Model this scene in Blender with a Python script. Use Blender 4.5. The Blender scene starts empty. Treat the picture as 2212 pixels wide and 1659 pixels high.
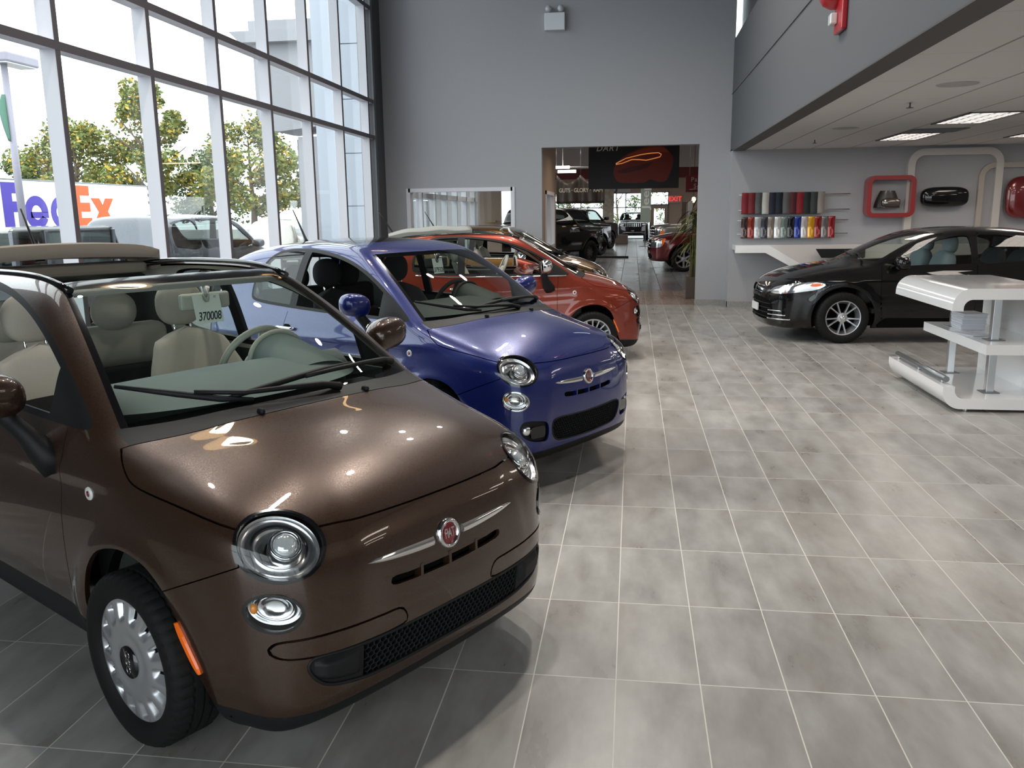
import bpy, bmesh, math, random
import numpy as np
from mathutils import Vector, Matrix
C = bpy.context.scene.collection
SC = bpy.context.scene
random.seed(7)
PI = math.pi

# ---------------------------------------------------------------- camera
def look_matrix(yaw, pitch, roll, loc):
    f = Vector((-math.sin(yaw)*math.cos(pitch), math.cos(yaw)*math.cos(pitch), -math.sin(pitch)))
    r = Vector((math.cos(yaw), math.sin(yaw), 0)); u = r.cross(f)
    r2 = r*math.cos(roll)+u*math.sin(roll); u2 = -r*math.sin(roll)+u*math.cos(roll)
    return Matrix(((r2.x, u2.x, -f.x, loc[0]), (r2.y, u2.y, -f.y, loc[1]), (r2.z, u2.z, -f.z, loc[2]), (0, 0, 0, 1)))
cd = bpy.data.cameras.new('camera'); cam = bpy.data.objects.new('camera', cd); C.objects.link(cam)
cd.sensor_width = 36.0; cd.lens = 1827.56*36.0/2212.0; cd.clip_start = 0.05; cd.clip_end = 500
cam.matrix_world = look_matrix(.1420, .1981, -.0126, (0, 0, 1.6907))
SC.camera = cam

# ---------------------------------------------------------------- sky, exposure
SC.view_settings.view_transform = 'Standard'; SC.view_settings.look = 'None'
SC.view_settings.gamma = 1.0; SC.view_settings.use_curve_mapping = False
SC.view_settings.exposure = 0.35
try:
    SC.cycles.use_denoising = True
    SC.cycles.max_bounces = 10; SC.cycles.transparent_max_bounces = 24
    SC.cycles.sample_clamp_indirect = 6.0
    SC.cycles.blur_glossy = 0.5
    SC.cycles.caustics_reflective = False; SC.cycles.caustics_refractive = False
except Exception:
    pass
W = bpy.data.worlds.new('overcast_sky'); SC.world = W; W.use_nodes = True
nt = W.node_tree; bg = nt.nodes['Background']
geo = nt.nodes.new('ShaderNodeTexCoord'); sep = nt.nodes.new('ShaderNodeSeparateXYZ')
ramp = nt.nodes.new('ShaderNodeValToRGB')
nt.links.new(geo.outputs['Generated'], sep.inputs[0]); nt.links.new(sep.outputs['Z'], ramp.inputs[0])
ramp.color_ramp.elements[0].position = 0.0; ramp.color_ramp.elements[0].color = (.86, .93, 1.0, 1)
ramp.color_ramp.elements[1].position = 0.8; ramp.color_ramp.elements[1].color = (.93, .97, 1.0, 1)
nt.links.new(ramp.outputs[0], bg.inputs[0]); bg.inputs[1].default_value = 3.0

def area(name, loc, rot, sx, sy, power, col=(1, 1, 1), shape='RECTANGLE', spread=None):
    l = bpy.data.lights.new(name, 'AREA'); l.shape = shape; l.size = sx
    if shape in ('RECTANGLE', 'ELLIPSE'): l.size_y = sy
    l.energy = power; l.color = col
    if spread: l.spread = spread
    o = bpy.data.objects.new(name, l); C.objects.link(o); o.location = loc; o.rotation_euler = rot
    return o
def spot(name, loc, target, power, col, size_deg, blend=.5, rad=.05):
    l = bpy.data.lights.new(name, 'SPOT'); l.energy = power; l.color = col; l.spot_size = math.radians(size_deg); l.spot_blend = blend; l.shadow_soft_size = rad
    o = bpy.data.objects.new(name, l); C.objects.link(o); o.location = loc
    d = Vector(target)-Vector(loc); o.rotation_euler = d.to_track_quat('-Z', 'Y').to_euler()
    return o
#LIGHTS#
# ---------------------------------------------------------------- materials
def mat(name, col, rough=.5, metal=0., coat=0., coat_rough=.03, spec=None, emit=None, es=0., alpha=None, aniso=None, sheen=None):
    m = bpy.data.materials.new(name); m.use_nodes = True
    b = m.node_tree.nodes['Principled BSDF']
    b.inputs['Base Color'].default_value = (*col, 1); b.inputs['Roughness'].default_value = rough; b.inputs['Metallic'].default_value = metal
    b.inputs['Coat Weight'].default_value = coat; b.inputs['Coat Roughness'].default_value = coat_rough
    if spec is not None: b.inputs['Specular IOR Level'].default_value = spec
    if emit: b.inputs['Emission Color'].default_value = (*emit, 1); b.inputs['Emission Strength'].default_value = es
    if sheen: b.inputs['Sheen Weight'].default_value = sheen
    m.diffuse_color = (*col, 1)
    return m
def nodes(m): return m.node_tree.nodes, m.node_tree.links, m.node_tree.nodes['Principled BSDF']
def add_noise(m, scale=40, amt=.15, bump=0., stretch=None, detail=3):
    n, l, b = nodes(m)
    tc = n.new('ShaderNodeTexCoord'); mp = n.new('ShaderNodeMapping'); l.new(tc.outputs['Object'], mp.inputs[0])
    if stretch: mp.inputs['Scale'].default_value = stretch
    t = n.new('ShaderNodeTexNoise'); t.inputs['Scale'].default_value = scale; t.inputs['Detail'].default_value = detail; l.new(mp.outputs[0], t.inputs['Vector'])
    c = b.inputs['Base Color'].default_value[:]
    r = n.new('ShaderNodeValToRGB'); l.new(t.outputs['Fac'], r.inputs[0])
    r.color_ramp.elements[0].position = .3; r.color_ramp.elements[1].position = .7
    r.color_ramp.elements[0].color = tuple(v*(1-amt) for v in c[:3])+(1,); r.color_ramp.elements[1].color = tuple(min(1, v*(1+amt)) for v in c[:3])+(1,)
    l.new(r.outputs[0], b.inputs['Base Color'])
    if bump:
        bp = n.new('ShaderNodeBump'); bp.inputs['Strength'].default_value = bump; bp.inputs['Distance'].default_value = .002
        l.new(t.outputs['Fac'], bp.inputs['Height']); l.new(bp.outputs[0], b.inputs['Normal'])
    return m
def glass_mat(name, tint=(.9, .95, .93), refl=1.0, r0=.04):
    """clear sheet: straight transmission plus mirror reflection by Schlick's law, alike from both faces"""
    m = bpy.data.materials.new(name); m.use_nodes = True; n = m.node_tree.nodes; l = m.node_tree.links; n.clear()
    o = n.new('ShaderNodeOutputMaterial'); mx = n.new('ShaderNodeMixShader'); tr = n.new('ShaderNodeBsdfTransparent'); gl = n.new('ShaderNodeBsdfGlossy')
    g = n.new('ShaderNodeNewGeometry'); d = n.new('ShaderNodeVectorMath'); d.operation = 'DOT_PRODUCT'; l.new(g.outputs['Normal'], d.inputs[0]); l.new(g.outputs['Incoming'], d.inputs[1])
    def mt(op, a, b=None):
        q = n.new('ShaderNodeMath'); q.operation = op
        for i, v in enumerate((a, b)):
            if v is None: continue
            if isinstance(v, (int, float)): q.inputs[i].default_value = v
            else: l.new(v, q.inputs[i])
        return q.outputs[0]
    c = mt('SUBTRACT', 1.0, mt('ABSOLUTE', d.outputs['Value'])); f = mt('ADD', r0, mt('MULTIPLY', mt('POWER', c, 5.0), 1-r0))
    tr.inputs[0].default_value = (*tint, 1); gl.inputs[0].default_value = (refl, refl, refl, 1); gl.inputs['Roughness'].default_value = .0
    l.new(f, mx.inputs[0]); l.new(tr.outputs[0], mx.inputs[1]); l.new(gl.outputs[0], mx.inputs[2]); l.new(mx.outputs[0], o.inputs[0])
    return m
M = {}

# ---------------------------------------------------------------- mesh helpers
def link(name, me, m=None, parent=None, smooth=False):
    o = bpy.data.objects.new(name, me); C.objects.link(o)
    ms = m if isinstance(m, (list, tuple)) else ([m] if m else [])
    if len(me.materials) == 0:
        for k in ms: me.materials.append(k)
    else:
        for i, k in enumerate(ms):
            if i < len(o.material_slots): o.material_slots[i].link = 'OBJECT'; o.material_slots[i].material = k
    if parent: o.parent = parent
    return o
def tag(o, label=None, cat=None, group=None, kind=None):
    if label: o['label'] = label
    if cat: o['category'] = cat
    if group: o['group'] = group
    if kind: o['kind'] = kind
    return o
def thing(name, label, cat, loc=(0, 0, 0), rz=0., group=None):
    o = bpy.data.objects.new(name, None); C.objects.link(o); o.location = loc; o.rotation_euler = (0, 0, rz); o.empty_display_size = .1
    return tag(o, label, cat, group)
def struct(o): o['kind'] = 'structure'; return o

class MB:
    """collects shapes, then links them as ONE mesh object"""
    def __init__(s): s.bm = bmesh.new()
    def box(s, x0, x1, y0, y1, z0, z1, bevel=0., seg=2, mtx=None, mi=0):
        r = bmesh.ops.create_cube(s.bm, size=1.0)['verts']
        for v in r: v.co = Vector((x0+(v.co.x+.5)*(x1-x0), y0+(v.co.y+.5)*(y1-y0), z0+(v.co.z+.5)*(z1-z0)))
        fs = list({f for v in r for f in v.link_faces})
        for f in fs: f.material_index = mi
        if bevel:
            es = list({e for v in r for e in v.link_edges})
            rb = bmesh.ops.bevel(s.bm, geom=es, offset=bevel, segments=seg, profile=.5, affect='EDGES')
            r = list({v for f in rb['faces'] for v in f.verts} | {v for v in r if v.is_valid})
            if mtx is not None:
                seen = set(); st = list(r)
                while st:
                    v = st.pop()
                    if v in seen: continue
                    seen.add(v); st += [e.other_vert(v) for e in v.link_edges]
                r = list(seen)
        if mtx is not None:
            for v in r: v.co = mtx @ v.co
        return s
    def tube(s, pts, rad, n=10, caps=True, mi=0):
        pts = [Vector(p) for p in pts]; rads = rad if isinstance(rad, (list, tuple)) else [rad]*len(pts)
        rings = []; up = None
        for i, p in enumerate(pts):
            t = (pts[min(i+1, len(pts)-1)]-pts[max(i-1, 0)]).normalized()
            if up is None:
                up = Vector((0, 0, 1)) if abs(t.z) < .9 else Vector((1, 0, 0))
            a = t.cross(up).normalized(); b = a.cross(t).normalized(); up = b
            rings.append([s.bm.verts.new(p+(a*math.cos(2*PI*k/n)+b*math.sin(2*PI*k/n))*rads[i]) for k in range(n)])
        for i in range(len(rings)-1):
            for k in range(n):
                f = s.bm.faces.new((rings[i][k], rings[i][(k+1) % n], rings[i+1][(k+1) % n], rings[i+1][k])); f.smooth = True; f.material_index = mi
        if caps:
            for r in (rings[0][::-1], rings[-1]):
                f = s.bm.faces.new(r); f.material_index = mi
        return s
    def lathe(s, prof, n=32, mtx=None, mi=0, close=False, smooth=True):
        """prof: list of (radius, height) turned about local Z"""
        rings = []
        for r, h in prof:
            if r < 1e-6: v = s.bm.verts.new((0, 0, h)); rings.append([v])
            else: rings.append([s.bm.verts.new((r*math.cos(2*PI*k/n), r*math.sin(2*PI*k/n), h)) for k in range(n)])
        if close: rings.append(rings[0])
        for i in range(len(rings)-1):
            a, b = rings[i], rings[i+1]
            for k in range(n):
                q = [a[k % len(a)], a[(k+1) % len(a)], b[(k+1) % len(b)], b[k % len(b)]]
                q2 = []
                for v in q:
                    if v not in q2: q2.append(v)
                if len(q2) > 2:
                    try: f = s.bm.faces.new(q2); f.smooth = smooth; f.material_index = mi
                    except ValueError: pass
        if mtx is not None:
            for v in {v for r in rings for v in r}: v.co = mtx @ v.co
        return s
    def prism(s, poly, h0, h1, mtx=None, mi=0, smooth=False):
        """2-D outline (x, y) extruded along local Z"""
        a = [s.bm.verts.new((x, y, h0)) for x, y in poly]; b = [s.bm.verts.new((x, y, h1)) for x, y in poly]; n = len(poly)
        fs = [s.bm.faces.new(a[::-1]), s.bm.faces.new(b)]
        for k in range(n):
            f = s.bm.faces.new((a[k], a[(k+1) % n], b[(k+1) % n], b[k])); f.smooth = smooth; fs.append(f)
        for f in fs: f.material_index = mi
        if mtx is not None:
            for v in a+b: v.co = mtx @ v.co
        return s
    def grid(s, fn, nu, nv, closeu=False, mi=0, flip=False):
        g = [[s.bm.verts.new(fn(i/(nu if closeu else nu-1), j/(nv-1))) for j in range(nv)] for i in range(nu)]
        for i in range(nu if closeu else nu-1):
            for j in range(nv-1):
                q = [g[i][j], g[(i+1) % nu][j], g[(i+1) % nu][j+1], g[i][j+1]]
                if flip: q = q[::-1]
                f = s.bm.faces.new(q); f.smooth = True; f.material_index = mi
        return g
    def ball(s, c, rx, ry, rz, n=24, m=14, e=1.0, mtx=None, mi=0):
        """superellipsoid; e<1 is boxier"""
        def pw(v): return math.copysign(abs(v)**e, v)
        vs = []
        rows = []
        for j in range(m+1):
            ph = -PI/2+PI*j/m
            if j in (0, m): rows.append([s.bm.verts.new((0, 0, pw(math.sin(ph))*rz))])
            else: rows.append([s.bm.verts.new((pw(math.cos(ph))*pw(math.cos(2*PI*k/n))*rx, pw(math.cos(ph))*pw(math.sin(2*PI*k/n))*ry, pw(math.sin(ph))*rz)) for k in range(n)])
        for j in range(m):
            a, b = rows[j], rows[j+1]
            for k in range(n):
                q = []
                for v in (a[k % len(a)], a[(k+1) % n % len(a)], b[(k+1) % n % len(b)], b[k % len(b)]):
                    if v not in q: q.append(v)
                if len(q) > 2: f = s.bm.faces.new(q); f.smooth = True; f.material_index = mi
        T = Matrix.Translation(c) @ (mtx if mtx is not None else Matrix())
        for r in rows:
            for v in r: v.co = T @ v.co
        return s
    def xf(s, mtx):
        for v in s.bm.verts: v.co = mtx @ v.co
        return s
    def mesh(s, name):
        me = bpy.data.meshes.new(name); bmesh.ops.recalc_face_normals(s.bm, faces=s.bm.faces[:]); s.bm.to_mesh(me); s.bm.free(); return me
    def obj(s, name, m=None, parent=None, auto=None):
        me = s.mesh(name)
        if auto is not None: sharp(me, auto)
        return link(name, me, m, parent)
def sharp(me, deg=35):
    """smooth shading with hard edges above the angle"""
    me.polygons.foreach_set('use_smooth', [True]*len(me.polygons))
    try: me.set_sharp_from_angle(angle=math.radians(deg))
    except Exception: pass
def rot(ax, a): return Matrix.Rotation(a, 4, ax)
def tr(*v): return Matrix.Translation(Vector(v))
def lerp(a, b, t): return a+(b-a)*t
def rrect(w, h, r, n=6, cx=0, cy=0):
    out = []
    for sx, sy, a0 in ((1, 1, 0), (-1, 1, 90), (-1, -1, 180), (1, -1, 270)):
        for k in range(n+1):
            a = math.radians(a0+90*k/n); out.append((cx+sx*(w/2-r)+r*math.cos(a), cy+sy*(h/2-r)+r*math.sin(a)))
    return out
def text_mesh(s, size, depth=.002, bold=0., font=None, align='CENTER', spacing=1.0, shear=0.):
    cu = bpy.data.curves.new('lettering', 'FONT'); cu.body = s; cu.size = size; cu.extrude = depth; cu.align_x = align; cu.align_y = 'CENTER'; cu.offset = bold; cu.space_character = spacing; cu.shear = shear
    o = bpy.data.objects.new('lettering', cu); C.objects.link(o)
    dg = bpy.context.evaluated_depsgraph_get(); me = bpy.data.meshes.new_from_object(o.evaluated_get(dg))
    bpy.data.objects.remove(o); bpy.data.curves.remove(cu); me.materials.clear()
    return me
def frame_matrix(o, xdir, ydir):
    x = Vector(xdir).normalized(); y = Vector(ydir); y = (y-x*y.dot(x)).normalized(); z = x.cross(y)
    return Matrix(((x.x, y.x, z.x, o[0]), (x.y, y.y, z.y, o[1]), (x.z, y.z, z.z, o[2]), (0, 0, 0, 1)))
# ---------------------------------------------------------------- bodies from blended silhouettes
def spline1(xs, ys):
    """natural cubic spline as a vectorised function (clamped ends)"""
    x = np.array(xs, float); y = np.array(ys, float); n = len(x); h = np.diff(x)
    A = np.zeros((n, n)); b = np.zeros(n); A[0, 0] = A[-1, -1] = 1
    for i in range(1, n-1):
        A[i, i-1] = h[i-1]; A[i, i] = 2*(h[i-1]+h[i]); A[i, i+1] = h[i]; b[i] = 6*((y[i+1]-y[i])/h[i]-(y[i]-y[i-1])/h[i-1])
    m = np.linalg.solve(A, b)
    def f(t):
        t = np.clip(t, x[0], x[-1]); i = np.clip(np.searchsorted(x, t)-1, 0, n-2); u = t-x[i]; hh = h[i]
        return y[i]+u*((y[i+1]-y[i])/hh-hh*(2*m[i]+m[i+1])/6)+u*u*m[i]/2+u**3*(m[i+1]-m[i])/(6*hh)
    return f
def catmull(pts, n=10, closed=True):
    """dense closed polyline; a point given as (x, y, 1) stays a corner"""
    P = [np.array(p[:2], float) for p in pts]; cr = [len(p) > 2 and p[2] for p in pts]; N = len(P); out = []
    for i in range(N if closed else N-1):
        p1, p2 = P[i], P[(i+1) % N]
        p0 = P[i-1] if (closed or i > 0) else p1; p3 = P[(i+2) % N] if (closed or i < N-2) else p2
        d = np.linalg.norm(p2-p1)
        m1 = (p2-p0)/(np.linalg.norm(p1-p0)+d+1e-9)*d; m2 = (p3-p1)/(np.linalg.norm(p3-p2)+d+1e-9)*d
        if cr[i]: m1 = p2-p1
        if cr[(i+1) % N]: m2 = p2-p1
        for k in range(n):
            t = k/n; out.append((2*t**3-3*t*t+1)*p1+(t**3-2*t*t+t)*m1+(-2*t**3+3*t*t)*p2+(t**3-t*t)*m2)
    if not closed: out.append(P[-1])
    return np.array(out)
def sdf_poly(P, X, Y):
    """signed distance (inside negative) of points to a closed polyline"""
    sh = X.shape; X = X.ravel(); Y = Y.ravel(); best = np.full(X.shape, 1e9); ins = np.zeros(X.shape, bool); n = len(P)
    for i in range(n):
        a = P[i]; b = P[(i+1) % n]; ex, ey = b-a; wx = X-a[0]; wy = Y-a[1]; L = ex*ex+ey*ey+1e-18
        t = np.clip((wx*ex+wy*ey)/L, 0, 1); dx = wx-t*ex; dy = wy-t*ey; np.minimum(best, dx*dx+dy*dy, out=best)
        c1 = (a[1] <= Y) & (b[1] > Y); c2 = (a[1] > Y) & (b[1] <= Y); cr = ex*wy-ey*wx
        ins ^= (c1 & (cr > 0)) | (c2 & (cr < 0))
    d = np.sqrt(best); d[ins] *= -1
    return d.reshape(sh)
class G2:
    """smooth (cubic B-spline) look-up of a closed outline's signed distance"""
    def __init__(s, P, h=.012, pad=.25, blur=2):
        lo = P.min(0)-pad; hi = P.max(0)+pad; n = np.ceil((hi-lo)/h).astype(int)+1
        X, Y = np.meshgrid(lo[0]+h*np.arange(n[0]), lo[1]+h*np.arange(n[1]), indexing='ij')
        g = sdf_poly(P, X, Y)
        for _ in range(blur):
            q = np.pad(g, 1, mode='reflect', reflect_type='odd'); g = (q[:-2]+2*q[1:-1]+q[2:])[:, 1:-1]/4
            q = np.pad(g, 1, mode='reflect', reflect_type='odd'); g = (q[:, :-2]+2*q[:, 1:-1]+q[:, 2:])[1:-1]/4
        s.g, s.lo, s.h, s.n = g, lo, h, n
    def __call__(s, x, y):
        u = np.clip((x-s.lo[0])/s.h, 1, s.n[0]-3.001); v = np.clip((y-s.lo[1])/s.h, 1, s.n[1]-3.001)
        i = u.astype(int); j = v.astype(int); a = u-i; b = v-j
        def w(t): return ((1-t)**3/6, (3*t**3-6*t*t+4)/6, (-3*t**3+3*t*t+3*t+1)/6, t**3/6)
        wa, wb = w(a), w(b); r = 0
        for p in range(4):
            q = 0
            for k in range(4): q = q+wb[k]*s.g[i+p-1, j+k-1]
            r = r+wa[p]*q
        return r
def smax(a, b, k):
    h = np.maximum(k-np.abs(a-b), 0)/k
    return np.maximum(a, b)+h**3*k/6
def smin(a, b, k): return -smax(-a, -b, k)
def sig(t): return 1/(1+np.exp(-np.clip(t, -30, 30)))
def surface_net(F, lo, hi, h):
    n = [int(math.ceil((hi[i]-lo[i])/h))+1 for i in range(3)]
    ax = [lo[i]+h*np.arange(n[i]) for i in range(3)]
    D = np.empty(n, np.float32)
    for i in range(n[0]):
        Y, Z = np.meshgrid(ax[1], ax[2], indexing='ij'); D[i] = F(np.full(Y.shape, ax[0][i]), Y, Z)
    s = D < 0
    acc = np.zeros((n[0]-1, n[1]-1, n[2]-1, 3), np.float32); cnt = np.zeros(acc.shape[:3], np.float32)
    cs = (slice(0, -1), slice(1, None))
    for axis in range(3):
        o = [a for a in range(3) if a != axis]
        for p in (0, 1):
            for q in (0, 1):
                s0 = [None]*3; s1 = [None]*3
                s0[axis], s1[axis] = cs[0], cs[1]; s0[o[0]] = s1[o[0]] = cs[p]; s0[o[1]] = s1[o[1]] = cs[q]
                a, b = D[tuple(s0)], D[tuple(s1)]; cr = (a < 0) != (b < 0); t = np.where(cr, a/np.where(cr, a-b, 1), 0)
                cnt += cr
                acc[..., axis] += t*cr
                if p: acc[..., o[0]] += cr
                if q: acc[..., o[1]] += cr
    act = cnt > 0; idx = -np.ones(act.shape, int); idx[act] = np.arange(act.sum())
    ijk = np.argwhere(act); V = np.array(lo)+h*(ijk+acc[act]/cnt[act][:, None])
    quads = []
    for axis in range(3):
        o = [(axis+1) % 3, (axis+2) % 3]
        a = [slice(None)]*3; a[axis] = slice(0, -1); b = [slice(None)]*3; b[axis] = slice(1, None)
        ch = s[tuple(a)] != s[tuple(b)]; e = np.argwhere(ch)
        ok = np.ones(len(e), bool)
        for k in o: ok &= (e[:, k] > 0) & (e[:, k] < n[k]-1)
        e = e[ok]; ins = s[tuple(a)][tuple(e.T)]
        def cell(d0, d1):
            c = e.copy(); c[:, o[0]] += d0; c[:, o[1]] += d1; return idx[tuple(c.T)]
        q = np.stack([cell(-1, -1), cell(0, -1), cell(0, 0), cell(-1, 0)], 1)
        q[~ins] = q[~ins][:, ::-1]; quads.append(q)
    Q = np.concatenate(quads)
    return V, Q
def gradient(F, V, e=1e-3):
    g = np.empty_like(V)
    for i in range(3):
        d = np.zeros(3); d[i] = e; a = V+d; b = V-d
        g[:, i] = (F(a[:, 0], a[:, 1], a[:, 2])-F(b[:, 0], b[:, 1], b[:, 2]))/(2*e)
    return g
def project(F, V, it=4, maxstep=.01):
    for _ in range(it):
        g = gradient(F, V); f = F(V[:, 0], V[:, 1], V[:, 2]); st = (f/(np.sum(g*g, 1)+1e-9))[:, None]*g
        L = np.linalg.norm(st, axis=1, keepdims=True); V = V-st*np.minimum(1, maxstep/(L+1e-12))
    return V
class Shell:
    """triangle shell of an implicit body (half, x >= 0) that can be cut along smooth lines"""
    def __init__(s, F, lo, hi, h):
        s.F = F; V, Q = surface_net(F, lo, hi, h); V = project(F, V, 4)
        a = np.linalg.norm(V[Q[:, 0]]-V[Q[:, 2]], axis=1) > np.linalg.norm(V[Q[:, 1]]-V[Q[:, 3]], axis=1)
        T = np.concatenate([Q[~a][:, [0, 1, 2]], Q[~a][:, [0, 2, 3]], Q[a][:, [0, 1, 3]], Q[a][:, [1, 2, 3]]])
        s.V, s.T = V, T
        s.cut(lambda x, y, z: x-1e-4, proj=False); s.keep(s.cent()[:, 0] > 1e-4)
        s.V[np.abs(s.V[:, 0]) < 1.5e-4, 0] = 0.0
    def cent(s): return s.V[s.T].mean(1)
    def keep(s, m):
        s.T = s.T[m]; u = np.unique(s.T); r = -np.ones(len(s.V), int); r[u] = np.arange(len(u)); s.V = s.V[u]; s.T = r[s.T]
    def cut(s, fn, proj=True):
        d = fn(s.V[:, 0], s.V[:, 1], s.V[:, 2]).astype(float); d[np.abs(d) < 1e-6] = 1e-6
        sg = d > 0; t = sg[s.T]; k = t.sum(1); mixed = (k == 1) | (k == 2)
        if not mixed.any(): return s
        T0 = s.T[~mixed]; T = s.T[mixed]; t = t[mixed]; k = k[mixed]
        lone = np.where((k == 1)[:, None], t, ~t).argmax(1); r = np.arange(len(T))
        a = T[r, lone]; b = T[r, (lone+1) % 3]; c = T[r, (lone+2) % 3]
        E = np.concatenate([np.stack([a, b], 1), np.stack([a, c], 1)]); Es = np.sort(E, 1)
        U, inv = np.unique(Es, axis=0, return_inverse=True); inv = inv.ravel()
        w = d[U[:, 0]]/(d[U[:, 0]]-d[U[:, 1]]); P = s.V[U[:, 0]]*(1-w)[:, None]+s.V[U[:, 1]]*w[:, None]
        if proj:
            x0 = P[:, 0].copy(); P = project(s.F, P, 2, .004); z = x0 < 1e-6; P[z, 0] = 0
        n0 = len(s.V); s.V = np.concatenate([s.V, P]); p = n0+inv[:len(T)]; q = n0+inv[len(T):]
        s.T = np.concatenate([T0, np.stack([a, p, q], 1), np.stack([p, b, c], 1), np.stack([p, c, q], 1)])
        ar = np.linalg.norm(np.cross(s.V[s.T[:, 1]]-s.V[s.T[:, 0]], s.V[s.T[:, 2]]-s.V[s.T[:, 0]]), axis=1); s.T = s.T[ar > 1e-12]
        return s
    def normals(s, V):
        g = gradient(s.F, V); z = V[:, 0] < 1e-6; g[z, 0] = 0
        return g/(np.linalg.norm(g, axis=1, keepdims=True)+1e-12)
def shell_mesh(name, V, N, T, flange=0., offset=0., side=1, both=False, thick=0.):
    """mesh from shell triangles; flange = depth of the return at every open edge; side -1 mirrors; both adds the mirrored half"""
    u = np.unique(T); r = -np.ones(len(V), int); r[u] = np.arange(len(u)); V = V[u].copy(); N = N[u].copy(); T = r[T]
    seam = V[:, 0] < 1e-6
    V = V+N*offset
    if flange:
        E = np.concatenate([T[:, [0, 1]], T[:, [1, 2]], T[:, [2, 0]]]); key = np.sort(E, 1)
        U, first, cnt = np.unique(key, axis=0, return_index=True, return_counts=True); B = E[first[cnt == 1]]
        B = B[~(seam[B[:, 0]] & seam[B[:, 1]])]
        bv = np.unique(B); m = -np.ones(len(V), int); m[bv] = len(V)+np.arange(len(bv)); m2 = m+len(bv)
        # the edge is doubled so that the return keeps a crisp corner
        tdir = np.zeros_like(V); np.add.at(tdir, B[:, 0], V[B[:, 1]]-V[B[:, 0]]); np.add.at(tdir, B[:, 1], V[B[:, 1]]-V[B[:, 0]])
        out = np.cross(tdir[bv], N[bv]); out /= np.linalg.norm(out, axis=1, keepdims=True)+1e-9
        V = np.concatenate([V, V[bv], V[bv]-N[bv]*flange]); N = np.concatenate([N, out, out])
        a, b = B[:, 0], B[:, 1]
        F1 = np.stack([m[b], m[a], m2[a]], 1); F2 = np.stack([m[b], m2[a], m2[b]], 1); T = np.concatenate([T, F1, F2])
        seam = V[:, 0] < 1e-6
    if both:
        n = len(V); r = np.arange(n)+n; r[seam] = np.arange(n)[seam]
        V2 = V*[-1, 1, 1]; N2 = N*[-1, 1, 1]; T2 = r[T][:, ::-1]
        V = np.concatenate([V, V2]); N = np.concatenate([N, N2]); T = np.concatenate([T, T2])
    elif side < 0:
        V = V*[-1, 1, 1]; N = N*[-1, 1, 1]; T = T[:, ::-1]
    u = np.unique(T); r = -np.ones(len(V), int); r[u] = np.arange(len(u)); V = V[u]; N = N[u]; T = r[T]
    me = bpy.data.meshes.new(name); me.vertices.add(len(V)); me.vertices.foreach_set('co', V.astype(np.float32).ravel())
    me.loops.add(len(T)*3); me.loops.foreach_set('vertex_index', T.astype(np.int32).ravel())
    me.polygons.add(len(T)); me.polygons.foreach_set('loop_start', (np.arange(len(T))*3).astype(np.int32)); me.polygons.foreach_set('loop_total', np.full(len(T), 3, np.int32))
    me.polygons.foreach_set('use_smooth', np.ones(len(T), bool)); me.update(calc_edges=True); me.validate()
    if len(me.vertices) == len(N):
        nn = N/(np.linalg.norm(N, axis=1, keepdims=True)+1e-12); me.normals_split_custom_set_from_vertices(nn.tolist())
    return me
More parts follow.
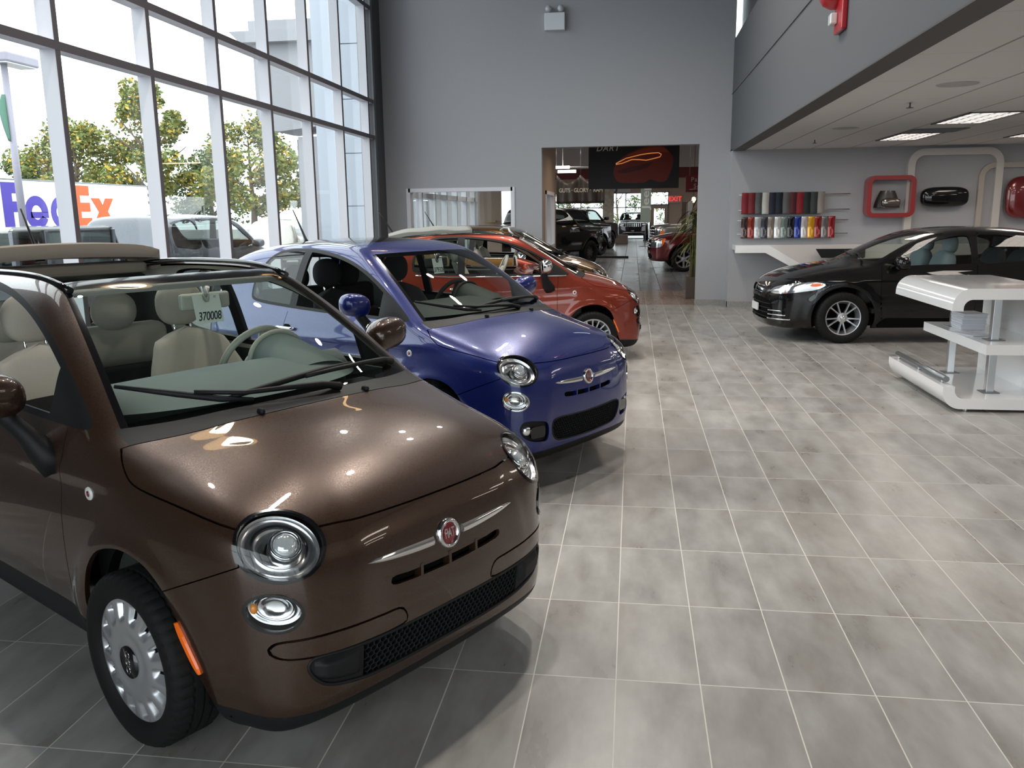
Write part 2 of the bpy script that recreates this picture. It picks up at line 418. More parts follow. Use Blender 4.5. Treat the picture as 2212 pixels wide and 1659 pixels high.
# ---------------------------------------------------------------- the small rounded hatchback (x left, y back, z up; nose at y = 0)
F5 = {}
def f5_setup():
    side = catmull([(.15, .14), (.055, .20), (.012, .33), (.0, .44), (.012, .54), (.03, .64), (.055, .71), (.105, .775), (.19, .84), (.32, .905), (.50, .965), (.70, 1.015), (.80, 1.065),
                    (1.05, 1.215), (1.28, 1.345), (1.50, 1.452), (1.75, 1.505), (2.1, 1.525), (2.5, 1.515), (2.9, 1.465), (3.12, 1.40), (3.19, 1.345), (3.27, 1.20), (3.37, 1.03), (3.45, .86), (3.52, .70),
                    (3.545, .55), (3.54, .42), (3.48, .27), (3.38, .18), (3.0, .15), (1.8, .14), (.6, .13)], 10)
    plan = catmull([(0, .0), (.34, .010), (.52, .048), (.635, .125), (.715, .25), (.773, .45), (.803, .80), (.8135, 1.3), (.8135, 2.3), (.812, 2.85), (.79, 3.15), (.73, 3.36), (.6, 3.49), (.35, 3.54), (0, 3.55),
                    (-.35, 3.54), (-.6, 3.49), (-.73, 3.36), (-.79, 3.15), (-.812, 2.85), (-.8135, 2.3), (-.8135, 1.3), (-.803, .80), (-.773, .45), (-.715, .25), (-.635, .125), (-.52, .048), (-.34, .010)], 8)
    half = [(.62, .09), (.69, .17), (.735, .25), (.775, .34), (.802, .45), (.8135, .58), (.808, .72), (.79, .84), (.768, .93), (.742, 1.0), (.712, 1.08), (.672, 1.2), (.63, 1.31), (.585, 1.40), (.52, 1.48), (.42, 1.535), (.25, 1.565)]
    front = catmull(half+[(-x, z) for x, z in half[::-1]], 8)
    gs, gp, gf = G2(side, .01), G2(plan, .012), G2(front, .01)
    bow = spline1([-1, 0, .3, .7, .95, 1.5, 2.1, 2.8, 3.3, 4], [.05, .05, .14, .33, .36, .30, .05, -.10, -.16, -.16])
    crown = spline1([-1, .2, .6, 1.0, 1.5, 2.1, 2.8, 3.4, 4], [.05, .09, .10, .03, .03, .10, .10, .02, .02])
    def F(x, y, z):
        x = np.abs(x); x2 = np.minimum(x, .8)**2
        dS = gs(y-bow(y)*x2, z+crown(y)*x2*sig((z-.72)/.05))
        # nose panel that stands proud between the lamps, raised bonnet crown
        dS = dS-.011*sig((.40+(.66-z)*.25-x)/.016)*sig((z-.45)/.03)*sig((.80-z)/.03)*sig((.45-y)/.05)
        dS = dS-.007*sig((.46-.10*(y-.3)-x)/.035)*sig((z-.8)/.03)*sig((.95-y)/.08)
        dP = gp(x, y); dF = gf(x, z)
        # shoulder crease and arch lips
        dF = dF-.010*np.exp(-((z-.845+.03*(y-1.6))/.028)**2)*sig((y-.5)/.12)*sig((3.2-y)/.1)+.010*np.exp(-((z-.76+.03*(y-1.6))/.05)**2)*sig((y-.9)/.15)*sig((2.9-y)/.15)
        for cy in (.70, 3.0):
            r = np.sqrt((y-cy)**2+(z-.292)**2); e = .014*np.exp(-((r-.375)/.045)**2); dF = dF-e; dP = dP-e*.6
        k1 = .10+.12*sig((.72-y)/.08)*sig((z-.6)/.05)+.05*sig((y-2.9)/.15)
        return smax(smax(dS, dF, k1), dP, .16)
    F5['F'] = F; F5['bow'] = bow
f5_setup()
def f5_yb(x, y): return y-F5['bow'](y)*np.minimum(x, .8)**2
def poly_fn(pts, ax, r=0., n=8, blur=1):
    P = catmull(pts, n); g = G2(P, .006, .12, blur)
    def f(x, y, z):
        q = dict(x=x, y=y, z=z, b=f5_yb(x, y)); return g(q[ax[0]], q[ax[1]])-r
    return f
def lamp_frame(F, c, tilt, lean=0.):
    p = project(F, np.array([c], float), 12)[0]; n = gradient(F, p[None])[0]; n /= np.linalg.norm(n)
    u = np.cross([0, 0, 1], n); u /= np.linalg.norm(u)
    if u[0] < 0: u = -u
    v = np.cross(n, u); v = v if v[2] > 0 else -v
    a = math.radians(tilt); u2 = u*math.cos(a)+v*math.sin(a); v2 = -u*math.sin(a)+v*math.cos(a)
    return p, u2, v2, n
def ell_fn(fr, a, b, lim=.3):
    p, u, v, n = fr
    def f(x, y, z):
        d = np.stack([x-p[0], y-p[1], z-p[2]], -1); U = d@u; V = d@v; Nn = np.abs(d@n)
        return np.maximum((np.sqrt((U/a)**2+(V/b)**2)-1)*min(a, b), (Nn-lim))
    return f
HL = lamp_frame(F5['F'], (.574, .17, .750), 28); TL = lamp_frame(F5['F'], (.625, .15, .564), 12)
HB = (.133, .112); TB = (.088, .061)

def f5_build():
    F = F5['F']
    S = Shell(F, (-.026, -.05, .10), (.86, 3.60, 1.56), .0165)
    f = {}
    ap = poly_fn([(.28, .06), (.36, .224), (.397, .32), (.422, .40), (.450, .50), (.495, .585), (.575, .645), (.69, .668), (.79, .656), (.875, .622), (.943, .557), (.988, .48), (1.018, .40), (1.03, .3), (1.035, .06)], 'yz')
    f['arch'] = lambda x, y, z: np.maximum(np.minimum(ap(x, y, z), ap(x, y-2.30, z)), .45-x)
    f['floor'] = lambda x, y, z: z-.165-.09*sig((y-.95)/.04)*sig((2.75-y)/.04)
    zs = spline1([-.5, .05, .13, .30, .44, .62, .69, .75, .83, .88, .93, 1.2], [.766, .767, .775, .810, .838, .866, .885, .918, .970, 1.003, 1.07, 1.6])
    f['hood_z'] = lambda x, y, z: zs(y)-z
    f['cowl'] = lambda x, y, z: f5_yb(x, y)-.668+.05*x*x
    ws_side = lambda x, y, z: x-(.665-.165*np.clip((f5_yb(x, y)-.70)/.8, -.3, 1.4))
    f['cowl_end'] = lambda x, y, z: x-.675
    f['wsb'] = lambda x, y, z: f5_yb(x, y)-.735
    f['ws_side'] = ws_side
    f['wsg_side'] = lambda x, y, z: ws_side(x, y, z)+.022
    f['header'] = lambda x, y, z: f5_yb(x, y)-1.45
    f['header2'] = lambda x, y, z: f5_yb(x, y)-1.53
    f['rail'] = lambda x, y, z: x-(.50-.02*(y-2.1)**2)
    f['roof_front'] = lambda x, y, z: f5_yb(x, y)-1.74
    f['roof_end'] = lambda x, y, z: y-2.93-.05*x
    dlo = [(.956, 1.010), (1.074, 1.102), (1.243, 1.209), (1.42, 1.302), (1.605, 1.373), (1.80, 1.42), (1.997, 1.447), (2.146, 1.458), (2.307, 1.459), (2.44, 1.450), (2.536, 1.428), (2.61, 1.385), (2.67, 1.32), (2.725, 1.22), (2.74, 1.13), (2.72, 1.07), (2.62, 1.045), (2.4, 1.030), (1.9, 1.012), (1.4, 1.003), (1.05, 1.0)]
    f['dlo'] = poly_fn(dlo, 'yz', -.004); f['dlo2'] = poly_fn(dlo, 'yz', -.026)
    f['bp0'] = lambda x, y, z: y-(2.155-.06*(z-1.0)); f['bp1'] = lambda x, y, z: y-(2.235-.06*(z-1.0))
    f['sail'] = lambda x, y, z: y-1.245
    f['door0'] = lambda x, y, z: y-(1.115+np.clip(z-.8, 0, 1)*-.10)
    dr = spline1([0, .2, .45, .62, .8, .95, 1.1, 1.6], [2.10, 2.13, 2.24, 2.30, 2.29, 2.25, 2.21, 2.17]); f['door1'] = lambda x, y, z: y-dr(z)
    f['sill'] = lambda x, y, z: z-(.355-.07*sig((1.06-y)/.03)-.05*sig((y-2.6)/.03))
    f['sill2'] = lambda x, y, z: z-.30
    f['fend'] = lambda x, y, z: z-(.677-.43*np.maximum(y-.28, -.2))
    f['fend_y'] = lambda x, y, z: y-.215
    f['lip'] = lambda x, y, z: z-.222-.09*np.clip(y-.08, 0, .25)
    hat = poly_fn([(0, .60), (.45, .61), (.56, .68), (.60, .85), (.585, 1.05), (.55, 1.25), (.5, 1.36), (.3, 1.375), (0, 1.38), (-.3, 1.375), (-.5, 1.36), (-.55, 1.25), (-.585, 1.05), (-.6, .85), (-.56, .68), (-.45, .61)], 'xz')
    f['hatch'] = lambda x, y, z: np.maximum(hat(x, y, z), 3.05-y)
    rg = poly_fn([(0, 1.04), (.42, 1.045), (.50, 1.08), (.495, 1.2), (.46, 1.31), (.40, 1.335), (0, 1.345), (-.40, 1.335), (-.46, 1.31), (-.495, 1.2), (-.50, 1.08), (-.42, 1.045)], 'xz')
    f['rearglass'] = lambda x, y, z: np.maximum(rg(x, y, z), 3.0-y)
    tl = poly_fn([(.62, .74), (.70, .75), (.73, .85), (.70, .95), (.635, .95), (.61, .85)], 'xz'); f['tail'] = lambda x, y, z: np.maximum(tl(x, y, z), 3.0-y)
    f['head'] = ell_fn(HL, *HB); f['head_in'] = ell_fn(HL, HB[0]*.935, HB[1]*.925)
    f['turn'] = ell_fn(TL, *TB); f['turn_in'] = ell_fn(TL, TB[0]*.90, TB[1]*.86)
    nose = lambda g: (lambda x, y, z: np.maximum(g(x, y, z), y-.55))
    slot = poly_fn([(0, .532), (.22, .539), (.262, .545), (.272, .562), (.258, .572), (.2, .568), (0, .562), (-.2, .568), (-.258, .572), (-.272, .562), (-.262, .545), (-.22, .539)], 'xz'); f['slot'] = nose(slot)
    def panel(S0, a, w=.0022):
        S0.cut(lambda x, y, z: f[a](x, y, z)-w); S0.cut(lambda x, y, z: f[a](x, y, z)+w)
    S.cut(f['arch']); c = S.cent(); S.keep(f['arch'](c[:, 0], c[:, 1], c[:, 2]) > 0)
    S.cut(f['floor'])
    for a in ('lip', 'cowl_end', 'wsb', 'ws_side', 'wsg_side', 'header', 'header2', 'rail', 'roof_front', 'roof_end', 'dlo', 'dlo2', 'bp0', 'bp1', 'sail', 'sill', 'sill2', 'rearglass', 'tail', 'head', 'head_in', 'turn', 'turn_in', 'slot'): S.cut(f[a])
    for a in ('hood_z', 'cowl', 'door0', 'door1', 'fend', 'hatch'): panel(S, a)
    panel(S, 'fend_y')
    out = {}
    gq = [(.35, .272), (.46, .290), (.515, .308), (.553, .344), (.566, .385), (.545, .408), (.49, .402), (.30, .393)]
    grA = poly_fn([(0, .266)]+gq+[(0, .392)]+[(-a, b) for a, b in gq[::-1]], 'xz')
    gq = [(.25, .262), (.33, .275), (.37, .31), (.388, .36), (.38, .405), (.33, .420), (.2, .416)]
    grB = poly_fn([(0, .252)]+gq+[(0, .412)]+[(-a, b) for a, b in gq[::-1]], 'xz')
    fog = poly_fn([(.45, .285), (.56, .305), (.612, .345), (.622, .40), (.595, .432), (.5, .425), (.435, .405), (.418, .345), (.425, .295)], 'xz')
    pill = poly_fn([(.215, .403), (.40, .402), (.58, .413), (.635, .424), (.655, .447), (.640, .471), (.58, .473), (.45, .469), (.30, .464), (.235, .459), (.213, .432)], 'xz', 0, 8)
    out['grA'], out['grB'], out['fog'] = grA, grB, fog
    Sa, Sb = S, None
    Sb = Shell.__new__(Shell); Sb.F, Sb.V, Sb.T = S.F, S.V.copy(), S.T.copy()
    f['grille'] = nose(grA); f['plug'] = lambda x, y, z: x-.385; f['pill'] = nose(pill)
    Sa.cut(f['grille']); Sa.cut(f['plug'])
    panel(Sa, 'pill', .0035)
    fB = dict(f); fB['grille'] = nose(grB); fB['fog'] = nose(fog)
    Sb.cut(fB['grille']); Sb.cut(fB['fog'])
    def classify(S0, f, variant):
        c = S0.cent(); p = S0.F; cp = c; d = {k: g(cp[:, 0], cp[:, 1], cp[:, 2]) for k, g in f.items()}
        x, y, z = c.T; yb = f5_yb(x, y); n = len(c); L = np.full(n, 'quarter', object); w = .0022
        top = z > .9; gap = np.zeros(n, bool)
        L[(y > 3.0) & (z < .60)] = 'rear_bumper'
        # door
        dr_ = (d['door0'] > w) & (d['door1'] < -w) & (d['sill'] > 0)
        L[(d['door0'] < -w) & (z < 1.05) & (yb < 2)] = 'fender'
        L[dr_ & (z < 1.012)] = 'door'
        gap |= ((np.abs(d['door0']) < w) | (np.abs(d['door1']) < w)) & (d['sill'] > 0) & (z < .999)
        # upper structure
        up = (z >= 1.0) & (yb > .735) & (d['dlo'] > 0)
        L[(L == 'door') & up] = 'quarter'
        L[(d['dlo'] < 0)] = 'window_trim'
        L[(d['dlo2'] < 0) & (d['sail'] < 0)] = 'window_trim'
        L[(d['dlo2'] < 0) & (d['sail'] > 0) & (d['bp0'] < 0)] = 'door_glass'
        L[(d['dlo2'] < 0) & (d['bp1'] > 0)] = 'quarter_glass'
        L[(L == 'quarter') & (z > .95) & (yb > .74) & (y < 2.9) & (x < .8) & (d['ws_side'] > 0) & (z > 1.0)] = 'roof_side'
        top2 = (z > .93) & (yb > .4)
        L[top2 & (d['rail'] < 0) & (yb > 1.53) & (d['roof_end'] < 0) & (z > 1.3)] = 'roof'
        L[(L == 'roof') & (d['roof_front'] < 0)] = 'roof_front'
        L[top2 & (d['ws_side'] < 0) & (yb > 1.45) & (yb < 1.53)] = 'header'
        L[top2 & (d['ws_side'] < 0) & (yb > .735) & (yb < 1.45)] = 'windshield_band'
        L[top2 & (d['wsg_side'] < 0) & (yb > .735) & (yb < 1.45)] = 'windshield'
        hood = (d['hood_z'] < -w) & (d['cowl'] < -w) & (z > .6); L[hood] = 'hood'
        L[top2 & (d['cowl'] > w) & (yb < .735) & (x < .675)] = 'cowl'
        fr = (y < .72) & (d['hood_z'] > w)
        L[fr & (d['fend'] < -w)] = 'bumper'; L[fr & (d['fend_y'] < -w)] = 'bumper'
        gap |= (np.abs(d['hood_z']) < w) & (y < .93) & (z < 1.02) & (d['cowl'] < w)
        gap |= (np.abs(d['cowl']) < w) & (z > .8) & (d['hood_z'] < w)
        gap |= (np.abs(d['fend']) < w) & (y > .215) & (y < .70) & (z < .75)
        gap |= (np.abs(d['fend_y']) < w) & (d['fend'] > -w) & (d['hood_z'] > -w) & (z > .5)
        L[(d['sill'] < 0) & (y > .8) & (y < 2.95)] = 'sill_trim'
        L[(d['lip'] < 0) & (y < .6)] = 'front_lip'
        gap |= (np.abs(d['hatch']) < w)
        L[(d['hatch'] < -w)] = 'tailgate'; L[d['rearglass'] < 0] = 'rear_glass'; L[d['tail'] < 0] = 'tail_lamp'
        L[gap] = 'gap'
        L[d['head'] < 0] = 'headlight_ring'; L[d['head_in'] < 0] = 'headlight'
        L[d['turn'] < 0] = 'turn_ring'; L[d['turn_in'] < 0] = 'turn'
        L[d['slot'] < 0] = 'slot'
        if variant == 'A':
            pl = (np.abs(d['pill']) < .0035) & (L == 'bumper'); L[(d['pill'] < -.0035) & (L == 'bumper')] = 'strip'; L[pl] = 'gap'
            L[d['grille'] < 0] = 'grille'; L[(d['grille'] < 0) & (d['plug'] > 0)] = 'plug'
        else:
            L[d['grille'] < 0] = 'grille'; L[d['fog'] < 0] = 'fog'
        return L
    res = {}
    for v, S0, ff in (('A', Sa, f), ('B', Sb, fB)):
        L = classify(S0, ff, v); N = S0.normals(S0.V); res[v] = (S0, L, N)
    out['res'] = res; out['f'] = f
    return out
F5D = f5_build()
def f5_part(labels, variant='A', name='part', **kw):
    S0, L, N = F5D['res'][variant]; m = np.isin(L, labels if isinstance(labels, (list, tuple)) else [labels])
    return shell_mesh(name, S0.V, N, S0.T[m], **kw)
def front_y(F, x, z, lo=-.1, hi=.8):
    """surface y (seen from the nose) for arrays of x, z"""
    x = np.asarray(x, float); z = np.asarray(z, float); a = np.full(x.shape, lo); b = np.full(x.shape, hi)
    for _ in range(40):
        m = (a+b)/2; s = F(x, m, z) < 0; b = np.where(s, m, b); a = np.where(s, a, m)
    return (a+b)/2
def side_x(F, y, z, lo=.3, hi=1.0):
    y = np.asarray(y, float); z = np.asarray(z, float); a = np.full(y.shape, lo); b = np.full(y.shape, hi)
    for _ in range(40):
        m = (a+b)/2; s = F(m, y, z) < 0; a = np.where(s, m, a); b = np.where(s, b, m)
    return (a+b)/2
def car_mats():
    def flake(m, amt):
        n, l, b = nodes(m); t = n.new('ShaderNodeTexVoronoi'); t.inputs['Scale'].default_value = 900; tc = n.new('ShaderNodeTexCoord'); l.new(tc.outputs['Object'], t.inputs['Vector'])
        r = n.new('ShaderNodeMapRange'); r.inputs[3].default_value = .22; r.inputs[4].default_value = .22+amt; l.new(t.outputs['Color'], r.inputs[0]); l.new(r.outputs[0], b.inputs['Roughness']); return m
    M['paint_brown'] = flake(mat('espresso_metallic', (.050, .023, .012), .3, .42, 1.0, .015), .22)
    M['paint_blue'] = flake(mat('azure_metallic', (.003, .014, .150), .3, .25, 1.0, .015), .22)
    M['paint_red'] = flake(mat('copper_red_metallic', (.26, .030, .010), .3, .5, 1.0, .015), .2)
    M['paint_bronze'] = flake(mat('olive_bronze_metallic', (.16, .085, .02), .3, .75, 1.0, .015), .2)
    M['paint_black'] = mat('black_gloss_paint', (.003, .003, .004), .35, 0, 1.0, .012, spec=.08)
    M['paint_maroon'] = flake(mat('maroon_metallic', (.14, .006, .008), .3, .5, 1.0, .015), .2)
    M['paint_silver'] = flake(mat('silver_metallic', (.42, .41, .37), .3, .8, 1.0, .02), .2)
    M['paint_grey'] = flake(mat('dark_grey_metallic', (.10, .11, .13), .35, .6, 1.0, .03), .2)
    M['paint_white'] = mat('white_paint', (.8, .82, .82), .3, 0, 1.0, .03)
    M['black_plastic'] = add_noise(mat('black_grained_plastic', (.009, .009, .010), .55, spec=.3), 600, .2, .15)
    M['black_gloss'] = mat('black_gloss_trim', (.006, .006, .007), .12, 0, .5)
    M['rubber'] = mat('tyre_rubber', (.008, .008, .008), .7, spec=.25)
    M['chrome'] = mat('chrome', (.86, .87, .88), .04, 1.0)
    M['reflector'] = mat('lamp_reflector', (.93, .94, .96), .20, 1.0)
    M['satin_silver'] = mat('satin_silver_wheel', (.56, .57, .60), .32, .75, .4)
    M['dark_void'] = mat('dark_cavity', (.003, .003, .003), .9, spec=.1)
    M['glass_car'] = glass_mat('windscreen_glass', (.80, .86, .83), 1.0, .045)
    M['glass_dark'] = glass_mat('tinted_glass', (.30, .33, .32), 1.0, .045)
    M['glass_lens'] = glass_mat('clear_lens', (.97, .98, .98), 1.0, .035)
    M['amber'] = mat('amber_reflector_glow', (.95, .16, .012), .2, 0, .6, emit=(1, .16, .0), es=.12)  # slight glow put into the amber of an unlit reflector
    M['amber_bulb'] = mat('amber_bulb', (.9, .3, .02), .2, 0, .6)
    M['lamp_red'] = mat('red_tail_lens', (.5, .01, .01), .15, 0, .8)
    M['badge_red'] = mat('badge_red', (.22, .008, .02), .3, .2, .8)
    M['white_enamel'] = mat('white_enamel', (.8, .8, .78), .3, 0, .5)
    M['beige_cloth'] = add_noise(mat('warm_grey_seat_cloth', (.48, .44, .37), .85, sheen=.3), 500, .10, .15)
    M['ivory_trim'] = mat('ivory_grey_trim', (.50, .49, .42), .6)
    M['ivory_leather'] = mat('ivory_leather', (.56, .54, .46), .45)
    M['black_cloth'] = add_noise(mat('black_seat_cloth', (.016, .015, .016), .9), 500, .2, .1)
    M['grey_cloth'] = add_noise(mat('grey_seat_cloth', (.22, .26, .29), .9), 500, .1, .1)
    M['dash_grey'] = add_noise(mat('grey_green_dash', (.19, .23, .225), .6), 700, .06, .1)
    M['dash_black'] = add_noise(mat('black_dash', (.035, .04, .036), .7), 700, .1, .1)
    M['fabric_taupe'] = add_noise(mat('taupe_canvas', (.30, .255, .21), .9), 800, .1, .1)
    M['fabric_grey'] = add_noise(mat('grey_canvas', (.27, .28, .26), .9), 800, .1, .1)
    M['paper'] = mat('price_card', (.82, .86, .80), .7); M['ink'] = mat('marker_ink', (.015, .02, .03), .6)
car_mats()
MC = {}
def cached(key, fn):
    if key not in MC: MC[key] = fn()
    return MC[key]
def tyre_mesh(R, w, rim, name='tyre'):
    def mk():
        b = MB(); h = w/2
        prof = [(rim-.004, -h*.86), (rim+.012, -h*.97), (lerp(rim, R, .45), -h*1.05), (lerp(rim, R, .8), -h*.98), (R-.006, -h*.84), (R, -h*.72), (R, -h*.42), (R-.008, -h*.40), (R-.008, -h*.32), (R, -h*.30), (R, -h*.05), (R-.008, -h*.04),
                (R-.008, h*.04), (R, h*.05), (R, h*.30), (R-.008, h*.32), (R-.008, h*.40), (R, h*.42), (R, h*.72), (R-.006, h*.84), (lerp(rim, R, .8), h*.98), (lerp(rim, R, .45), h*1.05), (rim+.012, h*.97), (rim-.004, h*.86), (rim-.02, h*.5), (rim-.02, -h*.5)]
        n = 144; b.lathe(prof, n, close=True)
        for v in b.bm.verts:
            r = math.hypot(v.co.x, v.co.y)
            if r > R-.012 and abs(v.co.z) > h*.40:
                k = int(round(math.atan2(v.co.y, v.co.x)/(2*PI)*n)) % n
                if k % 3 == 0: s = (r-.006)/r; v.co.x *= s; v.co.y *= s
        b.xf(rot('Y', PI/2)); me = b.mesh(name); sharp(me, 40); return me
    return cached((name, R, w, rim), mk)
def hubcap_mesh():
    def mk():
        b = MB(); n = 14*16; R0 = .205; rs = [0, .03, .055, .058, .075, .09, .105, .116, .122, .126, .130, .134, .138, .146, .154, .162, .170, .176, .1785, .181, .1835, .186, .190, .196, .200, .203, .205]
        def h(r, a):
            base = .070+.018*sig((.16-r)/.03)-.006*sig((.085-r)/.008)+.004*sig((.062-r)/.004)
            t = (a/(2*PI)*14) % 1.0; c = (t-.5)*2*PI/14*r; half = .0135+.008*(r-.13)/.06
            m = sig((r-.130)/.003)*sig((.181-r)/.0022)*sig((half-abs(c))/.0022)
            rim = .012*sig((r-.2)/.002)
            return base-m*(.006+.020*min(1, max(0, (c+half)/(2*half))))-rim, m
        g = []
        for r in rs:
            row = []
            if r == 0: row = [b.bm.verts.new((0, 0, float(h(0, 0)[0])))]
            else:
                for k in range(n):
                    a = 2*PI*(k+.5)/n; row.append(b.bm.verts.new((r*math.cos(a), r*math.sin(a), float(h(r, a)[0]))))
            g.append(row)
        for i in range(len(rs)-1):
            for k in range(n):
                if len(g[i]) == 1: f = b.bm.faces.new((g[i][0], g[i+1][k], g[i+1][(k+1) % n]))
                else: f = b.bm.faces.new((g[i][k], g[i+1][k], g[i+1][(k+1) % n], g[i][(k+1) % n]))
                f.smooth = True
                rm = (rs[i]+rs[i+1])/2; a = 2*PI*(k+1)/n; t = (a/(2*PI)*14) % 1.0
                if .142 < rm < .178 and .56 < t < .72: f.material_index = 1
        b.xf(Matrix.Diagonal((1.075, 1.075, 1, 1))); b.xf(rot('Y', PI/2)); me = b.mesh('hubcap'); sharp(me, 50); return me
    return cached('hubcap14', mk)
def alloy_mesh(R, nsp, h0=.07, split=0., wid=.014, key='alloy', hubr=.05, dish=.015):
    def mk():
        b = MB(); b.lathe([(R, h0-.14), (R, h0+.002), (R-.006, h0+.008), (R-.020, h0+.004), (R-.026, h0-.03), (R-.05, h0-.06), (R-.055, h0-.13)], 72)
        b.lathe([(0, h0-dish+.006), (.026, h0-dish+.006), (.03, h0-dish), (hubr, h0-dish-.004), (hubr+.006, h0-dish-.03), (hubr, h0-dish-.06)], 36)
        for k in range(nsp):
            a = 2*PI*k/nsp
            for sp in ((-split, split) if split else (0,)):
                p0 = Vector((hubr*.75*math.cos(a+sp*.5), hubr*.75*math.sin(a+sp*.5), h0-dish-.012)); p1 = Vector(((R-.015)*math.cos(a+sp), (R-.015)*math.sin(a+sp), h0-.012))
                d = (p1-p0).normalized(); sd = Vector((0, 0, 1)).cross(d).normalized(); up = d.cross(sd)
                w0, w1 = wid*1.15, wid
                vs = []
                for p, w in ((p0, w0), (lerp(p0, p1, .5)+Vector((0, 0, .004)), wid*.8), (p1, w1)):
                    vs.append([b.bm.verts.new(p+sd*s*w*q+up*t) for s, q, t in ((-1, 1, -.03), (-1, .8, 0), (1, .8, 0), (1, 1, -.03))])
                for i in (0, 1):
                    for j in range(4): f = b.bm.faces.new((vs[i][j], vs[i+1][j], vs[i+1][(j+1) % 4], vs[i][(j+1) % 4])); f.smooth = True
        if hubr > .045:
            for k in range(5):
                a = 2*PI*(k+.5)/5; b.lathe([(.009, h0-dish-.01), (.009, h0-dish+.002), (.006, h0-dish+.004), (0, h0-dish+.004)], 10, tr(hubr*.72*math.cos(a), hubr*.72*math.sin(a), 0))
        b.xf(rot('Y', PI/2)); me = b.mesh('rim'); sharp(me, 40); return me
    return cached((key, R, nsp), mk)
def disc_mesh(R, h, name, n=40):
    def mk():
        b = MB(); b.lathe([(0, h), (R, h), (R, h-.02)], n); b.xf(rot('Y', PI/2)); return b.mesh(name)
    return cached((name, R, h), mk)
def add_wheel(root, x, y, R, w, rim, kind, steer=0., emblem=None, rimr=None):
    t = link('wheel', tyre_mesh(R, w, rim), M['rubber'], root); t.location = (x, y, R); t.rotation_euler = (0, 0, (0 if x > 0 else PI)+steer)
    link('wheel_well_disc', disc_mesh(rim-.004, -.02, 'backing'), M['dark_void'], t).name = 'dark_backing_disc'  # near-black disc closing the rim, stands in for the dark wheel well
    if kind == 'cap14':
        link('hubcap', hubcap_mesh(), [M['satin_silver'], M['dark_void']], t)
        c = link('hub_emblem', disc_mesh(.054, .0905, 'emblem'), M['black_gloss'], t)
        for i in range(3):
            def mk(i=i):
                b = MB(); pts = [(.092, .012*math.cos(q)*(1 if i else .9), (i-1)*.026+.013*math.sin(q)) for q in np.linspace(0, 2*PI, 17)]; b.tube(pts, .0009, 6); return b.mesh('numeral')
            link('hub_numeral', cached(('num', i), mk), M['chrome'], t)
    elif kind == 'multi': link('rim', alloy_mesh(rim+.004, 16, w*.40, 0, .0095, 'multi', .045), M['satin_silver'], t)
    elif kind == 'five': link('rim', alloy_mesh(rim+.006, 5, w*.40, .24, .012, 'five', .062, .02), M['satin_silver'], t); link('hub_emblem', disc_mesh(.026, w*.40-.012, 'emblem'), M['chrome'], t)
    elif kind == 'six': link('rim', alloy_mesh(rim+.006, 6, w*.40, 0, .032, 'six', .07, .01), M['satin_silver'], t)
    elif kind == 'steel': link('rim', alloy_mesh(rim+.006, 8, w*.22, 0, .030, 'steel', .085, .0), M['steel_dark'], t)
    return t
M['steel_dark'] = mat('dark_steel_wheel', (.16, .15, .14), .5, .6)

def soft_box(sx, sy, sz, r, sub=2, taper=None):
    """rounded cushion"""
    b = MB(); b.box(-sx/2, sx/2, -sy/2, sy/2, -sz/2, sz/2, r, 4)
    return b
def f5_seat(root, x, y, upper, lower, flip=False):
    s = thing('front_seat', None, None); s.parent = root; s.location = (x, y, 0)
    def back():
        b = MB()
        def fn(u, v):  # u around, v up
            z = .47+.68*v; W = .245+.03*math.sin(PI*min(1, v*1.2))-.085*max(0, (v-.62)/.38)**1.6-.13*max(0, (v-.9)/.1)**2; T = .075-.025*v
            a = 2*PI*u; c, s_ = math.cos(a), math.sin(a); e = .55
            px = W*math.copysign(abs(c)**e, c); py = T*math.copysign(abs(s_)**e, s_)
            k = 1-max(0, (v-.93)/.07)**2*.85
            return (px*k, .12+.28*v+py*k+.02*abs(px/W)**2*-1, z-.03*max(0, abs(px)/.28)**2*v)
        g = b.grid(fn, 40, 26, True); b.bm.faces.new([r[-1] for r in g][::-1])
        for f in b.bm.faces: f.material_index = 1 if f.calc_center_median().z < .92 else 0
        return b.mesh('backrest')
    link('backrest', cached('f5back', back), [upper, lower], s)
    def cushion():
        b = MB(); b.box(-.25, .25, -.42, .14, .30, .47, .06, 4); return b.mesh('cushion')
    o = link('cushion', cached('f5cush', cushion), lower, s); sharp(o.data, 60)
    def hr():
        b = MB(); b.ball((0, .435, 1.262), .125, .062, .112, 32, 18, .85); return b.mesh('headrest')
    h = link('headrest', cached('f5hr', hr), upper, s)
    def posts():
        b = MB()
        for sx in (-.045, .045): b.tube([(sx, .41, 1.06), (sx, .43, 1.22)], .007, 8)
        return b.mesh('headrest_posts')
    link('headrest_posts', cached('f5hp', posts), M['chrome'], s)
    return s
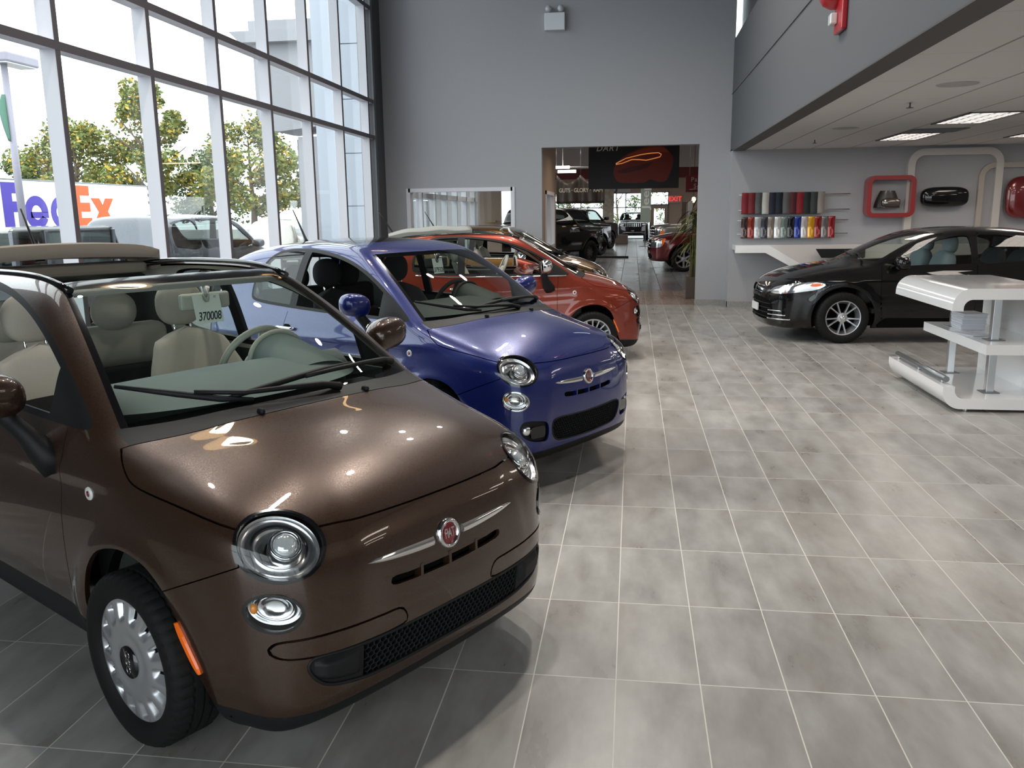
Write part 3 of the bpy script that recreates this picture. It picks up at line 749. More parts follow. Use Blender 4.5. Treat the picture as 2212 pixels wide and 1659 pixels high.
def fiat(name, label, pose, paint, variant='A', pill='paint', roof='steel', wheels='multi', seat=None, seat_low=None, dash=None, trim=None, wheelcol=None, mirror=None, belt=None, canvas=None, group=None, glass=None):
    F = F5['F']; root = thing(name, label, 'car', (pose[0], pose[1], 0), pose[2], group)
    def P(nm, labels, m, par=root, side=None, fl=0., off=0., v=variant, key=None):
        k = ('f5', tuple(labels) if isinstance(labels, list) else labels, v, side, fl, off)
        me = cached(k, lambda: f5_part(labels, v, nm, flange=fl, offset=off, side=side or 1, both=side is None))
        return link(nm, me, m, par)
    hood = P('hood', 'hood', paint, fl=.014)
    bump = P('front_bumper', 'bumper', paint, fl=.014)
    P('body_shell', ['quarter', 'roof_side'], paint, fl=.022)
    P('tailgate', 'tailgate', paint, fl=.014); P('rear_bumper', 'rear_bumper', paint, fl=.01)
    P('windscreen_header', 'header', M['black_gloss'] if roof in ('open', 'part') else paint)
    P('cowl_panel', 'cowl', M['black_plastic'], fl=.01); P('front_lip', 'front_lip', M['black_plastic'])
    ws = P('windscreen', 'windshield', glass or M['glass_car']); P('windscreen_border', 'windshield_band', M['black_gloss'], ws)
    P('rear_window', 'rear_glass', M['glass_car'])
    for sd in (1, -1):
        P('front_fender', 'fender', paint, side=sd, fl=.02)
        d = P('door', 'door', paint, side=sd, fl=.014)
        P('window_trim', 'window_trim', M['black_plastic'], side=sd, fl=.02); P('quarter_window', 'quarter_glass', M['glass_car'], side=sd)
        P('side_sill_shade', 'sill_trim', M['black_plastic'], side=sd); P('tail_lamp', 'tail_lamp', M['lamp_red'], side=sd)  # dark lower strip colours in the shading where the door curves under
        # door handle
        def handle():
            b = MB(); ys = np.linspace(2.12, 2.335, 12); zz = np.full(12, .882); xs = side_x(F, ys, zz)
            pts = [(xs[i]+.022+(-.02 if i in (0, 11) else 0), ys[i], .882) for i in range(12)]
            b.tube(pts, [.006]+[.0125]*10+[.006], 10); return b.mesh('door_handle')
        h = link('door_handle', cached('f5handle', handle), M['chrome'], d)
        def cup():
            b = MB(); q = rrect(.075, .05, .024, 6); x0 = float(side_x(F, np.array([2.23]), np.array([.882]))[0]); b.prism(q, -.004, .0015, frame_matrix((x0, 2.22, .884), (0, 1, 0), (0, 0, 1))); return b.mesh('handle_shade_patch')
        hc = link('handle_shade_patch', cached('f5cup', cup), M['dark_void'], d)  # flat near-black patch painting the shaded hollow behind the handle
        # mirror
        def mir():
            b = MB(); b.ball((.905, 1.275, 1.115), .112, .078, .078, 32, 18, .82)
            for v in b.bm.verts:
                if v.co.y > 1.31: v.co.y = 1.31+(v.co.y-1.31)*.25
                v.co.z += .12*(v.co.x-.905)
            return b.mesh('mirror')
        def stalk():
            b = MB(); b.tube([(.875, 1.275, 1.06), (.85, 1.27, 1.02), (.81, 1.255, .965), (.775, 1.23, .90), (.74, 1.21, .85)], [.034, .030, .034, .050, .062], 14)
            for v in b.bm.verts: v.co.y = 1.25+(v.co.y-1.25)*1.25
            return b.mesh('mirror_stalk')
        def mgl():
            b = MB(); b.prism(rrect(.17, .115, .05, 8), 0, .004, frame_matrix((.905, 1.329, 1.115), (-1, 0, 0), (0, 0, 1))); return b.mesh('mirror_glass')
        mo = link('door_mirror', cached('f5mir', mir), mirror or paint, root); st = link('mirror_stalk', cached('f5stalk', stalk), M['black_plastic'], mo); mg = link('mirror_glass', cached('f5mg', mgl), M['chrome'], mo)
        # lamps
        def ring(lbl): return lambda: f5_part(lbl, 'A', lbl, flange=.012, offset=.005)
        def lens(lbl): return lambda: f5_part(lbl, 'A', lbl, offset=.007)
        def bowl(fr, a, bb, depth):
            def mk():
                b = MB(); p, u, v, n = fr; T = Matrix(((u[0], v[0], n[0], p[0]), (u[1], v[1], n[1], p[1]), (u[2], v[2], n[2], p[2]), (0, 0, 0, 1)))
                prof = [(1.0, -.002), (.93, -.014), (.90, -.020), (.70, -depth*.45), (.66, -depth*.40), (.62, -depth*.42), (.45, -depth*.8), (.25, -depth), (0, -depth)]
                b.lathe(prof, 48)
                for w in b.bm.verts:
                    r2 = (w.co.x**2+w.co.y**2); w.co.x *= a; w.co.y *= bb; w.co.z -= .035*r2+.006
                b.xf(T); return b.mesh('reflector')
            return mk
        hl = link('headlight', cached('f5hring', ring('headlight_ring')), M['black_gloss'], root)
        o1 = link('headlight_reflector', cached('f5hbowl', bowl(HL, HB[0]*.9, HB[1]*.9, .075)), M['reflector'], hl)
        def proj():
            b = MB(); p, u, v, n = HL; T = Matrix(((u[0], v[0], n[0], p[0]), (u[1], v[1], n[1], p[1]), (u[2], v[2], n[2], p[2]), (0, 0, 0, 1)))
            b.lathe([(.050, -.072), (.050, -.030), (.046, -.022), (.040, -.026), (.038, -.032)], 36, T @ tr(-.015, .006, 0)); return b.mesh('lamp_barrel')
        def dome():
            b = MB(); p, u, v, n = HL; T = Matrix(((u[0], v[0], n[0], p[0]), (u[1], v[1], n[1], p[1]), (u[2], v[2], n[2], p[2]), (0, 0, 0, 1)))
            b.lathe([(.038, -.034), (.034, -.022), (.022, -.013), (.010, -.010), (0, -.0095)], 36, T @ tr(-.015, .006, 0)); return b.mesh('bulb_dome')
        o2 = link('lamp_barrel', cached('f5proj', proj), M['chrome'], hl); o3 = link('bulb_dome', cached('f5dome', dome), M['lamp_glass'], hl)
        o4 = link('headlight_lens', cached('f5hlens', lens('headlight')), M['glass_lens'], hl)
        tlp = link('turn_lamp', cached('f5tring', ring('turn_ring')), M['chrome'] if variant == 'B' else M['black_gloss'], root)
        o5 = link('turn_reflector', cached('f5tbowl', bowl(TL, TB[0]*.9, TB[1]*.88, .055)), M['reflector'], tlp); o6 = link('turn_lens', cached('f5tlens', lens('turn')), M['glass_lens'], tlp)
        def tb():
            b = MB(); p, u, v, n = TL; c = Vector(p)+Vector(u)*.058-Vector(n)*.02; b.ball(c, .012, .012, .016, 14, 8); return b.mesh('amber_bulb')
        o7 = link('amber_bulb', cached('f5tb', tb), M['amber_bulb'], tlp)
        # side marker, fender badge
        def mark():
            b = MB(); ys = np.linspace(.455, .385, 9); zs = np.linspace(.490, .335, 9)
            xs = side_x(F, ys, zs); w = [.004, .010, .013, .013, .013, .013, .013, .012, .006]
            rows = []
            for i in range(9):
                a = side_x(F, np.array([ys[i]-w[i]]), np.array([zs[i]]))[0]; c = side_x(F, np.array([ys[i]+w[i]]), np.array([zs[i]]))[0]
                rows.append([b.bm.verts.new((a-.002, ys[i]-w[i], zs[i])), b.bm.verts.new((a+.008, ys[i]-w[i]*.7, zs[i])), b.bm.verts.new((c+.008, ys[i]+w[i]*.7, zs[i])), b.bm.verts.new((c-.002, ys[i]+w[i], zs[i]))])
            for i in range(8):
                for j in range(3): b.bm.faces.new((rows[i][j], rows[i+1][j], rows[i+1][j+1], rows[i][j+1]))
            b.bm.faces.new(rows[0]); b.bm.faces.new(rows[-1][::-1]); return b.mesh('side_marker')
        mk_ = link('side_marker', cached('f5mark', mark), M['amber'], root)
        def fb():
            b = MB(); x0 = float(side_x(F, np.array([.913]), np.array([.81]))[0]); b.lathe([(0, .004), (.010, .004), (.011, .006), (.021, .005), (.023, 0), (.023, -.01)], 28, frame_matrix((x0, .913, .81), (0, 1, 0), (0, 0, 1))); return b.mesh('fender_badge')
        fbo = link('fender_badge', cached('f5fb', fb), M['white_enamel'], root)
        def fb2():
            b = MB(); x0 = float(side_x(F, np.array([.913]), np.array([.81]))[0]); b.lathe([(0, .0065), (.010, .0065), (.010, 0)], 20, frame_matrix((x0, .913, .81), (0, 1, 0), (0, 0, 1))); return b.mesh('badge_centre')
        fbc = link('badge_centre', cached('f5fb2', fb2), M['badge_red'], fbo)
        # bars either side of the badge
        def bar():
            b = MB(); n = 20; rows = []
            for i in range(n):
                t = i/(n-1); x = lerp(.072, .350, t); zc = .6325+.012*t**1.5; w = .0135*(1-t**2.2)**.6+.001
                q = []
                for s_, o_ in ((1, -.002), (1, .004), (.35, .010), (-.5, .008), (-1, .003), (-1, -.002)):
                    zz = zc+s_*w; y = float(front_y(F, np.array([x]), np.array([zz]))[0]); q.append(b.bm.verts.new((x, y-o_*(.5+.5*(1-t)), zz)))
                rows.append(q)
            for i in range(n-1):
                for j in range(6): b.bm.faces.new((rows[i][j], rows[i+1][j], rows[i+1][(j+1) % 6], rows[i][(j+1) % 6]))
            b.bm.faces.new(rows[0]); b.bm.faces.new(rows[-1][::-1]); me = b.mesh('chrome_bar'); sharp(me, 40); return me
        cb = link('chrome_bar', cached('f5bar', bar), M['chrome'], root)
        mirrored = [h, hc, mo, hl, tlp, mk_, fbo, cb]
        subs = [st, mg, o1, o2, o3, o4, o5, o6, o7, fbc]
        if sd < 0:
            for o in mirrored+subs:
                if o.parent in mirrored: continue
                o.scale.x = -1
        if belt:
            def bl():
                b = MB(); ys = np.linspace(1.0, 2.70, 30); zz = np.array([1.002+.012*max(0, (q-1.4)/1.0)+.02*max(0, (q-2.3)/.4) for q in ys]); xs = side_x(F, ys, zz); b.tube([(xs[i]+.004, ys[i], zz[i]) for i in range(30)], .0075, 8); return b.mesh('belt_moulding')
            o = link('belt_moulding', cached('f5belt', bl), M['chrome'], root); o.scale.x = sd
    # badge
    yb = float(front_y(F, np.array([0.]), np.array([.637]))[0]); nrm = gradient(F, np.array([[0., yb, .637]]))[0]; nrm /= np.linalg.norm(nrm)
    BT = frame_matrix((0, yb, .637), (1, 0, 0), (0, nrm[2], -nrm[1]))
    def ringb(): b = MB(); b.lathe([(.036, .004), (.038, .012), (.044, .014), (.050, .010), (.052, .002), (.052, -.01)], 48, BT); return b.mesh('badge')
    def discb(): b = MB(); b.lathe([(0, .0085), (.030, .008), (.0375, .005)], 48, BT); return b.mesh('badge_disc')
    bo = link('badge', cached('f5badge', ringb), M['chrome'], root); link('badge_disc', cached('f5bdisc', discb), M['badge_red'], bo)
    def letters():
        me = text_mesh('FIAT', .030, .0008, .0004, spacing=.92); me.transform(BT @ tr(0, 0, .0092) @ Matrix.Diagonal((-.86, 1.55, 1, 1)) @ Matrix.Diagonal((-1, 1, 1, 1))); return me
    link('badge_lettering', cached('f5btext', letters), M['chrome'], bo)
    # upper slot
    so = P('air_slot', 'slot', M['dark_void'], off=-.03)
    def posts():
        b = MB()
        for x in (-.135, 0, .135): y = float(front_y(F, np.array([x]), np.array([.55]))[0]); b.box(x-.006, x+.006, y-.001, y+.03, .525, .575)
        return b.mesh('slot_post')
    link('slot_post', cached('f5posts', posts), paint, so)
    # lower grille
    go = P('lower_grille', 'grille', M['dark_void'], off=-.045)
    def comb(gr, xl):
        def mk():
            b = MB(); R = .0135; px, pz = R*math.sqrt(3), R*1.5*.80; cs = []
            for j in range(-1, 20):
                for i in range(-40, 41):
                    x = (i+.5*(j % 2))*px; z = .245+j*pz
                    if abs(x) < xl-.006: cs.append((x, z))
            cs = np.array(cs); d = gr(cs[:, 0], 0*cs[:, 0], cs[:, 1]); cs = cs[d < -.002]
            a = np.radians(60*np.arange(6)+30); off = np.stack([np.cos(a), np.sin(a)*.80], 1)
            pin = cs[:, None]+off*R*.82; pout = cs[:, None]+off*R*1.02
            yi = front_y(F, pin[..., 0], pin[..., 1]); yo = front_y(F, pout[..., 0], pout[..., 1])
            for q in range(len(cs)):
                I = [b.bm.verts.new((pin[q, k, 0], yi[q, k]+.010, pin[q, k, 1])) for k in range(6)]; O = [b.bm.verts.new((pout[q, k, 0], yo[q, k]+.008, pout[q, k, 1])) for k in range(6)]
                B = [b.bm.verts.new((pin[q, k, 0], yi[q, k]+.026, pin[q, k, 1])) for k in range(6)]
                for k in range(6):
                    l = (k+1) % 6; b.bm.faces.new((O[k], O[l], I[l], I[k])); b.bm.faces.new((I[k], I[l], B[l], B[k]))
            return b.mesh('grille_mesh')
        return mk
    link('grille_mesh', cached(('f5comb', variant), comb(F5D['grA' if variant == 'A' else 'grB'], .388 if variant == 'A' else .5)), M['black_plastic'], go)
    def rim(gr, k):
        def mk():
            b = MB(); pts = []
            for a in np.linspace(0, 2*PI, 121)[:-1]:
                c, s_ = math.cos(a), math.sin(a); t0, t1 = 0., .8; z0 = .335
                for _ in range(30):
                    m = (t0+t1)/2
                    if gr(np.array([c*m]), np.array([0.]), np.array([z0+s_*m*.25]))[0] < 0: t0 = m
                    else: t1 = m
                pts.append((c*t0, z0+s_*t0*.25))
            pts = np.array(pts); y = front_y(F, pts[:, 0], pts[:, 1])
            P3 = [(pts[i, 0], y[i]+.002, pts[i, 1]) for i in range(120)]; b.tube(P3+[P3[0]], .006, 8, False); return b.mesh('grille_border')
        return mk
    link('grille_border', cached(('f5rim', variant), rim(F5D['grA' if variant == 'A' else 'grB'], variant)), M['black_plastic'], go)
    if variant == 'A':
        for sd in (1, -1):
            o = P('fog_lamp_cover', 'plug', M['black_plastic'], side=sd, off=-.004, fl=.03)
            def lump():
                b = MB(); n = 14; rows = []
                for i in range(n):
                    row = []
                    for j in range(n):
                        u, v = i/(n-1), j/(n-1); x = lerp(.395, .548, u); z = lerp(.300+.018*u*u*2, .392, v); y = float(front_y(F, np.array([x]), np.array([z]))[0])
                        e = min(1, 7*min(u, 1-u))*min(1, 5*min(v, 1-v)); e = e*e*(3-2*e); row.append(b.bm.verts.new((x, y+.004-.018*e, z)))
                    rows.append(row)
                for i in range(n-1):
                    for j in range(n-1): f = b.bm.faces.new((rows[i][j], rows[i+1][j], rows[i+1][j+1], rows[i][j+1])); f.smooth = True
                return b.mesh('cover_block')
            c = link('cover_block', cached('f5lump', lump), M['black_plastic'], o); c.scale.x = sd
            P('bumper_strip', 'strip', M['chrome'] if pill == 'chrome' else paint, side=sd, off=.003 if pill == 'chrome' else .001, fl=.012)
    else:
        for sd in (1, -1):
            o = P('fog_lamp', 'fog', M['black_plastic'], side=sd, off=-.022)
            def fogl():
                b = MB(); y = float(front_y(F, np.array([.575]), np.array([.365]))[0]); b.lathe([(0, .012), (.020, .010), (.032, .004), (.034, -.02)], 28, frame_matrix((.572, y+.018, .368), (.9, .45, 0), (0, 0, 1)) @ rot('Y', 0)); return b.mesh('fog_bulb')
            c = link('fog_bulb', cached('f5fog', fogl), M['reflector'], o); c.scale.x = sd
            def fshelf():
                b = MB(); y = float(front_y(F, np.array([.5]), np.array([.35]))[0]); b.prism(rrect(.12, .075, .02, 5), 0, .012, frame_matrix((.495, y+.022, .352), (.98, .18, 0), (0, 0, 1))); return b.mesh('fog_surround')
            c = link('fog_surround', cached('f5fsh', fshelf), M['black_gloss'], o); c.scale.x = sd
    # wipers and washer jets
    for k in (0, 1):
        def wip(k=k):
            b = MB()
            def gl(x, q, up):
                p = project(F, np.array([[x, q, 1.03+.42*(q-.72)]]), 14, .05); n = gradient(F, p)[0]; n /= np.linalg.norm(n); return tuple(p[0]+n*up)
            if k == 0: arm = [(.136, .725, .012), (.05, .735, .030), (-.10, .752, .034), (-.25, .785, .030), (-.40, .862, .026)]; bl = [(-.23, .760, .012), (-.33, .805, .013), (-.45, .892, .013), (-.607, 1.008, .012)]
            else: arm = [(.605, .885, .012), (.52, .868, .030), (.36, .835, .034), (.15, .805, .032), (.02, .795, .028)]; bl = [(.31, .860, .012), (.15, .835, .013), (0, .815, .013), (-.17, .800, .013), (-.31, .800, .012)]
            b.tube([gl(*q) for q in arm], [.017, .012, .010, .009, .008], 8); b.tube([gl(*q) for q in bl], [.007]+[.012]*(len(bl)-2)+[.007], 8)
            return b.mesh('wiper')
        link('wiper', cached(('f5wip', k), wip), M['black_plastic'], root)
    for x in (-.245, .245):
        def jet(x=x):
            b = MB(); y = .682; z = float(project(F, np.array([[x, y+.02, 1.02]]), 10)[0][2]); b.ball((x, y+.015, z+.004), .011, .018, .012, 12, 8, .8); return b.mesh('washer_jet')
        link('washer_jet', cached(('f5jet', x), jet), M['black_plastic'], root)
    # roof
    if roof == 'steel': P('roof_panel', ['roof', 'roof_front'], paint, fl=.01)
    elif roof == 'glass': P('glass_roof', 'roof', M['black_gloss'], fl=.01); P('roof_panel', 'roof_front', paint, fl=.01)
    if roof in ('open', 'part'):
        y0 = 2.60 if roof == 'open' else 2.02
        def stack(y0=y0, hh=.072 if roof == 'open' else .05):
            b = MB(); n = 25; m = 14
            def top(x, y): return float(project(F, np.array([[x, y, 1.51]]), 10, .1)[0][2])
            rows = []
            for i in range(n):
                x = lerp(-.50, .50, i/(n-1)); row = []
                for j in range(m):
                    v = j/(m-1); y = lerp(y0, 2.98, v); e = math.sin(PI*min(1, .12+v*.88))**.5*(1-.5*v) if v < 1 else 0
                    edge = 1-(abs(x)/.50)**8
                    row.append(b.bm.verts.new((x, y+(.02 if v == 0 else 0), (1.522-.02*x*x*4-.10*max(0, y-2.5)**1.5)+hh*e*(.45+.55*edge)+.006*math.cos(v*16))))
                rows.append([b.bm.verts.new((x, y0+.035, 1.50-.08*x*x))]+row)
            for i in range(n-1):
                for j in range(m): f = b.bm.faces.new((rows[i][j], rows[i+1][j], rows[i+1][j+1], rows[i][j+1])); f.smooth = True
            for k in (0, n-1):
                lo = [b.bm.verts.new((v.co.x*.995, v.co.y, 1.43-.12*max(0, v.co.y-2.6))) for v in rows[k]]
                for j in range(m): b.bm.faces.new((rows[k][j], rows[k][j+1], lo[j+1], lo[j]))
            return b.mesh('folded_canvas_roof')
        link('folded_canvas_roof', cached(('f5stack', roof), stack), canvas or M['fabric_taupe'], root)
        def under(y0=y0):
            b = MB(); b.box(-.47, .47, y0+.10, 2.95, 1.40, 1.46, .02); return b.mesh('canvas_lining')
        link('canvas_lining', cached(('f5under', roof), under), canvas or M['fabric_taupe'], root)
        for sd in (1, -1):
            def rail():
                b = MB(); ys = np.linspace(1.50, 2.9, 18); pts = []
                for y in ys:
                    x = .505-.02*(y-2.1)**2; p = project(F, np.array([[x, y, 1.5]]), 10, .1)[0]; pts.append((x, y, p[2]-.004))
                b.tube(pts, .014, 8); return b.mesh('roof_rail')
            o = link('roof_rail', cached('f5rail', rail), M['black_gloss'], root); o.scale.x = sd
        if roof == 'part':
            def defl():
                b = MB(); b.tube([(-.42, 1.56, 1.462), (-.40, 1.60, 1.50), (-.2, 1.58, 1.53), (.2, 1.58, 1.53), (.40, 1.60, 1.50), (.42, 1.56, 1.462)], .012, 8); return b.mesh('wind_deflector')
            link('wind_deflector', cached('f5defl', defl), M['glass_frost'], root)
    if roof != 'glass':
        def ant():
            b = MB(); b.tube([(0, 2.78, 1.52), (0, 2.80, 1.535), (0, 2.95, 1.66), (0, 3.12, 1.80)], [.022, .012, .006, .004], 8); return b.mesh('antenna')
    def ant2():
        b = MB(); b.tube([(0, 2.93, 1.475), (0, 2.935, 1.50), (0, 3.02, 1.64), (0, 3.09, 1.75)], [.028, .012, .006, .0045], 8); return b.mesh('antenna')
    link('antenna', cached('f5ant', ant2), M['black_plastic'], root)
    # wheels and wells
    for x, y in ((.715, .70), (-.715, .70), (.71, 3.0), (-.71, 3.0)): add_wheel(root, x, y, .293, .185, .212, wheels)
    def liner():
        b = MB()
        for sx in (1, -1):
            for cy in (.70, 3.0):
                g = []
                for i in range(25):
                    a = PI*(-.02+1.04*i/24); q = [b.bm.verts.new((sx*x, cy+.01+.335*math.cos(a), .32+.352*math.sin(a))) for x in (.70, .45)]; g.append(q)
                for i in range(24): b.bm.faces.new((g[i][0], g[i+1][0], g[i+1][1], g[i][1]))
                b.bm.faces.new([q[1] for q in g])
        b.box(-.70, .70, .30, 3.3, .20, .24); b.box(-.44, .44, .15, 1.2, .2, .60, .03); return b.mesh('underbody')
    link('underbody', cached('f5under_', liner), M['dark_void'], root)
    # cabin
    tr_ = trim or M['ivory_trim']
    P('pillar_trim', ['roof_side', 'header'], tr_, off=-.032); P('door_trim', ['door', 'quarter'], M['dash_black'], off=-.034)
    def tub():
        b = MB(); b.box(-.70, .70, 1.15, 3.2, .27, .31); b.box(-.66, .66, .80, 1.18, .27, .955, .03); b.box(-.60, .60, 2.95, 3.25, .3, .98, .04); return b.mesh('cabin_floor')
    link('cabin_floor', cached('f5tub', tub), M['dash_black'], root)
    dm = dash or M['dash_grey']
    def dashm():
        b = MB(); n, m = 33, 14
        def fn(u, v):
            x = lerp(-.64, .64, u); fr = .91+.24*(x/.64)**2+.10*(x/.64)**8; yy = lerp(fr, 1.40-.02*(x/.66)**2, v); z = 1.015+.075*math.sin(PI*min(1, v*1.0)*.62)-.02*(x/.66)**2
            if v > .8: z -= ((v-.8)/.2)**2*.09
            return (x, yy, z)
        b.grid(fn, n, m)
        b.box(-.64, .64, 1.25, 1.42, .62, 1.02, .05); return b.mesh('dashboard')
    do = link('dashboard', cached('f5dash', dashm), dm, root)
    def hoodi():
        b = MB()
        def fn(u, v):
            a = PI*u; r = .155-.01*v; return (.365+r*math.cos(a), lerp(1.12, 1.42, v), 1.02+.03*v+r*.82*math.sin(a)*(.35+.65*v**.7))
        b.grid(fn, 24, 10); return b.mesh('instrument_hood')
    link('instrument_hood', cached('f5ihood', hoodi), dm, do)
    def irim():
        b = MB(); pts = [(.365+.150*math.cos(PI*i/20), 1.425, 1.05+.126*math.sin(PI*i/20)) for i in range(21)]; b.tube(pts, .012, 8); return b.mesh('instrument_rim')
    wc = wheelcol or M['ivory_leather']; link('instrument_rim', cached('f5irim', irim), wc, do)
    SWM = tr(.365, 1.60, 1.015) @ rot('X', math.radians(-66))
    def sw():
        b = MB(); pts = [(.182*math.cos(2*PI*i/48), .182*math.sin(2*PI*i/48), 0) for i in range(49)]; b.tube(pts, .0165, 12, False); b.xf(SWM); return b.mesh('steering_wheel')
    s_ = link('steering_wheel', cached('f5sw', sw), wc, root)
    def swh():
        b = MB(); b.ball((0, 0, -.01), .07, .06, .03, 24, 12, .8)
        for a in (0, PI, -PI/2): b.tube([(.05*math.cos(a), .05*math.sin(a), -.01), (.17*math.cos(a), .17*math.sin(a), 0)], [.022, .014], 8)
        b.xf(SWM); return b.mesh('steering_hub')
    link('steering_hub', cached('f5swh', swh), wc, s_)
    up, lo = seat or M['beige_cloth'], seat_low or M['black_cloth']
    f5_seat(root, .36, 1.79, up, lo); f5_seat(root, -.36, 1.79, up, lo)
    def rseat():
        b = MB(); b.box(-.58, .58, 2.72, 2.88, .88, 1.12, .06, 4); me = b.mesh('rear_seat'); sharp(me, 60); return me
    rs = link('rear_seat', cached('f5rseat', rseat), up, root)
    def rcush():
        b = MB(); b.box(-.58, .58, 2.42, 2.74, .38, .58, .06, 4); b.box(-.60, .60, 2.71, 2.86, .5, .90, .03, 4); me = b.mesh('rear_cushion'); sharp(me, 60); return me
    link('rear_cushion', cached('f5rcush', rcush), lo, rs)
    for x in (-.27, .27):
        def rh(x=x):
            b = MB(); b.ball((x, 2.74, 1.20), .125, .055, .105, 28, 16, .9); return b.mesh('rear_headrest')
        link('rear_headrest', cached(('f5rh', x), rh), up, rs)
    def rvm():
        b = MB(); b.box(-.115, .115, 1.385, 1.415, 1.315, 1.385, .014, 3); b.tube([(0, 1.39, 1.37), (0, 1.37, 1.41)], .010, 8); return b.mesh('rearview_mirror')
    link('rearview_mirror', cached('f5rvm', rvm), M['ivory_leather'] if trim is None else M['dash_black'], root)
    return root
M['lamp_glass'] = mat('lamp_bulb_glass', (.75, .78, .80), .05, .4, 1.0); M['glass_frost'] = mat('clear_plastic', (.55, .57, .56), .2, 0, .5)
def price_tag(name, label, pose, num, x, y, z, w=.118, h=.108, dz=0.):
    """card hung from the inside mirror, local car coordinates"""
    root = thing(name, label, 'price tag', (0, 0, 0), 0)
    T = Matrix.Translation((pose[0], pose[1], 0)) @ rot('Z', pose[2]) @ frame_matrix((x, y, z), (1, 0, 0), (0, .22, 1))
    root.matrix_world = T
    b = MB(); P = [(-w/2, -h/2), (w/2, -h/2), (w/2, h/2), (.018, h/2), (.016, h/2-.02), (.008, h/2-.032), (-.008, h/2-.032), (-.016, h/2-.02), (-.018, h/2), (-w/2, h/2)]
    b.prism(P, -.0008, .0008); b.obj('card', M['paper'], root)
    me = text_mesh(num, .050, .0004, .0004, spacing=.95, shear=.25); me.transform(tr(0, -h*.27, .0012) @ Matrix.Diagonal((.74, 1.0, 1, 1))); link('number', me, M['ink'], root)
    me = text_mesh('12', .012, .0003, 0, shear=.3); me.transform(tr(w*.30, h*.40, .0012)); link('small_number', me, M['ink'], root)
    b = MB(); b.tube([(-.010, h/2+.035, -.004), (-.012, h/2, .004), (0, h/2-.03, .004), (.012, h/2, .004), (.010, h/2+.035, -.004)], .0022, 6); b.obj('clip', M['glass_frost'], root)
    return root
POSE_BR = (-.57255, 2.63027, 1.03864); POSE_BL = (-.24877, 5.48566, 1.02782); POSE_RD = (.02, 10.62, 1.85); POSE_BZ = (-.37, 14.14, 1.58)
fiat('car', 'small brown hatchback nearest the camera with beige seats and open canvas roof', POSE_BR, M['paint_brown'], 'A', 'paint', 'open', 'cap14', canvas=M['fabric_taupe'])
fiat('car', 'glossy blue small hatchback parked between the brown and the copper red cars', POSE_BL, M['paint_blue'], 'B', 'paint', 'glass', 'multi', seat=M['black_cloth'], dash=M['dash_black'], trim=M['dash_black'], wheelcol=M['dash_black'])
fiat('car', 'copper red small hatchback with grey canvas roof and chrome mirrors', POSE_RD, M['paint_red'], 'A', 'chrome', 'part', 'multi', mirror=M['chrome'], belt=True, canvas=M['fabric_grey'], dash=M['paint_red'])
fiat('car', 'dark bronze small hatchback half hidden behind the copper red car', POSE_BZ, M['paint_bronze'], 'A', 'paint', 'steel', 'multi', mirror=M['paint_bronze'], belt=True)
price_tag('price_tag', 'white price card numbered 370008 behind the brown car windscreen', POSE_BR, '370008', -.02, 1.345, 1.322, .125, .118)
price_tag('price_tag', 'white price card numbered 379328 behind the blue car windscreen', POSE_BL, '379328', -.01, 1.37, 1.322, .105, .112)
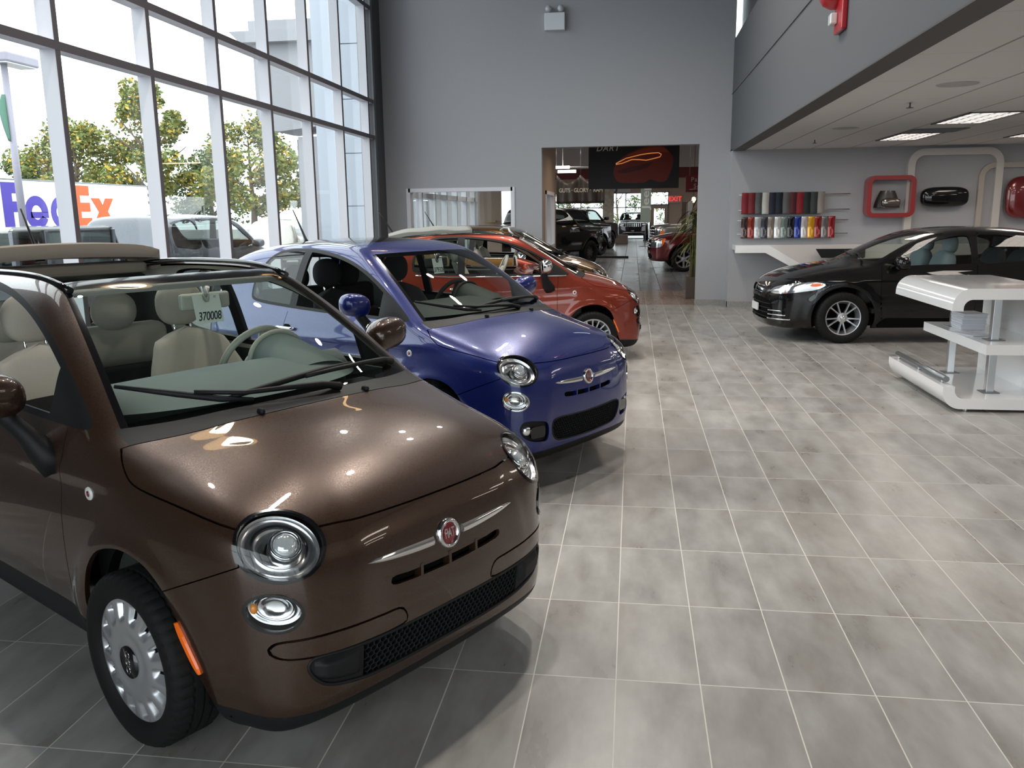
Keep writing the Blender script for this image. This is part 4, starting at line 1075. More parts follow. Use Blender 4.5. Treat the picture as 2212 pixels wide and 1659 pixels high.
# ---------------------------------------------------------------- the room
def V(n, l, op, a, b=None):
    m = n.new('ShaderNodeMath'); m.operation = op
    for i, q in enumerate((a, b)):
        if q is None: continue
        if isinstance(q, (int, float)): m.inputs[i].default_value = q
        else: l.new(q, m.inputs[i])
    return m.outputs[0]
def tile_floor(name, px, py, x0, y0, cols, grout, gw, rough, streak=(6, 2.2, 1), nscale=1.0, var=.05, spec=.5):
    m = mat(name, cols[0], rough, spec=spec); n, l, b = nodes(m)
    g = n.new('ShaderNodeNewGeometry'); s = n.new('ShaderNodeSeparateXYZ'); l.new(g.outputs['Position'], s.inputs[0])
    u = V(n, l, 'DIVIDE', V(n, l, 'SUBTRACT', s.outputs[0], x0), px); v = V(n, l, 'DIVIDE', V(n, l, 'SUBTRACT', s.outputs[1], y0), py)
    fu, fv = V(n, l, 'FRACT', u), V(n, l, 'FRACT', v)
    def edge(f, p): return V(n, l, 'MULTIPLY', V(n, l, 'MINIMUM', f, V(n, l, 'SUBTRACT', 1.0, f)), p)
    d = V(n, l, 'MINIMUM', edge(fu, px), edge(fv, py)); mask = V(n, l, 'LESS_THAN', d, gw/2)
    cmb = n.new('ShaderNodeCombineXYZ'); l.new(V(n, l, 'FLOOR', u), cmb.inputs[0]); l.new(V(n, l, 'FLOOR', v), cmb.inputs[1])
    wn = n.new('ShaderNodeTexWhiteNoise'); l.new(cmb.outputs[0], wn.inputs['Vector'])
    mp = n.new('ShaderNodeMapping'); mp.inputs['Scale'].default_value = streak; l.new(g.outputs['Position'], mp.inputs[0])
    off = n.new('ShaderNodeVectorMath'); off.operation = 'MULTIPLY_ADD'; l.new(wn.outputs['Color'], off.inputs[0]); off.inputs[1].default_value = (1.2, 1.2, 30); l.new(mp.outputs[0], off.inputs[2])
    t = n.new('ShaderNodeTexNoise'); t.inputs['Scale'].default_value = nscale; t.inputs['Detail'].default_value = 4; t.inputs['Roughness'].default_value = .58; l.new(off.outputs[0], t.inputs['Vector'])
    r = n.new('ShaderNodeValToRGB'); l.new(t.outputs['Fac'], r.inputs[0]); e = r.color_ramp.elements
    e[0].position, e[1].position = .30, .70; e[0].color, e[1].color = (*cols[0], 1), (*cols[1], 1)
    t2 = n.new('ShaderNodeTexNoise'); t2.inputs['Scale'].default_value = nscale*.55; t2.inputs['Detail'].default_value = 3; l.new(off.outputs[0], t2.inputs['Vector'])
    mx2 = n.new('ShaderNodeMix'); mx2.data_type = 'RGBA'; mr = n.new('ShaderNodeMapRange'); mr.inputs[1].default_value = .42; mr.inputs[2].default_value = .72; l.new(t2.outputs['Fac'], mr.inputs[0]); l.new(V(n, l, 'MULTIPLY', mr.outputs[0], .3), mx2.inputs[0]); l.new(r.outputs[0], mx2.inputs[6]); mx2.inputs[7].default_value = (*cols[2], 1)
    hsv = n.new('ShaderNodeHueSaturation'); l.new(mx2.outputs[2], hsv.inputs['Color']); l.new(V(n, l, 'ADD', V(n, l, 'MULTIPLY', wn.outputs['Value'], var*2), 1-var), hsv.inputs['Value'])
    mx = n.new('ShaderNodeMix'); mx.data_type = 'RGBA'; l.new(mask, mx.inputs[0]); l.new(hsv.outputs[0], mx.inputs[6]); mx.inputs[7].default_value = (*grout, 1); l.new(mx.outputs[2], b.inputs['Base Color'])
    rr = V(n, l, 'ADD', V(n, l, 'MULTIPLY', mask, .35), V(n, l, 'ADD', V(n, l, 'MULTIPLY', t.outputs['Fac'], .16), rough-.08)); l.new(rr, b.inputs['Roughness'])
    bp = n.new('ShaderNodeBump'); bp.inputs['Strength'].default_value = .12; bp.inputs['Distance'].default_value = .001; l.new(V(n, l, 'SUBTRACT', t.outputs['Fac'], mask), bp.inputs['Height']); l.new(bp.outputs[0], b.inputs['Normal'])
    return m
T0 = .305
M['floor_tile'] = tile_floor('grey_porcelain_tile', T0, T0*2.0779, -.1201*T0, 9.4221*T0, ((.25, .235, .22), (.43, .42, .405), (.30, .26, .23)), (.66, .63, .58), .0045, .30)
M['floor_back'] = tile_floor('dark_slate_tile', .46, .92, -.28, 19.1, ((.20, .205, .22), (.25, .255, .27), (.20, .20, .21)), (.035, .035, .04), .014, .24, nscale=.25)
M['floor_pass'] = tile_floor('brown_threshold_tile', T0, T0*2.0779, -.1201*T0, 9.4221*T0, ((.20, .15, .12), (.26, .20, .165), (.21, .15, .115)), (.42, .36, .30), .005, .26, nscale=.4)
M['wall_grey'] = add_noise(mat('lilac_grey_wall_paint', (.375, .375, .395), .8), 90, .02, .05)
M['wall_charcoal'] = add_noise(mat('charcoal_wall_paint', (.092, .095, .103), .75), 90, .02, .05)
M['wall_taupe'] = add_noise(mat('taupe_wall_paint', (.36, .27, .21), .8), 60, .02, .05)
M['wall_beige'] = add_noise(mat('beige_wall_paint', (.50, .44, .40), .8), 60, .02, .05)
M['soffit_dark'] = mat('dark_brown_soffit', (.06, .052, .048), .6)
M['ceil_white'] = mat('white_ceiling', (.62, .61, .60), .9)
M['ceil_black'] = mat('dark_ceiling', (.11, .11, .12), .9)
M['alu_white'] = mat('white_aluminium_fin', (.66, .66, .71), .5)
M['alu_dark'] = mat('dark_grey_aluminium', (.13, .12, .135), .5, .3)
M['glass_window'] = glass_mat('window_glass', (.96, .98, .97), .8, .03)
M['base_tile'] = add_noise(mat('grey_base_tile', (.28, .27, .255), .5), 30, .12)
M['white_gloss'] = mat('white_lacquer', (.86, .85, .85), .16, 0, .6, .05)
M['steel'] = mat('brushed_steel', (.55, .56, .57), .28, 1.0)
M['grey_metal'] = mat('grey_metal', (.20, .21, .22), .35, .7)
def ceiling_grid(name, px, py, x0, y0, col, line):
    m = mat(name, col, .9); n, l, b = nodes(m); g = n.new('ShaderNodeNewGeometry'); s = n.new('ShaderNodeSeparateXYZ'); l.new(g.outputs['Position'], s.inputs[0])
    u = V(n, l, 'FRACT', V(n, l, 'DIVIDE', V(n, l, 'SUBTRACT', s.outputs[0], x0), px)); v = V(n, l, 'FRACT', V(n, l, 'DIVIDE', V(n, l, 'SUBTRACT', s.outputs[1], y0), py))
    def ed(f, p, w): return V(n, l, 'LESS_THAN', V(n, l, 'MULTIPLY', V(n, l, 'MINIMUM', f, V(n, l, 'SUBTRACT', 1.0, f)), p), w)
    k = V(n, l, 'MAXIMUM', ed(u, px, .011), V(n, l, 'MULTIPLY', ed(v, py, .006), .35)); mx = n.new('ShaderNodeMix'); mx.data_type = 'RGBA'; l.new(k, mx.inputs[0]); mx.inputs[6].default_value = (*col, 1); mx.inputs[7].default_value = (*line, 1)
    sp = n.new('ShaderNodeTexNoise'); sp.inputs['Scale'].default_value = 260; l.new(g.outputs['Position'], sp.inputs['Vector']); mm = n.new('ShaderNodeMix'); mm.data_type = 'RGBA'; mm.blend_type = 'MULTIPLY'; mm.inputs[0].default_value = .25; l.new(mx.outputs[2], mm.inputs[6]); l.new(sp.outputs['Color'], mm.inputs[7]); l.new(mx.outputs[2], b.inputs['Base Color'])
    return m
M['ceil_tile'] = ceiling_grid('acoustic_ceiling_tile', .64, 1.28, 2.385, 14.18, (.66, .65, .64), (.30, .29, .28))
XW, YB, YN, XB, ZC, ZT = -4.66, 15.996, 15.66, 1.70, 2.735, 7.0
YG0 = 15.127-1.4034*8
def S(name, m, *boxes):
    b = MB()
    for q in boxes: b.box(*q)
    return struct(b.obj(name, m))
S('floor', M['floor_tile'], (XW-.35, 12.0, -4.2, YB+.0, -.2, 0))
S('wall_back', M['wall_grey'], (XW-.3, -4.223, YB, YB+.2, 0, ZT), (-4.223, -2.232, YB, YB+.2, 2.147, ZT), (-4.223, -2.232, YB, YB+.2, 0, .95), (-2.232, -1.682, YB, YB+.2, 0, ZT), (-1.682, 1.164, YB, YB+.2, 2.88, ZT), (1.164, 1.72, YB, YB+.2, 0, ZT))
S('wall_nook', M['wall_grey'], (XB, 12.2, YN, YB+.2, 0, ZC+.02), (XB+.2, 12.2, YN, YB+.2, ZC+.1, ZT))
S('wall_right', M['wall_grey'], (12.0, 12.2, -4.2, YN, 0, ZT))
S('wall_front', M['wall_grey'], (7.2, 12.2, -4.4, -4.2, 0, ZT), (XW-.3, 7.2, -4.4, -4.2, 5.3, ZT))
S('wall_left', M['wall_charcoal'], (XW-.25, XW+.005, 15.40, YB, 0, ZT), (XW-.25, XW+.005, -4.2, YG0, 0, ZT))
S('wall_mezzanine', M['wall_charcoal'], (XB, XB+.20, -4.2, 13.05, ZC, ZT), (XB, XB+.2, 13.05, YB, ZC, 4.62), (XB, XB+.2, 13.05, YB, 6.2, ZT))
S('trim_1', M['alu_dark'], (XB-.012, XB+.001, -4.2, YB, 3.709, 3.721))
S('trim_2', M['soffit_dark'], (XB, XB+.20, -4.2, YN, ZC-.012, ZC))
S('trim_3', M['grey_metal'], (XW-.01, XW+.02, 15.395, 15.50, 0, ZT))
S('ceiling', M['ceil_tile'], (XB+.2, 12.2, -4.2, YN+.01, ZC+.001, ZC+.1))
S('ceiling_atrium', M['ceil_black'], (XW-.3, 12.2, -4.4, YB+.2, ZT, ZT+.1))
S('baseboard_back', M['base_tile'], (1.164, XB-.005, YB-.012, YB, 0, .10))
S('baseboard_nook', M['base_tile'], (XB-.012, XB, YN-.012, YB, 0, .10), (XB-.012, 12.0, YN-.012, YN, 0, .10))
S('window_3', M['glass_dark'], (XB+.08, XB+.10, 13.05, YB, 4.62, 6.2))
# glazed front: deep white fins and transoms, their backlit room faces coloured dark
def window_wall():
    r = thing('window_1', None, None); struct(r)
    ys = [15.127-1.4034*k for k in range(9)]
    for i, y in enumerate(ys):
        b = MB(); b.box(XW-.145, XW-.004, y-.030, y+.030, 0, ZT); b.obj('mullion_fin', M['alu_white'], r)
        b = MB(); b.box(XW-.004, XW, y-.031, y+.031, 0, ZT); b.obj('mullion_backlit_face', M['alu_dark'], r)
    for z0, z1 in ((0, .10), (3.048, 3.118), (3.668, 3.738), (5.25, 5.32)):
        b = MB(); b.box(XW-.145, XW-.004, YG0, 15.40, z0+.004, z1-.004); b.obj('transom', M['alu_white'], r)
        b = MB(); b.box(XW-.004, XW+.001, YG0, 15.40, z0, z1); b.obj('transom_backlit_face', M['alu_dark'], r)
    for i in range(len(ys)):
        y1 = 15.40 if i == 0 else ys[i-1]; y0 = ys[i]
        b = MB(); b.box(XW-.15, XW-.142, y0, y1, .05, ZT); b.obj('pane', M['glass_window'], r)
    return r
window_wall()
# glazed street front behind the camera
def front_window():
    r = thing('window_7', None, None); struct(r)
    for x in np.arange(-4.6, 7.3, 1.47): b = MB(); b.box(x-.035, x+.035, -4.34, -4.2, 0, 5.3); b.obj('mullion_fin', M['alu_white'], r)
    for z in (.05, 3.08, 5.27): b = MB(); b.box(XW, 7.2, -4.34, -4.2, z-.035, z+.035); b.obj('transom', M['alu_white'], r)
    b = MB(); b.box(XW, 7.2, -4.35, -4.342, 0, 5.3); b.obj('pane', M['glass_window'], r)
front_window()
def portal_light(loc, rot, sx, sy):
    o = area('daylight_portal', loc, rot, sx, sy, 1.0); o.data.cycles.is_portal = True
portal_light((XW-.2, (YG0+15.4)/2, 3.5), (0, -PI/2, 0), 7.0, 15.4-YG0); portal_light((1.27, -4.38, 2.65), (PI/2, 0, 0), 11.8, 5.3)
# inside window into the office
def inside_window():
    r = thing('window_2', None, None); struct(r)
    b = MB(); x0, x1, z0, z1 = -4.223, -2.232, .95, 2.147
    b.box(x0-.04, x0+.035, YB-.015, YB+.21, z0, z1+.04); b.box(x1-.035, x1+.04, YB-.015, YB+.21, z0, z1+.04); b.box(x0, x1, YB-.015, YB+.21, z1-.03, z1+.04); b.box(x0, x1, YB-.015, YB+.21, z0-.04, z0+.03)
    b.obj('window_frame', M['alu_white'], r)
    b = MB(); b.box(x0, x1, YB+.10, YB+.108, z0, z1); b.obj('pane', M['glass_window'], r)
inside_window()
# office and passage behind the back wall
S('wall_passage', M['wall_taupe'], (-1.83, -1.682, YB+.2, 16.62, 0, 4.6), (-1.83, -1.682, 18.45, 18.9, 0, 4.6), (-1.83, -1.682, 16.62, 18.45, 2.13, 4.6), (-1.83, -1.682, 16.62, 18.45, 0, 1.0))
S('ceiling_passage', M['wall_taupe'], (-4.9, 1.55, YB+.2, 18.9, 4.6, 4.7))
def side_window():
    r = thing('window_4', None, None); struct(r); b = MB()
    for q in ((16.62, 16.70, 1.0, 2.13), (18.37, 18.45, 1.0, 2.13), (16.62, 18.45, 2.06, 2.13), (16.62, 18.45, 1.0, 1.06), (17.50, 17.56, 1.0, 2.13)): b.box(-1.86, -1.66, *q)
    b.obj('window_frame', M['alu_white'], r)
    b = MB(); b.box(-1.76, -1.752, 16.62, 18.45, 1.0, 2.13); b.obj('pane', M['glass_window'], r)
side_window()
S('floor_passage', M['floor_pass'], (-4.9, 1.9, YB, 18.9, -.2, -.0005))
S('wall_office', M['wall_taupe'], (-3.80, -3.22, 21.0, 21.1, 0, 4.6), (-4.9, -1.83, YB+.21, YB+.3, 2.5, 4.6))
def office_window():
    r = thing('window_5', None, None); struct(r)
    for y in np.arange(16.3, 26.6, 1.28): b = MB(); b.box(XW-.14, XW, y-.05, y+.05, 0, 2.9); b.obj('mullion_fin', M['alu_white'], r)
    for z in (.06, 2.12, 2.85): b = MB(); b.box(XW-.14, XW, 16.2, 26.6, z-.06, z+.06); b.obj('transom', M['alu_white'], r)
    b = MB(); b.box(XW-.15, XW-.142, 16.2, 26.6, 0, 2.9); b.obj('pane', M['glass_window'], r)
office_window()
# second showroom beyond the passage
YF = 56.0
S('floor_showroom', M['floor_back'], (-6.4, 9.2, 18.9, YF+.2, -.2, 0))
S('wall_showroom_near', M['wall_taupe'], (1.40, 9.2, 18.9, 19.0, 0, 4.6))
S('wall_passage_right', M['wall_taupe'], (1.90, 2.05, YB+.2, 18.9, 0, 4.6))
S('wall_showroom_left', M['wall_beige'], (-6.4, -6.2, 26.6, YF, 0, .9), (-6.4, -6.2, 26.6, YF, 2.9, 4.6), (-6.4, -6.2, 50, YF, .9, 2.9), (-6.4, -4.8, 26.6, 26.75, 0, 4.6), (-4.9, -4.66, 16.2, 26.6, 2.9, 4.6))
S('wall_showroom_right', M['wall_taupe'], (9.2, 9.4, 18.9, 33, 0, 4.6), (9.2, 9.4, 33, 48, 0, .6), (9.2, 9.4, 33, 48, 2.6, 4.6), (9.2, 9.4, 48, YF, 0, 4.6))
S('wall_showroom_far', M['wall_taupe'], (-6.4, 1.05, YF, YF+.2, 2.95, 4.6), (1.05, 2.25, YF, YF+.2, 3.0, 4.6), (2.25, 9.2, YF, YF+.2, 0, 4.6))
S('ceiling_showroom', M['ceil_white'], (-4.9, 9.4, 18.9, 26.6, 4.6, 4.7), (-6.4, 9.4, 26.6, YF+.2, 4.6, 4.7))
M['fascia_red'] = mat('dark_red_fascia', (.13, .012, .012), .6)
S('trim_4', M['fascia_red'], (-6.2, 9.2, 40.0, 40.1, 3.22, 3.68)); S('trim_5', M['wall_beige'], (-6.2, 9.2, 39.9, 40.2, 3.68, 4.6))
def far_window():
    r = thing('window_6', None, None); struct(r)
    for x in np.arange(-6.24, 1.2, 1.44): b = MB(); b.box(x-.03, x+.03, YF, YF+.12, 0, 2.95); b.obj('mullion_fin', M['alu_dark'], r)
    for z in (.04, 2.02, 2.92): b = MB(); b.box(-6.4, 1.05, YF, YF+.12, z-.03, z+.03); b.obj('transom', M['alu_dark'], r)
    b = MB(); b.box(-6.4, 1.05, YF+.1, YF+.11, 0, 2.95); b.obj('pane', M['glass_window'], r)
far_window()
def far_door():
    r = thing('door_1', None, None); struct(r)
    b = MB(); b.box(1.05, 1.12, YF-.05, YF+.12, 0, 3.0); b.box(2.18, 2.25, YF-.05, YF+.12, 0, 3.0); b.box(1.05, 2.25, YF-.05, YF+.12, 2.12, 2.2); b.box(1.05, 2.25, YF-.05, YF+.12, 2.93, 3.0); b.obj('door_frame', M['alu_dark'], r)
    b = MB(); b.box(1.12, 1.32, YF, YF+.05, 0, 2.12); b.box(1.98, 2.18, YF, YF+.05, 0, 2.12); b.box(1.32, 1.98, YF, YF+.05, 0, .55); b.box(1.32, 1.98, YF, YF+.05, 1.92, 2.12); b.obj('door_leaf', M['wall_taupe'], r)
    b = MB(); b.box(1.12, 2.18, YF+.02, YF+.03, .5, 2.95); b.obj('pane', M['glass_window'], r)
    b = MB(); b.tube([(1.36, YF-.06, 1.0), (1.94, YF-.06, 1.0)], .02); b.obj('push_bar', M['steel'], r)
far_door()
# ceiling lamps
M['lamp_panel'] = mat('troffer_diffuser', (.9, .85, .8), .6, emit=(1, .90, .82), es=1.15)
M['lamp_white'] = mat('lamp_disc', (.9, .9, .9), .5, emit=(1, .97, .92), es=26)
M['lamp_ring'] = mat('warm_lamp_reflector', (.9, .7, .45), .4, emit=(1, .62, .28), es=2.6)
M['lamp_bulb'] = mat('warm_lamp_bulb', (.9, .85, .75), .4, emit=(1, .72, .4), es=3.0)
M['lamp_house'] = mat('lamp_housing', (.05, .05, .05), .5)
tro = [(3.68, 4.28, 12.93, 14.18, 'lit ceiling panel light nearer the back wall above the black sedan'), (3.68, 4.28, 10.40, 11.68, 'lit ceiling panel light closer to the white counter')]
def troffer(x0, x1, y0, y1, label, grp=None):
    t = thing('ceiling_light', label, 'ceiling light', ((x0+x1)/2, (y0+y1)/2, ZC), 0, grp); w, d = x1-x0, y1-y0
    b = MB(); b.box(-w/2, -w/2+.03, -d/2, d/2, -.012, .0); b.box(w/2-.03, w/2, -d/2, d/2, -.012, 0); b.box(-w/2, w/2, -d/2, -d/2+.03, -.012, 0); b.box(-w/2, w/2, d/2-.03, d/2, -.012, 0); b.obj('frame', M['alu_dark'], t)
    b = MB(); b.box(-w/2+.03, w/2-.03, -d/2+.03, d/2-.03, -.004, 0); b.obj('diffuser', M['lamp_panel'], t)
    b = MB()
    for i in range(1, 4): x = -w/2+w*i/4; b.box(x-.006, x+.006, -d/2+.03, d/2-.03, -.010, -.004)
    for i in range(1, 7): y = -d/2+d*i/7; b.box(-w/2+.03, w/2-.03, y-.006, y+.006, -.010, -.004)
    b.obj('louvre', M['ceil_white'], t)
    area('troffer_lamp', ((x0+x1)/2, (y0+y1)/2, ZC-.03), (0, 0, 0), w*.9, d*.9, 12, (1, .90, .80))
for q in tro: troffer(*q)
def vent():
    t = thing('ceiling_vent', 'grey square air vent beside the ceiling panel light', 'vent', (4.05, 12.6, ZC)); b = MB(); b.box(-.37, .33, -.28, .28, -.008, 0); b.obj('vent_frame', M['alu_dark'], t)
    b = MB()
    for k in range(8): b.box(-.33, .29, -.24+.065*k, -.21+.065*k, -.014, -.008)
    b.obj('louvre', M['grey_metal'], t)
vent()
for x, y, lab in ((2.735, 8.07, 'large round ceiling speaker grille nearer the counter'), (2.72, 11.95, 'round ceiling speaker grille further back near the nook wall')):
    t = thing('ceiling_speaker', lab, 'speaker', (x, y, ZC)); b = MB(); b.lathe([(0, -.006), (.145, -.006), (.165, -.004), (.17, 0)], 40); b.obj('speaker_grille', mat('speaker_grey', (.42, .41, .40), .8), t)
for x, y, lab in ((2.729, 9.33, 'dark fire sprinkler head in the nearer ceiling row'), (2.698, 13.76, 'dark fire sprinkler head close to the nook wall')):
    t = thing('sprinkler', lab, 'sprinkler', (x, y, ZC)); b = MB(); b.lathe([(.0, -.045), (.012, -.045), (.008, -.03), (.008, 0), (.0, 0)], 12); b.obj('nozzle', M['alu_dark'], t); b = MB(); b.lathe([(0, -.052), (.035, -.052), (.035, -.047), (0, -.047)], 16); b.obj('deflector', M['alu_dark'], t)
# big dome pendants over the parked cars, and spot heads
def dome(x, y, z, lab):
    t = thing('pendant_light', lab, 'pendant light', (x, y, z)); b = MB(); b.lathe([(.42, 0), (.40, .02), (.30, .16), (.16, .26), (.06, .30), (.04, .30)], 40); b.obj('shade', M['lamp_house'], t)
    b = MB(); b.lathe([(.415, .004), (.39, .03), (.285, .15)], 40); b.obj('reflector', M['lamp_ring'], t)
    b = MB(); b.lathe([(0, .012), (.24, .012), (.25, .03), (.20, .14), (0, .16)], 32); b.obj('lamp_core', M['lamp_house'], t)
    b = MB(); b.tube([(0, 0, .3), (0, 0, ZT-z)], .012); b.obj('rod', M['lamp_house'], t)
    spot('dome_lamp', (x, y, z-.02), (x, y, 0), 90, (1, .80, .58), 110, .6, .3)
dome(-3.55, 6.75, 6.2, 'dome pendant lamp above the brown car'); dome(-2.95, 11.8, 6.2, 'dome pendant lamp above the red car')
FILL_POWER = 150
def spothead(x, y, tx, ty, pw, lab, ang=34):
    z = 6.45; t = thing('spotlight', lab, 'spotlight', (x, y, z)); d = (Vector((tx, ty, 0))-Vector((x, y, z))).normalized(); q = d.to_track_quat('-Z', 'Y').to_matrix().to_4x4()
    b = MB(); b.lathe([(.085, 0), (.09, .01), (.085, .16), (.05, .2), (0, .2)], 24, q); b.obj('lamp_housing', M['lamp_house'], t)
    b = MB(); b.lathe([(0, .012), (.078, .012)], 24, q); b.obj('lamp_glass', M['lamp_white'], t)
    b = MB(); b.tube([(0, 0, .1), (0, 0, ZT-z)], .012); b.obj('rod', M['lamp_house'], t)
    spot('spot_lamp', tuple(Vector((x, y, z))+d*.03), (tx, ty, 0), pw, (1, .93, .82), ang, .5, .08); spot('ambient_fill', tuple(Vector((x, y, z))+d*.04), (x, y, 0), FILL_POWER, (1, .95, .88), 150, .8, .08)  # wide second light in each head is an added ambient fill
for q in ((-3.5, 5.4, -3.0, 3.6, 70, 'ceiling spotlight left of the brown car'), (-1.2, 4.7, -1.2, 2.9, 70, 'ceiling spotlight over the brown bonnet'), (-.1, 6.3, .55, 3.0, 300, 'ceiling spotlight aimed at the open floor'), (-.02, 9.4, .30, 5.9, 220, 'ceiling spotlight over the blue bonnet'), (-1.8, 8.9, -1.9, 6.4, 90, 'ceiling spotlight over the blue roof'), (-.6, 10.1, .3, 8.6, 240, 'ceiling spotlight between blue and red cars'), (-.05, 12.3, -.6, 10.4, 120, 'ceiling spotlight over the red bonnet')): spothead(*q)
# second showroom lighting
for i, (x, y) in enumerate(((-2.5, 24), (-2.5, 32), (-2.5, 41), (-2.5, 50), (4, 24), (4, 32), (4, 41), (4, 50))):
    area('showroom_lamp', (x, y, 4.4), (0, 0, 0), 4, 1.0, 55, (1, .93, .84))
area('passage_lamp', (-.2, 17.4, 2.84), (0, 0, 0), 1.6, .4, 14, (1, .8, .6))
area('office_lamp', (-3.2, 17.4, 2.84), (0, 0, 0), 1.6, .8, 14, (1, .95, .9))
for x, y in ((5.8, 13.5), (5.8, 11.0), (8, 13.5), (8, 11), (3.98, 6.5), (6.5, 6.5), (3.98, 2.5), (6.5, 2.5), (9, 6.5), (9, 2.5)): troffer(x-.3, x+.3, y-.63, y+.63, 'ceiling panel light in the rows outside the picture', 'ceiling panel lights of the low ceiling')
# ---------------------------------------------------------------- white display counter
def counter():
    t = thing('display_counter', 'white glossy C shaped display counter with open shelf, on the right', 'counter', (0, 7.44, 0)); L = 1.56
    def arc(cx, cz, r, a0, a1, n=10): return [(cx+r*math.cos(math.radians(lerp(a0, a1, k/n))), cz+r*math.sin(math.radians(lerp(a0, a1, k/n)))) for k in range(n+1)]
    XR = 3.51
    def ext(poly, name, bev=.004):
        b = MB(); b.prism([(x, z) for x, z in poly], 0, L, Matrix(((1, 0, 0, 0), (0, 0, 1, 0), (0, 1, 0, 0), (0, 0, 0, 1)))); o = b.obj(name, M['white_gloss'], t, 40); return o
    top = [(XR, 1.043)]+arc(2.634+.150, 1.043-.150, .150, 90, 180, 12)+[(2.634, .857), (2.722, .853)]+arc(2.722+.07, .951-.07, .07, 180, 90, 8)+[(XR, .951)]
    ext(top, 'counter_top')
    base = [(XR, .024)]+arc(2.617+.15, .024+.15, .15, 270, 180, 12)+[(2.617, .216), (2.711, .216)]+arc(2.711+.075, .114+.075, .075, 180, 270, 8)+[(XR, .114)]
    ext(base, 'counter_base')
    ext([(2.927, .490), (XR, .490), (XR, .575), (2.927, .575)], 'shelf')
    ext([(3.47, .114), (3.51, .114), (3.51, .951), (3.47, .951)], 'back_panel')
    for y in (.31, 1.25):
        for z0, z1 in ((.114, .49), (.575, .951)):
            b = MB(); b.box(3.068, 3.132, y-.032, y+.032, z0, z1, .004); b.obj('post', M['steel'], t)
            b = MB(); b.box(3.03, 3.17, y-.07, y+.07, z0, z0+.006, .002); b.obj('post_plate', M['grey_metal'], t)
    b = MB(); b.tube([(2.672, .10, .262), (2.672, 1.47, .262)], .026, 20); b.obj('foot_rail', M['grey_metal'], t)
    for y in (.18, .80, 1.40): b = MB(); b.tube([(2.665, y, .21), (2.672, y, .25)], .012, 10); b.obj('rail_post', M['steel'], t)
    for x, y in ((2.83, .06), (2.83, 1.5), (3.44, .06), (3.44, 1.5)): b = MB(); b.lathe([(.02, .0), (.02, .024)], 12, tr(x, y, 0)); b.obj('levelling_foot', M['steel'], t)
counter()
M['brochure'] = mat('printed_brochure', (.70, .72, .76), .5); M['brochure_cover'] = mat('grey_brochure_cover', (.58, .60, .63), .35)
rng = random.Random(3)
for k in range(12):
    t = thing('brochure', 'thick white brochure in the stack on the counter shelf', 'brochure', (3.165+rng.uniform(-.004, .004), 8.51+rng.uniform(-.005, .005), .5765+k*.0125), rng.uniform(-.03, .03)+(.06 if k > 8 else 0), 'brochures stacked on the counter shelf')
    b = MB(); b.box(-.105, .105, -.14, .14, 0, .0108); b.obj('pages', M['brochure'], t); b = MB(); b.box(-.107, .107, -.142, .142, .0108, .0118); b.obj('cover', M['brochure_cover'], t)
t = thing('brochure', 'single open brochure lying flat in front of the brochure stack', 'brochure', (3.05, 8.10, .5765), .35); b = MB(); b.box(-.11, .11, -.15, .15, 0, .006); b.obj('pages', M['brochure'], t)
# ---------------------------------------------------------------- nook wall: swatches, shelf, frames, mirrors
def rodset(z, xa, xb, lab):
    t = thing('wall_rod', lab, 'rod', (0, YN, z), 0); b = MB(); b.tube([(xa, -.07, 0), (xb, -.07, 0)], .008, 10); b.obj('rod', M['steel'], t)
    for x in (xa+.1, xb-.25): b = MB(); b.tube([(x, 0, 0), (x, -.07, 0)], .006, 8); b.obj('bracket', M['steel'], t)
rodset(1.965, 1.83, 3.70, 'topmost steel wall rod behind the upper swatch row'); rodset(1.705, 1.83, 3.70, 'steel wall rod below the upper swatch row'); rodset(1.525, 1.82, 3.69, 'steel wall rod behind the lower swatch row top'); rodset(1.295, 1.82, 3.69, 'lowest steel wall rod under the lower swatch row')
sw_up = [('dark red', (.20, .010, .016)), ('wine red', (.15, .010, .016)), ('grey', (.085, .085, .09)), ('cream', (.55, .52, .47)), ('navy', (.012, .016, .03)), ('black navy', (.008, .012, .022)), ('warm grey', (.12, .11, .11)), ('burgundy', (.085, .012, .016)), ('bright red', (.25, .01, .016)), ('black', (.012, .012, .013)), ('charcoal', (.04, .042, .045)), ('beige', (.28, .24, .21))]
sw_lo = [('mocha', (.06, .03, .025)), ('rust red', (.28, .03, .012)), ('silver', (.50, .51, .53)), ('slate', (.045, .05, .065)), ('sand', (.30, .25, .21)), ('white', (.72, .72, .72)), ('sage grey', (.19, .24, .22)), ('black', (.006, .008, .012)), ('royal blue', (.01, .04, .30)), ('pearl white', (.62, .56, .54)), ('yellow', (.75, .36, .01)), ('gloss red', (.27, .01, .008)), ('metal grey', (.17, .16, .15)), ('crimson', (.30, .01, .012))]
def swatches(rows, x0, x1, z0, z1, kind, grp):
    n = len(rows); w = (x1-x0)/n
    for i, (nm, col) in enumerate(rows):
        x = x0+w*i
        nb = (rows[i-1][0] if i else None), (rows[i+1][0] if i < n-1 else None)
        where = f'beside the {nb[0]} one' if nb[0] else f'at the row end beside {nb[1]}'
        t = thing('colour_swatch', f'{nm} {kind} sample in the {grp} row, {where}', 'swatch', (x, YN, z0), 0, f'{kind} samples, {grp} row')
        b = MB(); h = z1-z0; cl = kind == 'paint'
        def fn(u, v):
            q = v*2*PI; return (u*w*.985, -.082-.018*math.cos(q*1.0)-.012*math.sin(PI*v), h*v)
        b.grid(fn, 2, 22); m = mat(f'swatch_{nm}'.replace(' ', '_'), col, .25 if cl else .75, .3 if cl else 0, .9 if cl else 0); o = b.obj('swatch_sheet', m, t)
        md = o.modifiers.new('thickness', 'SOLIDIFY'); md.thickness = .006
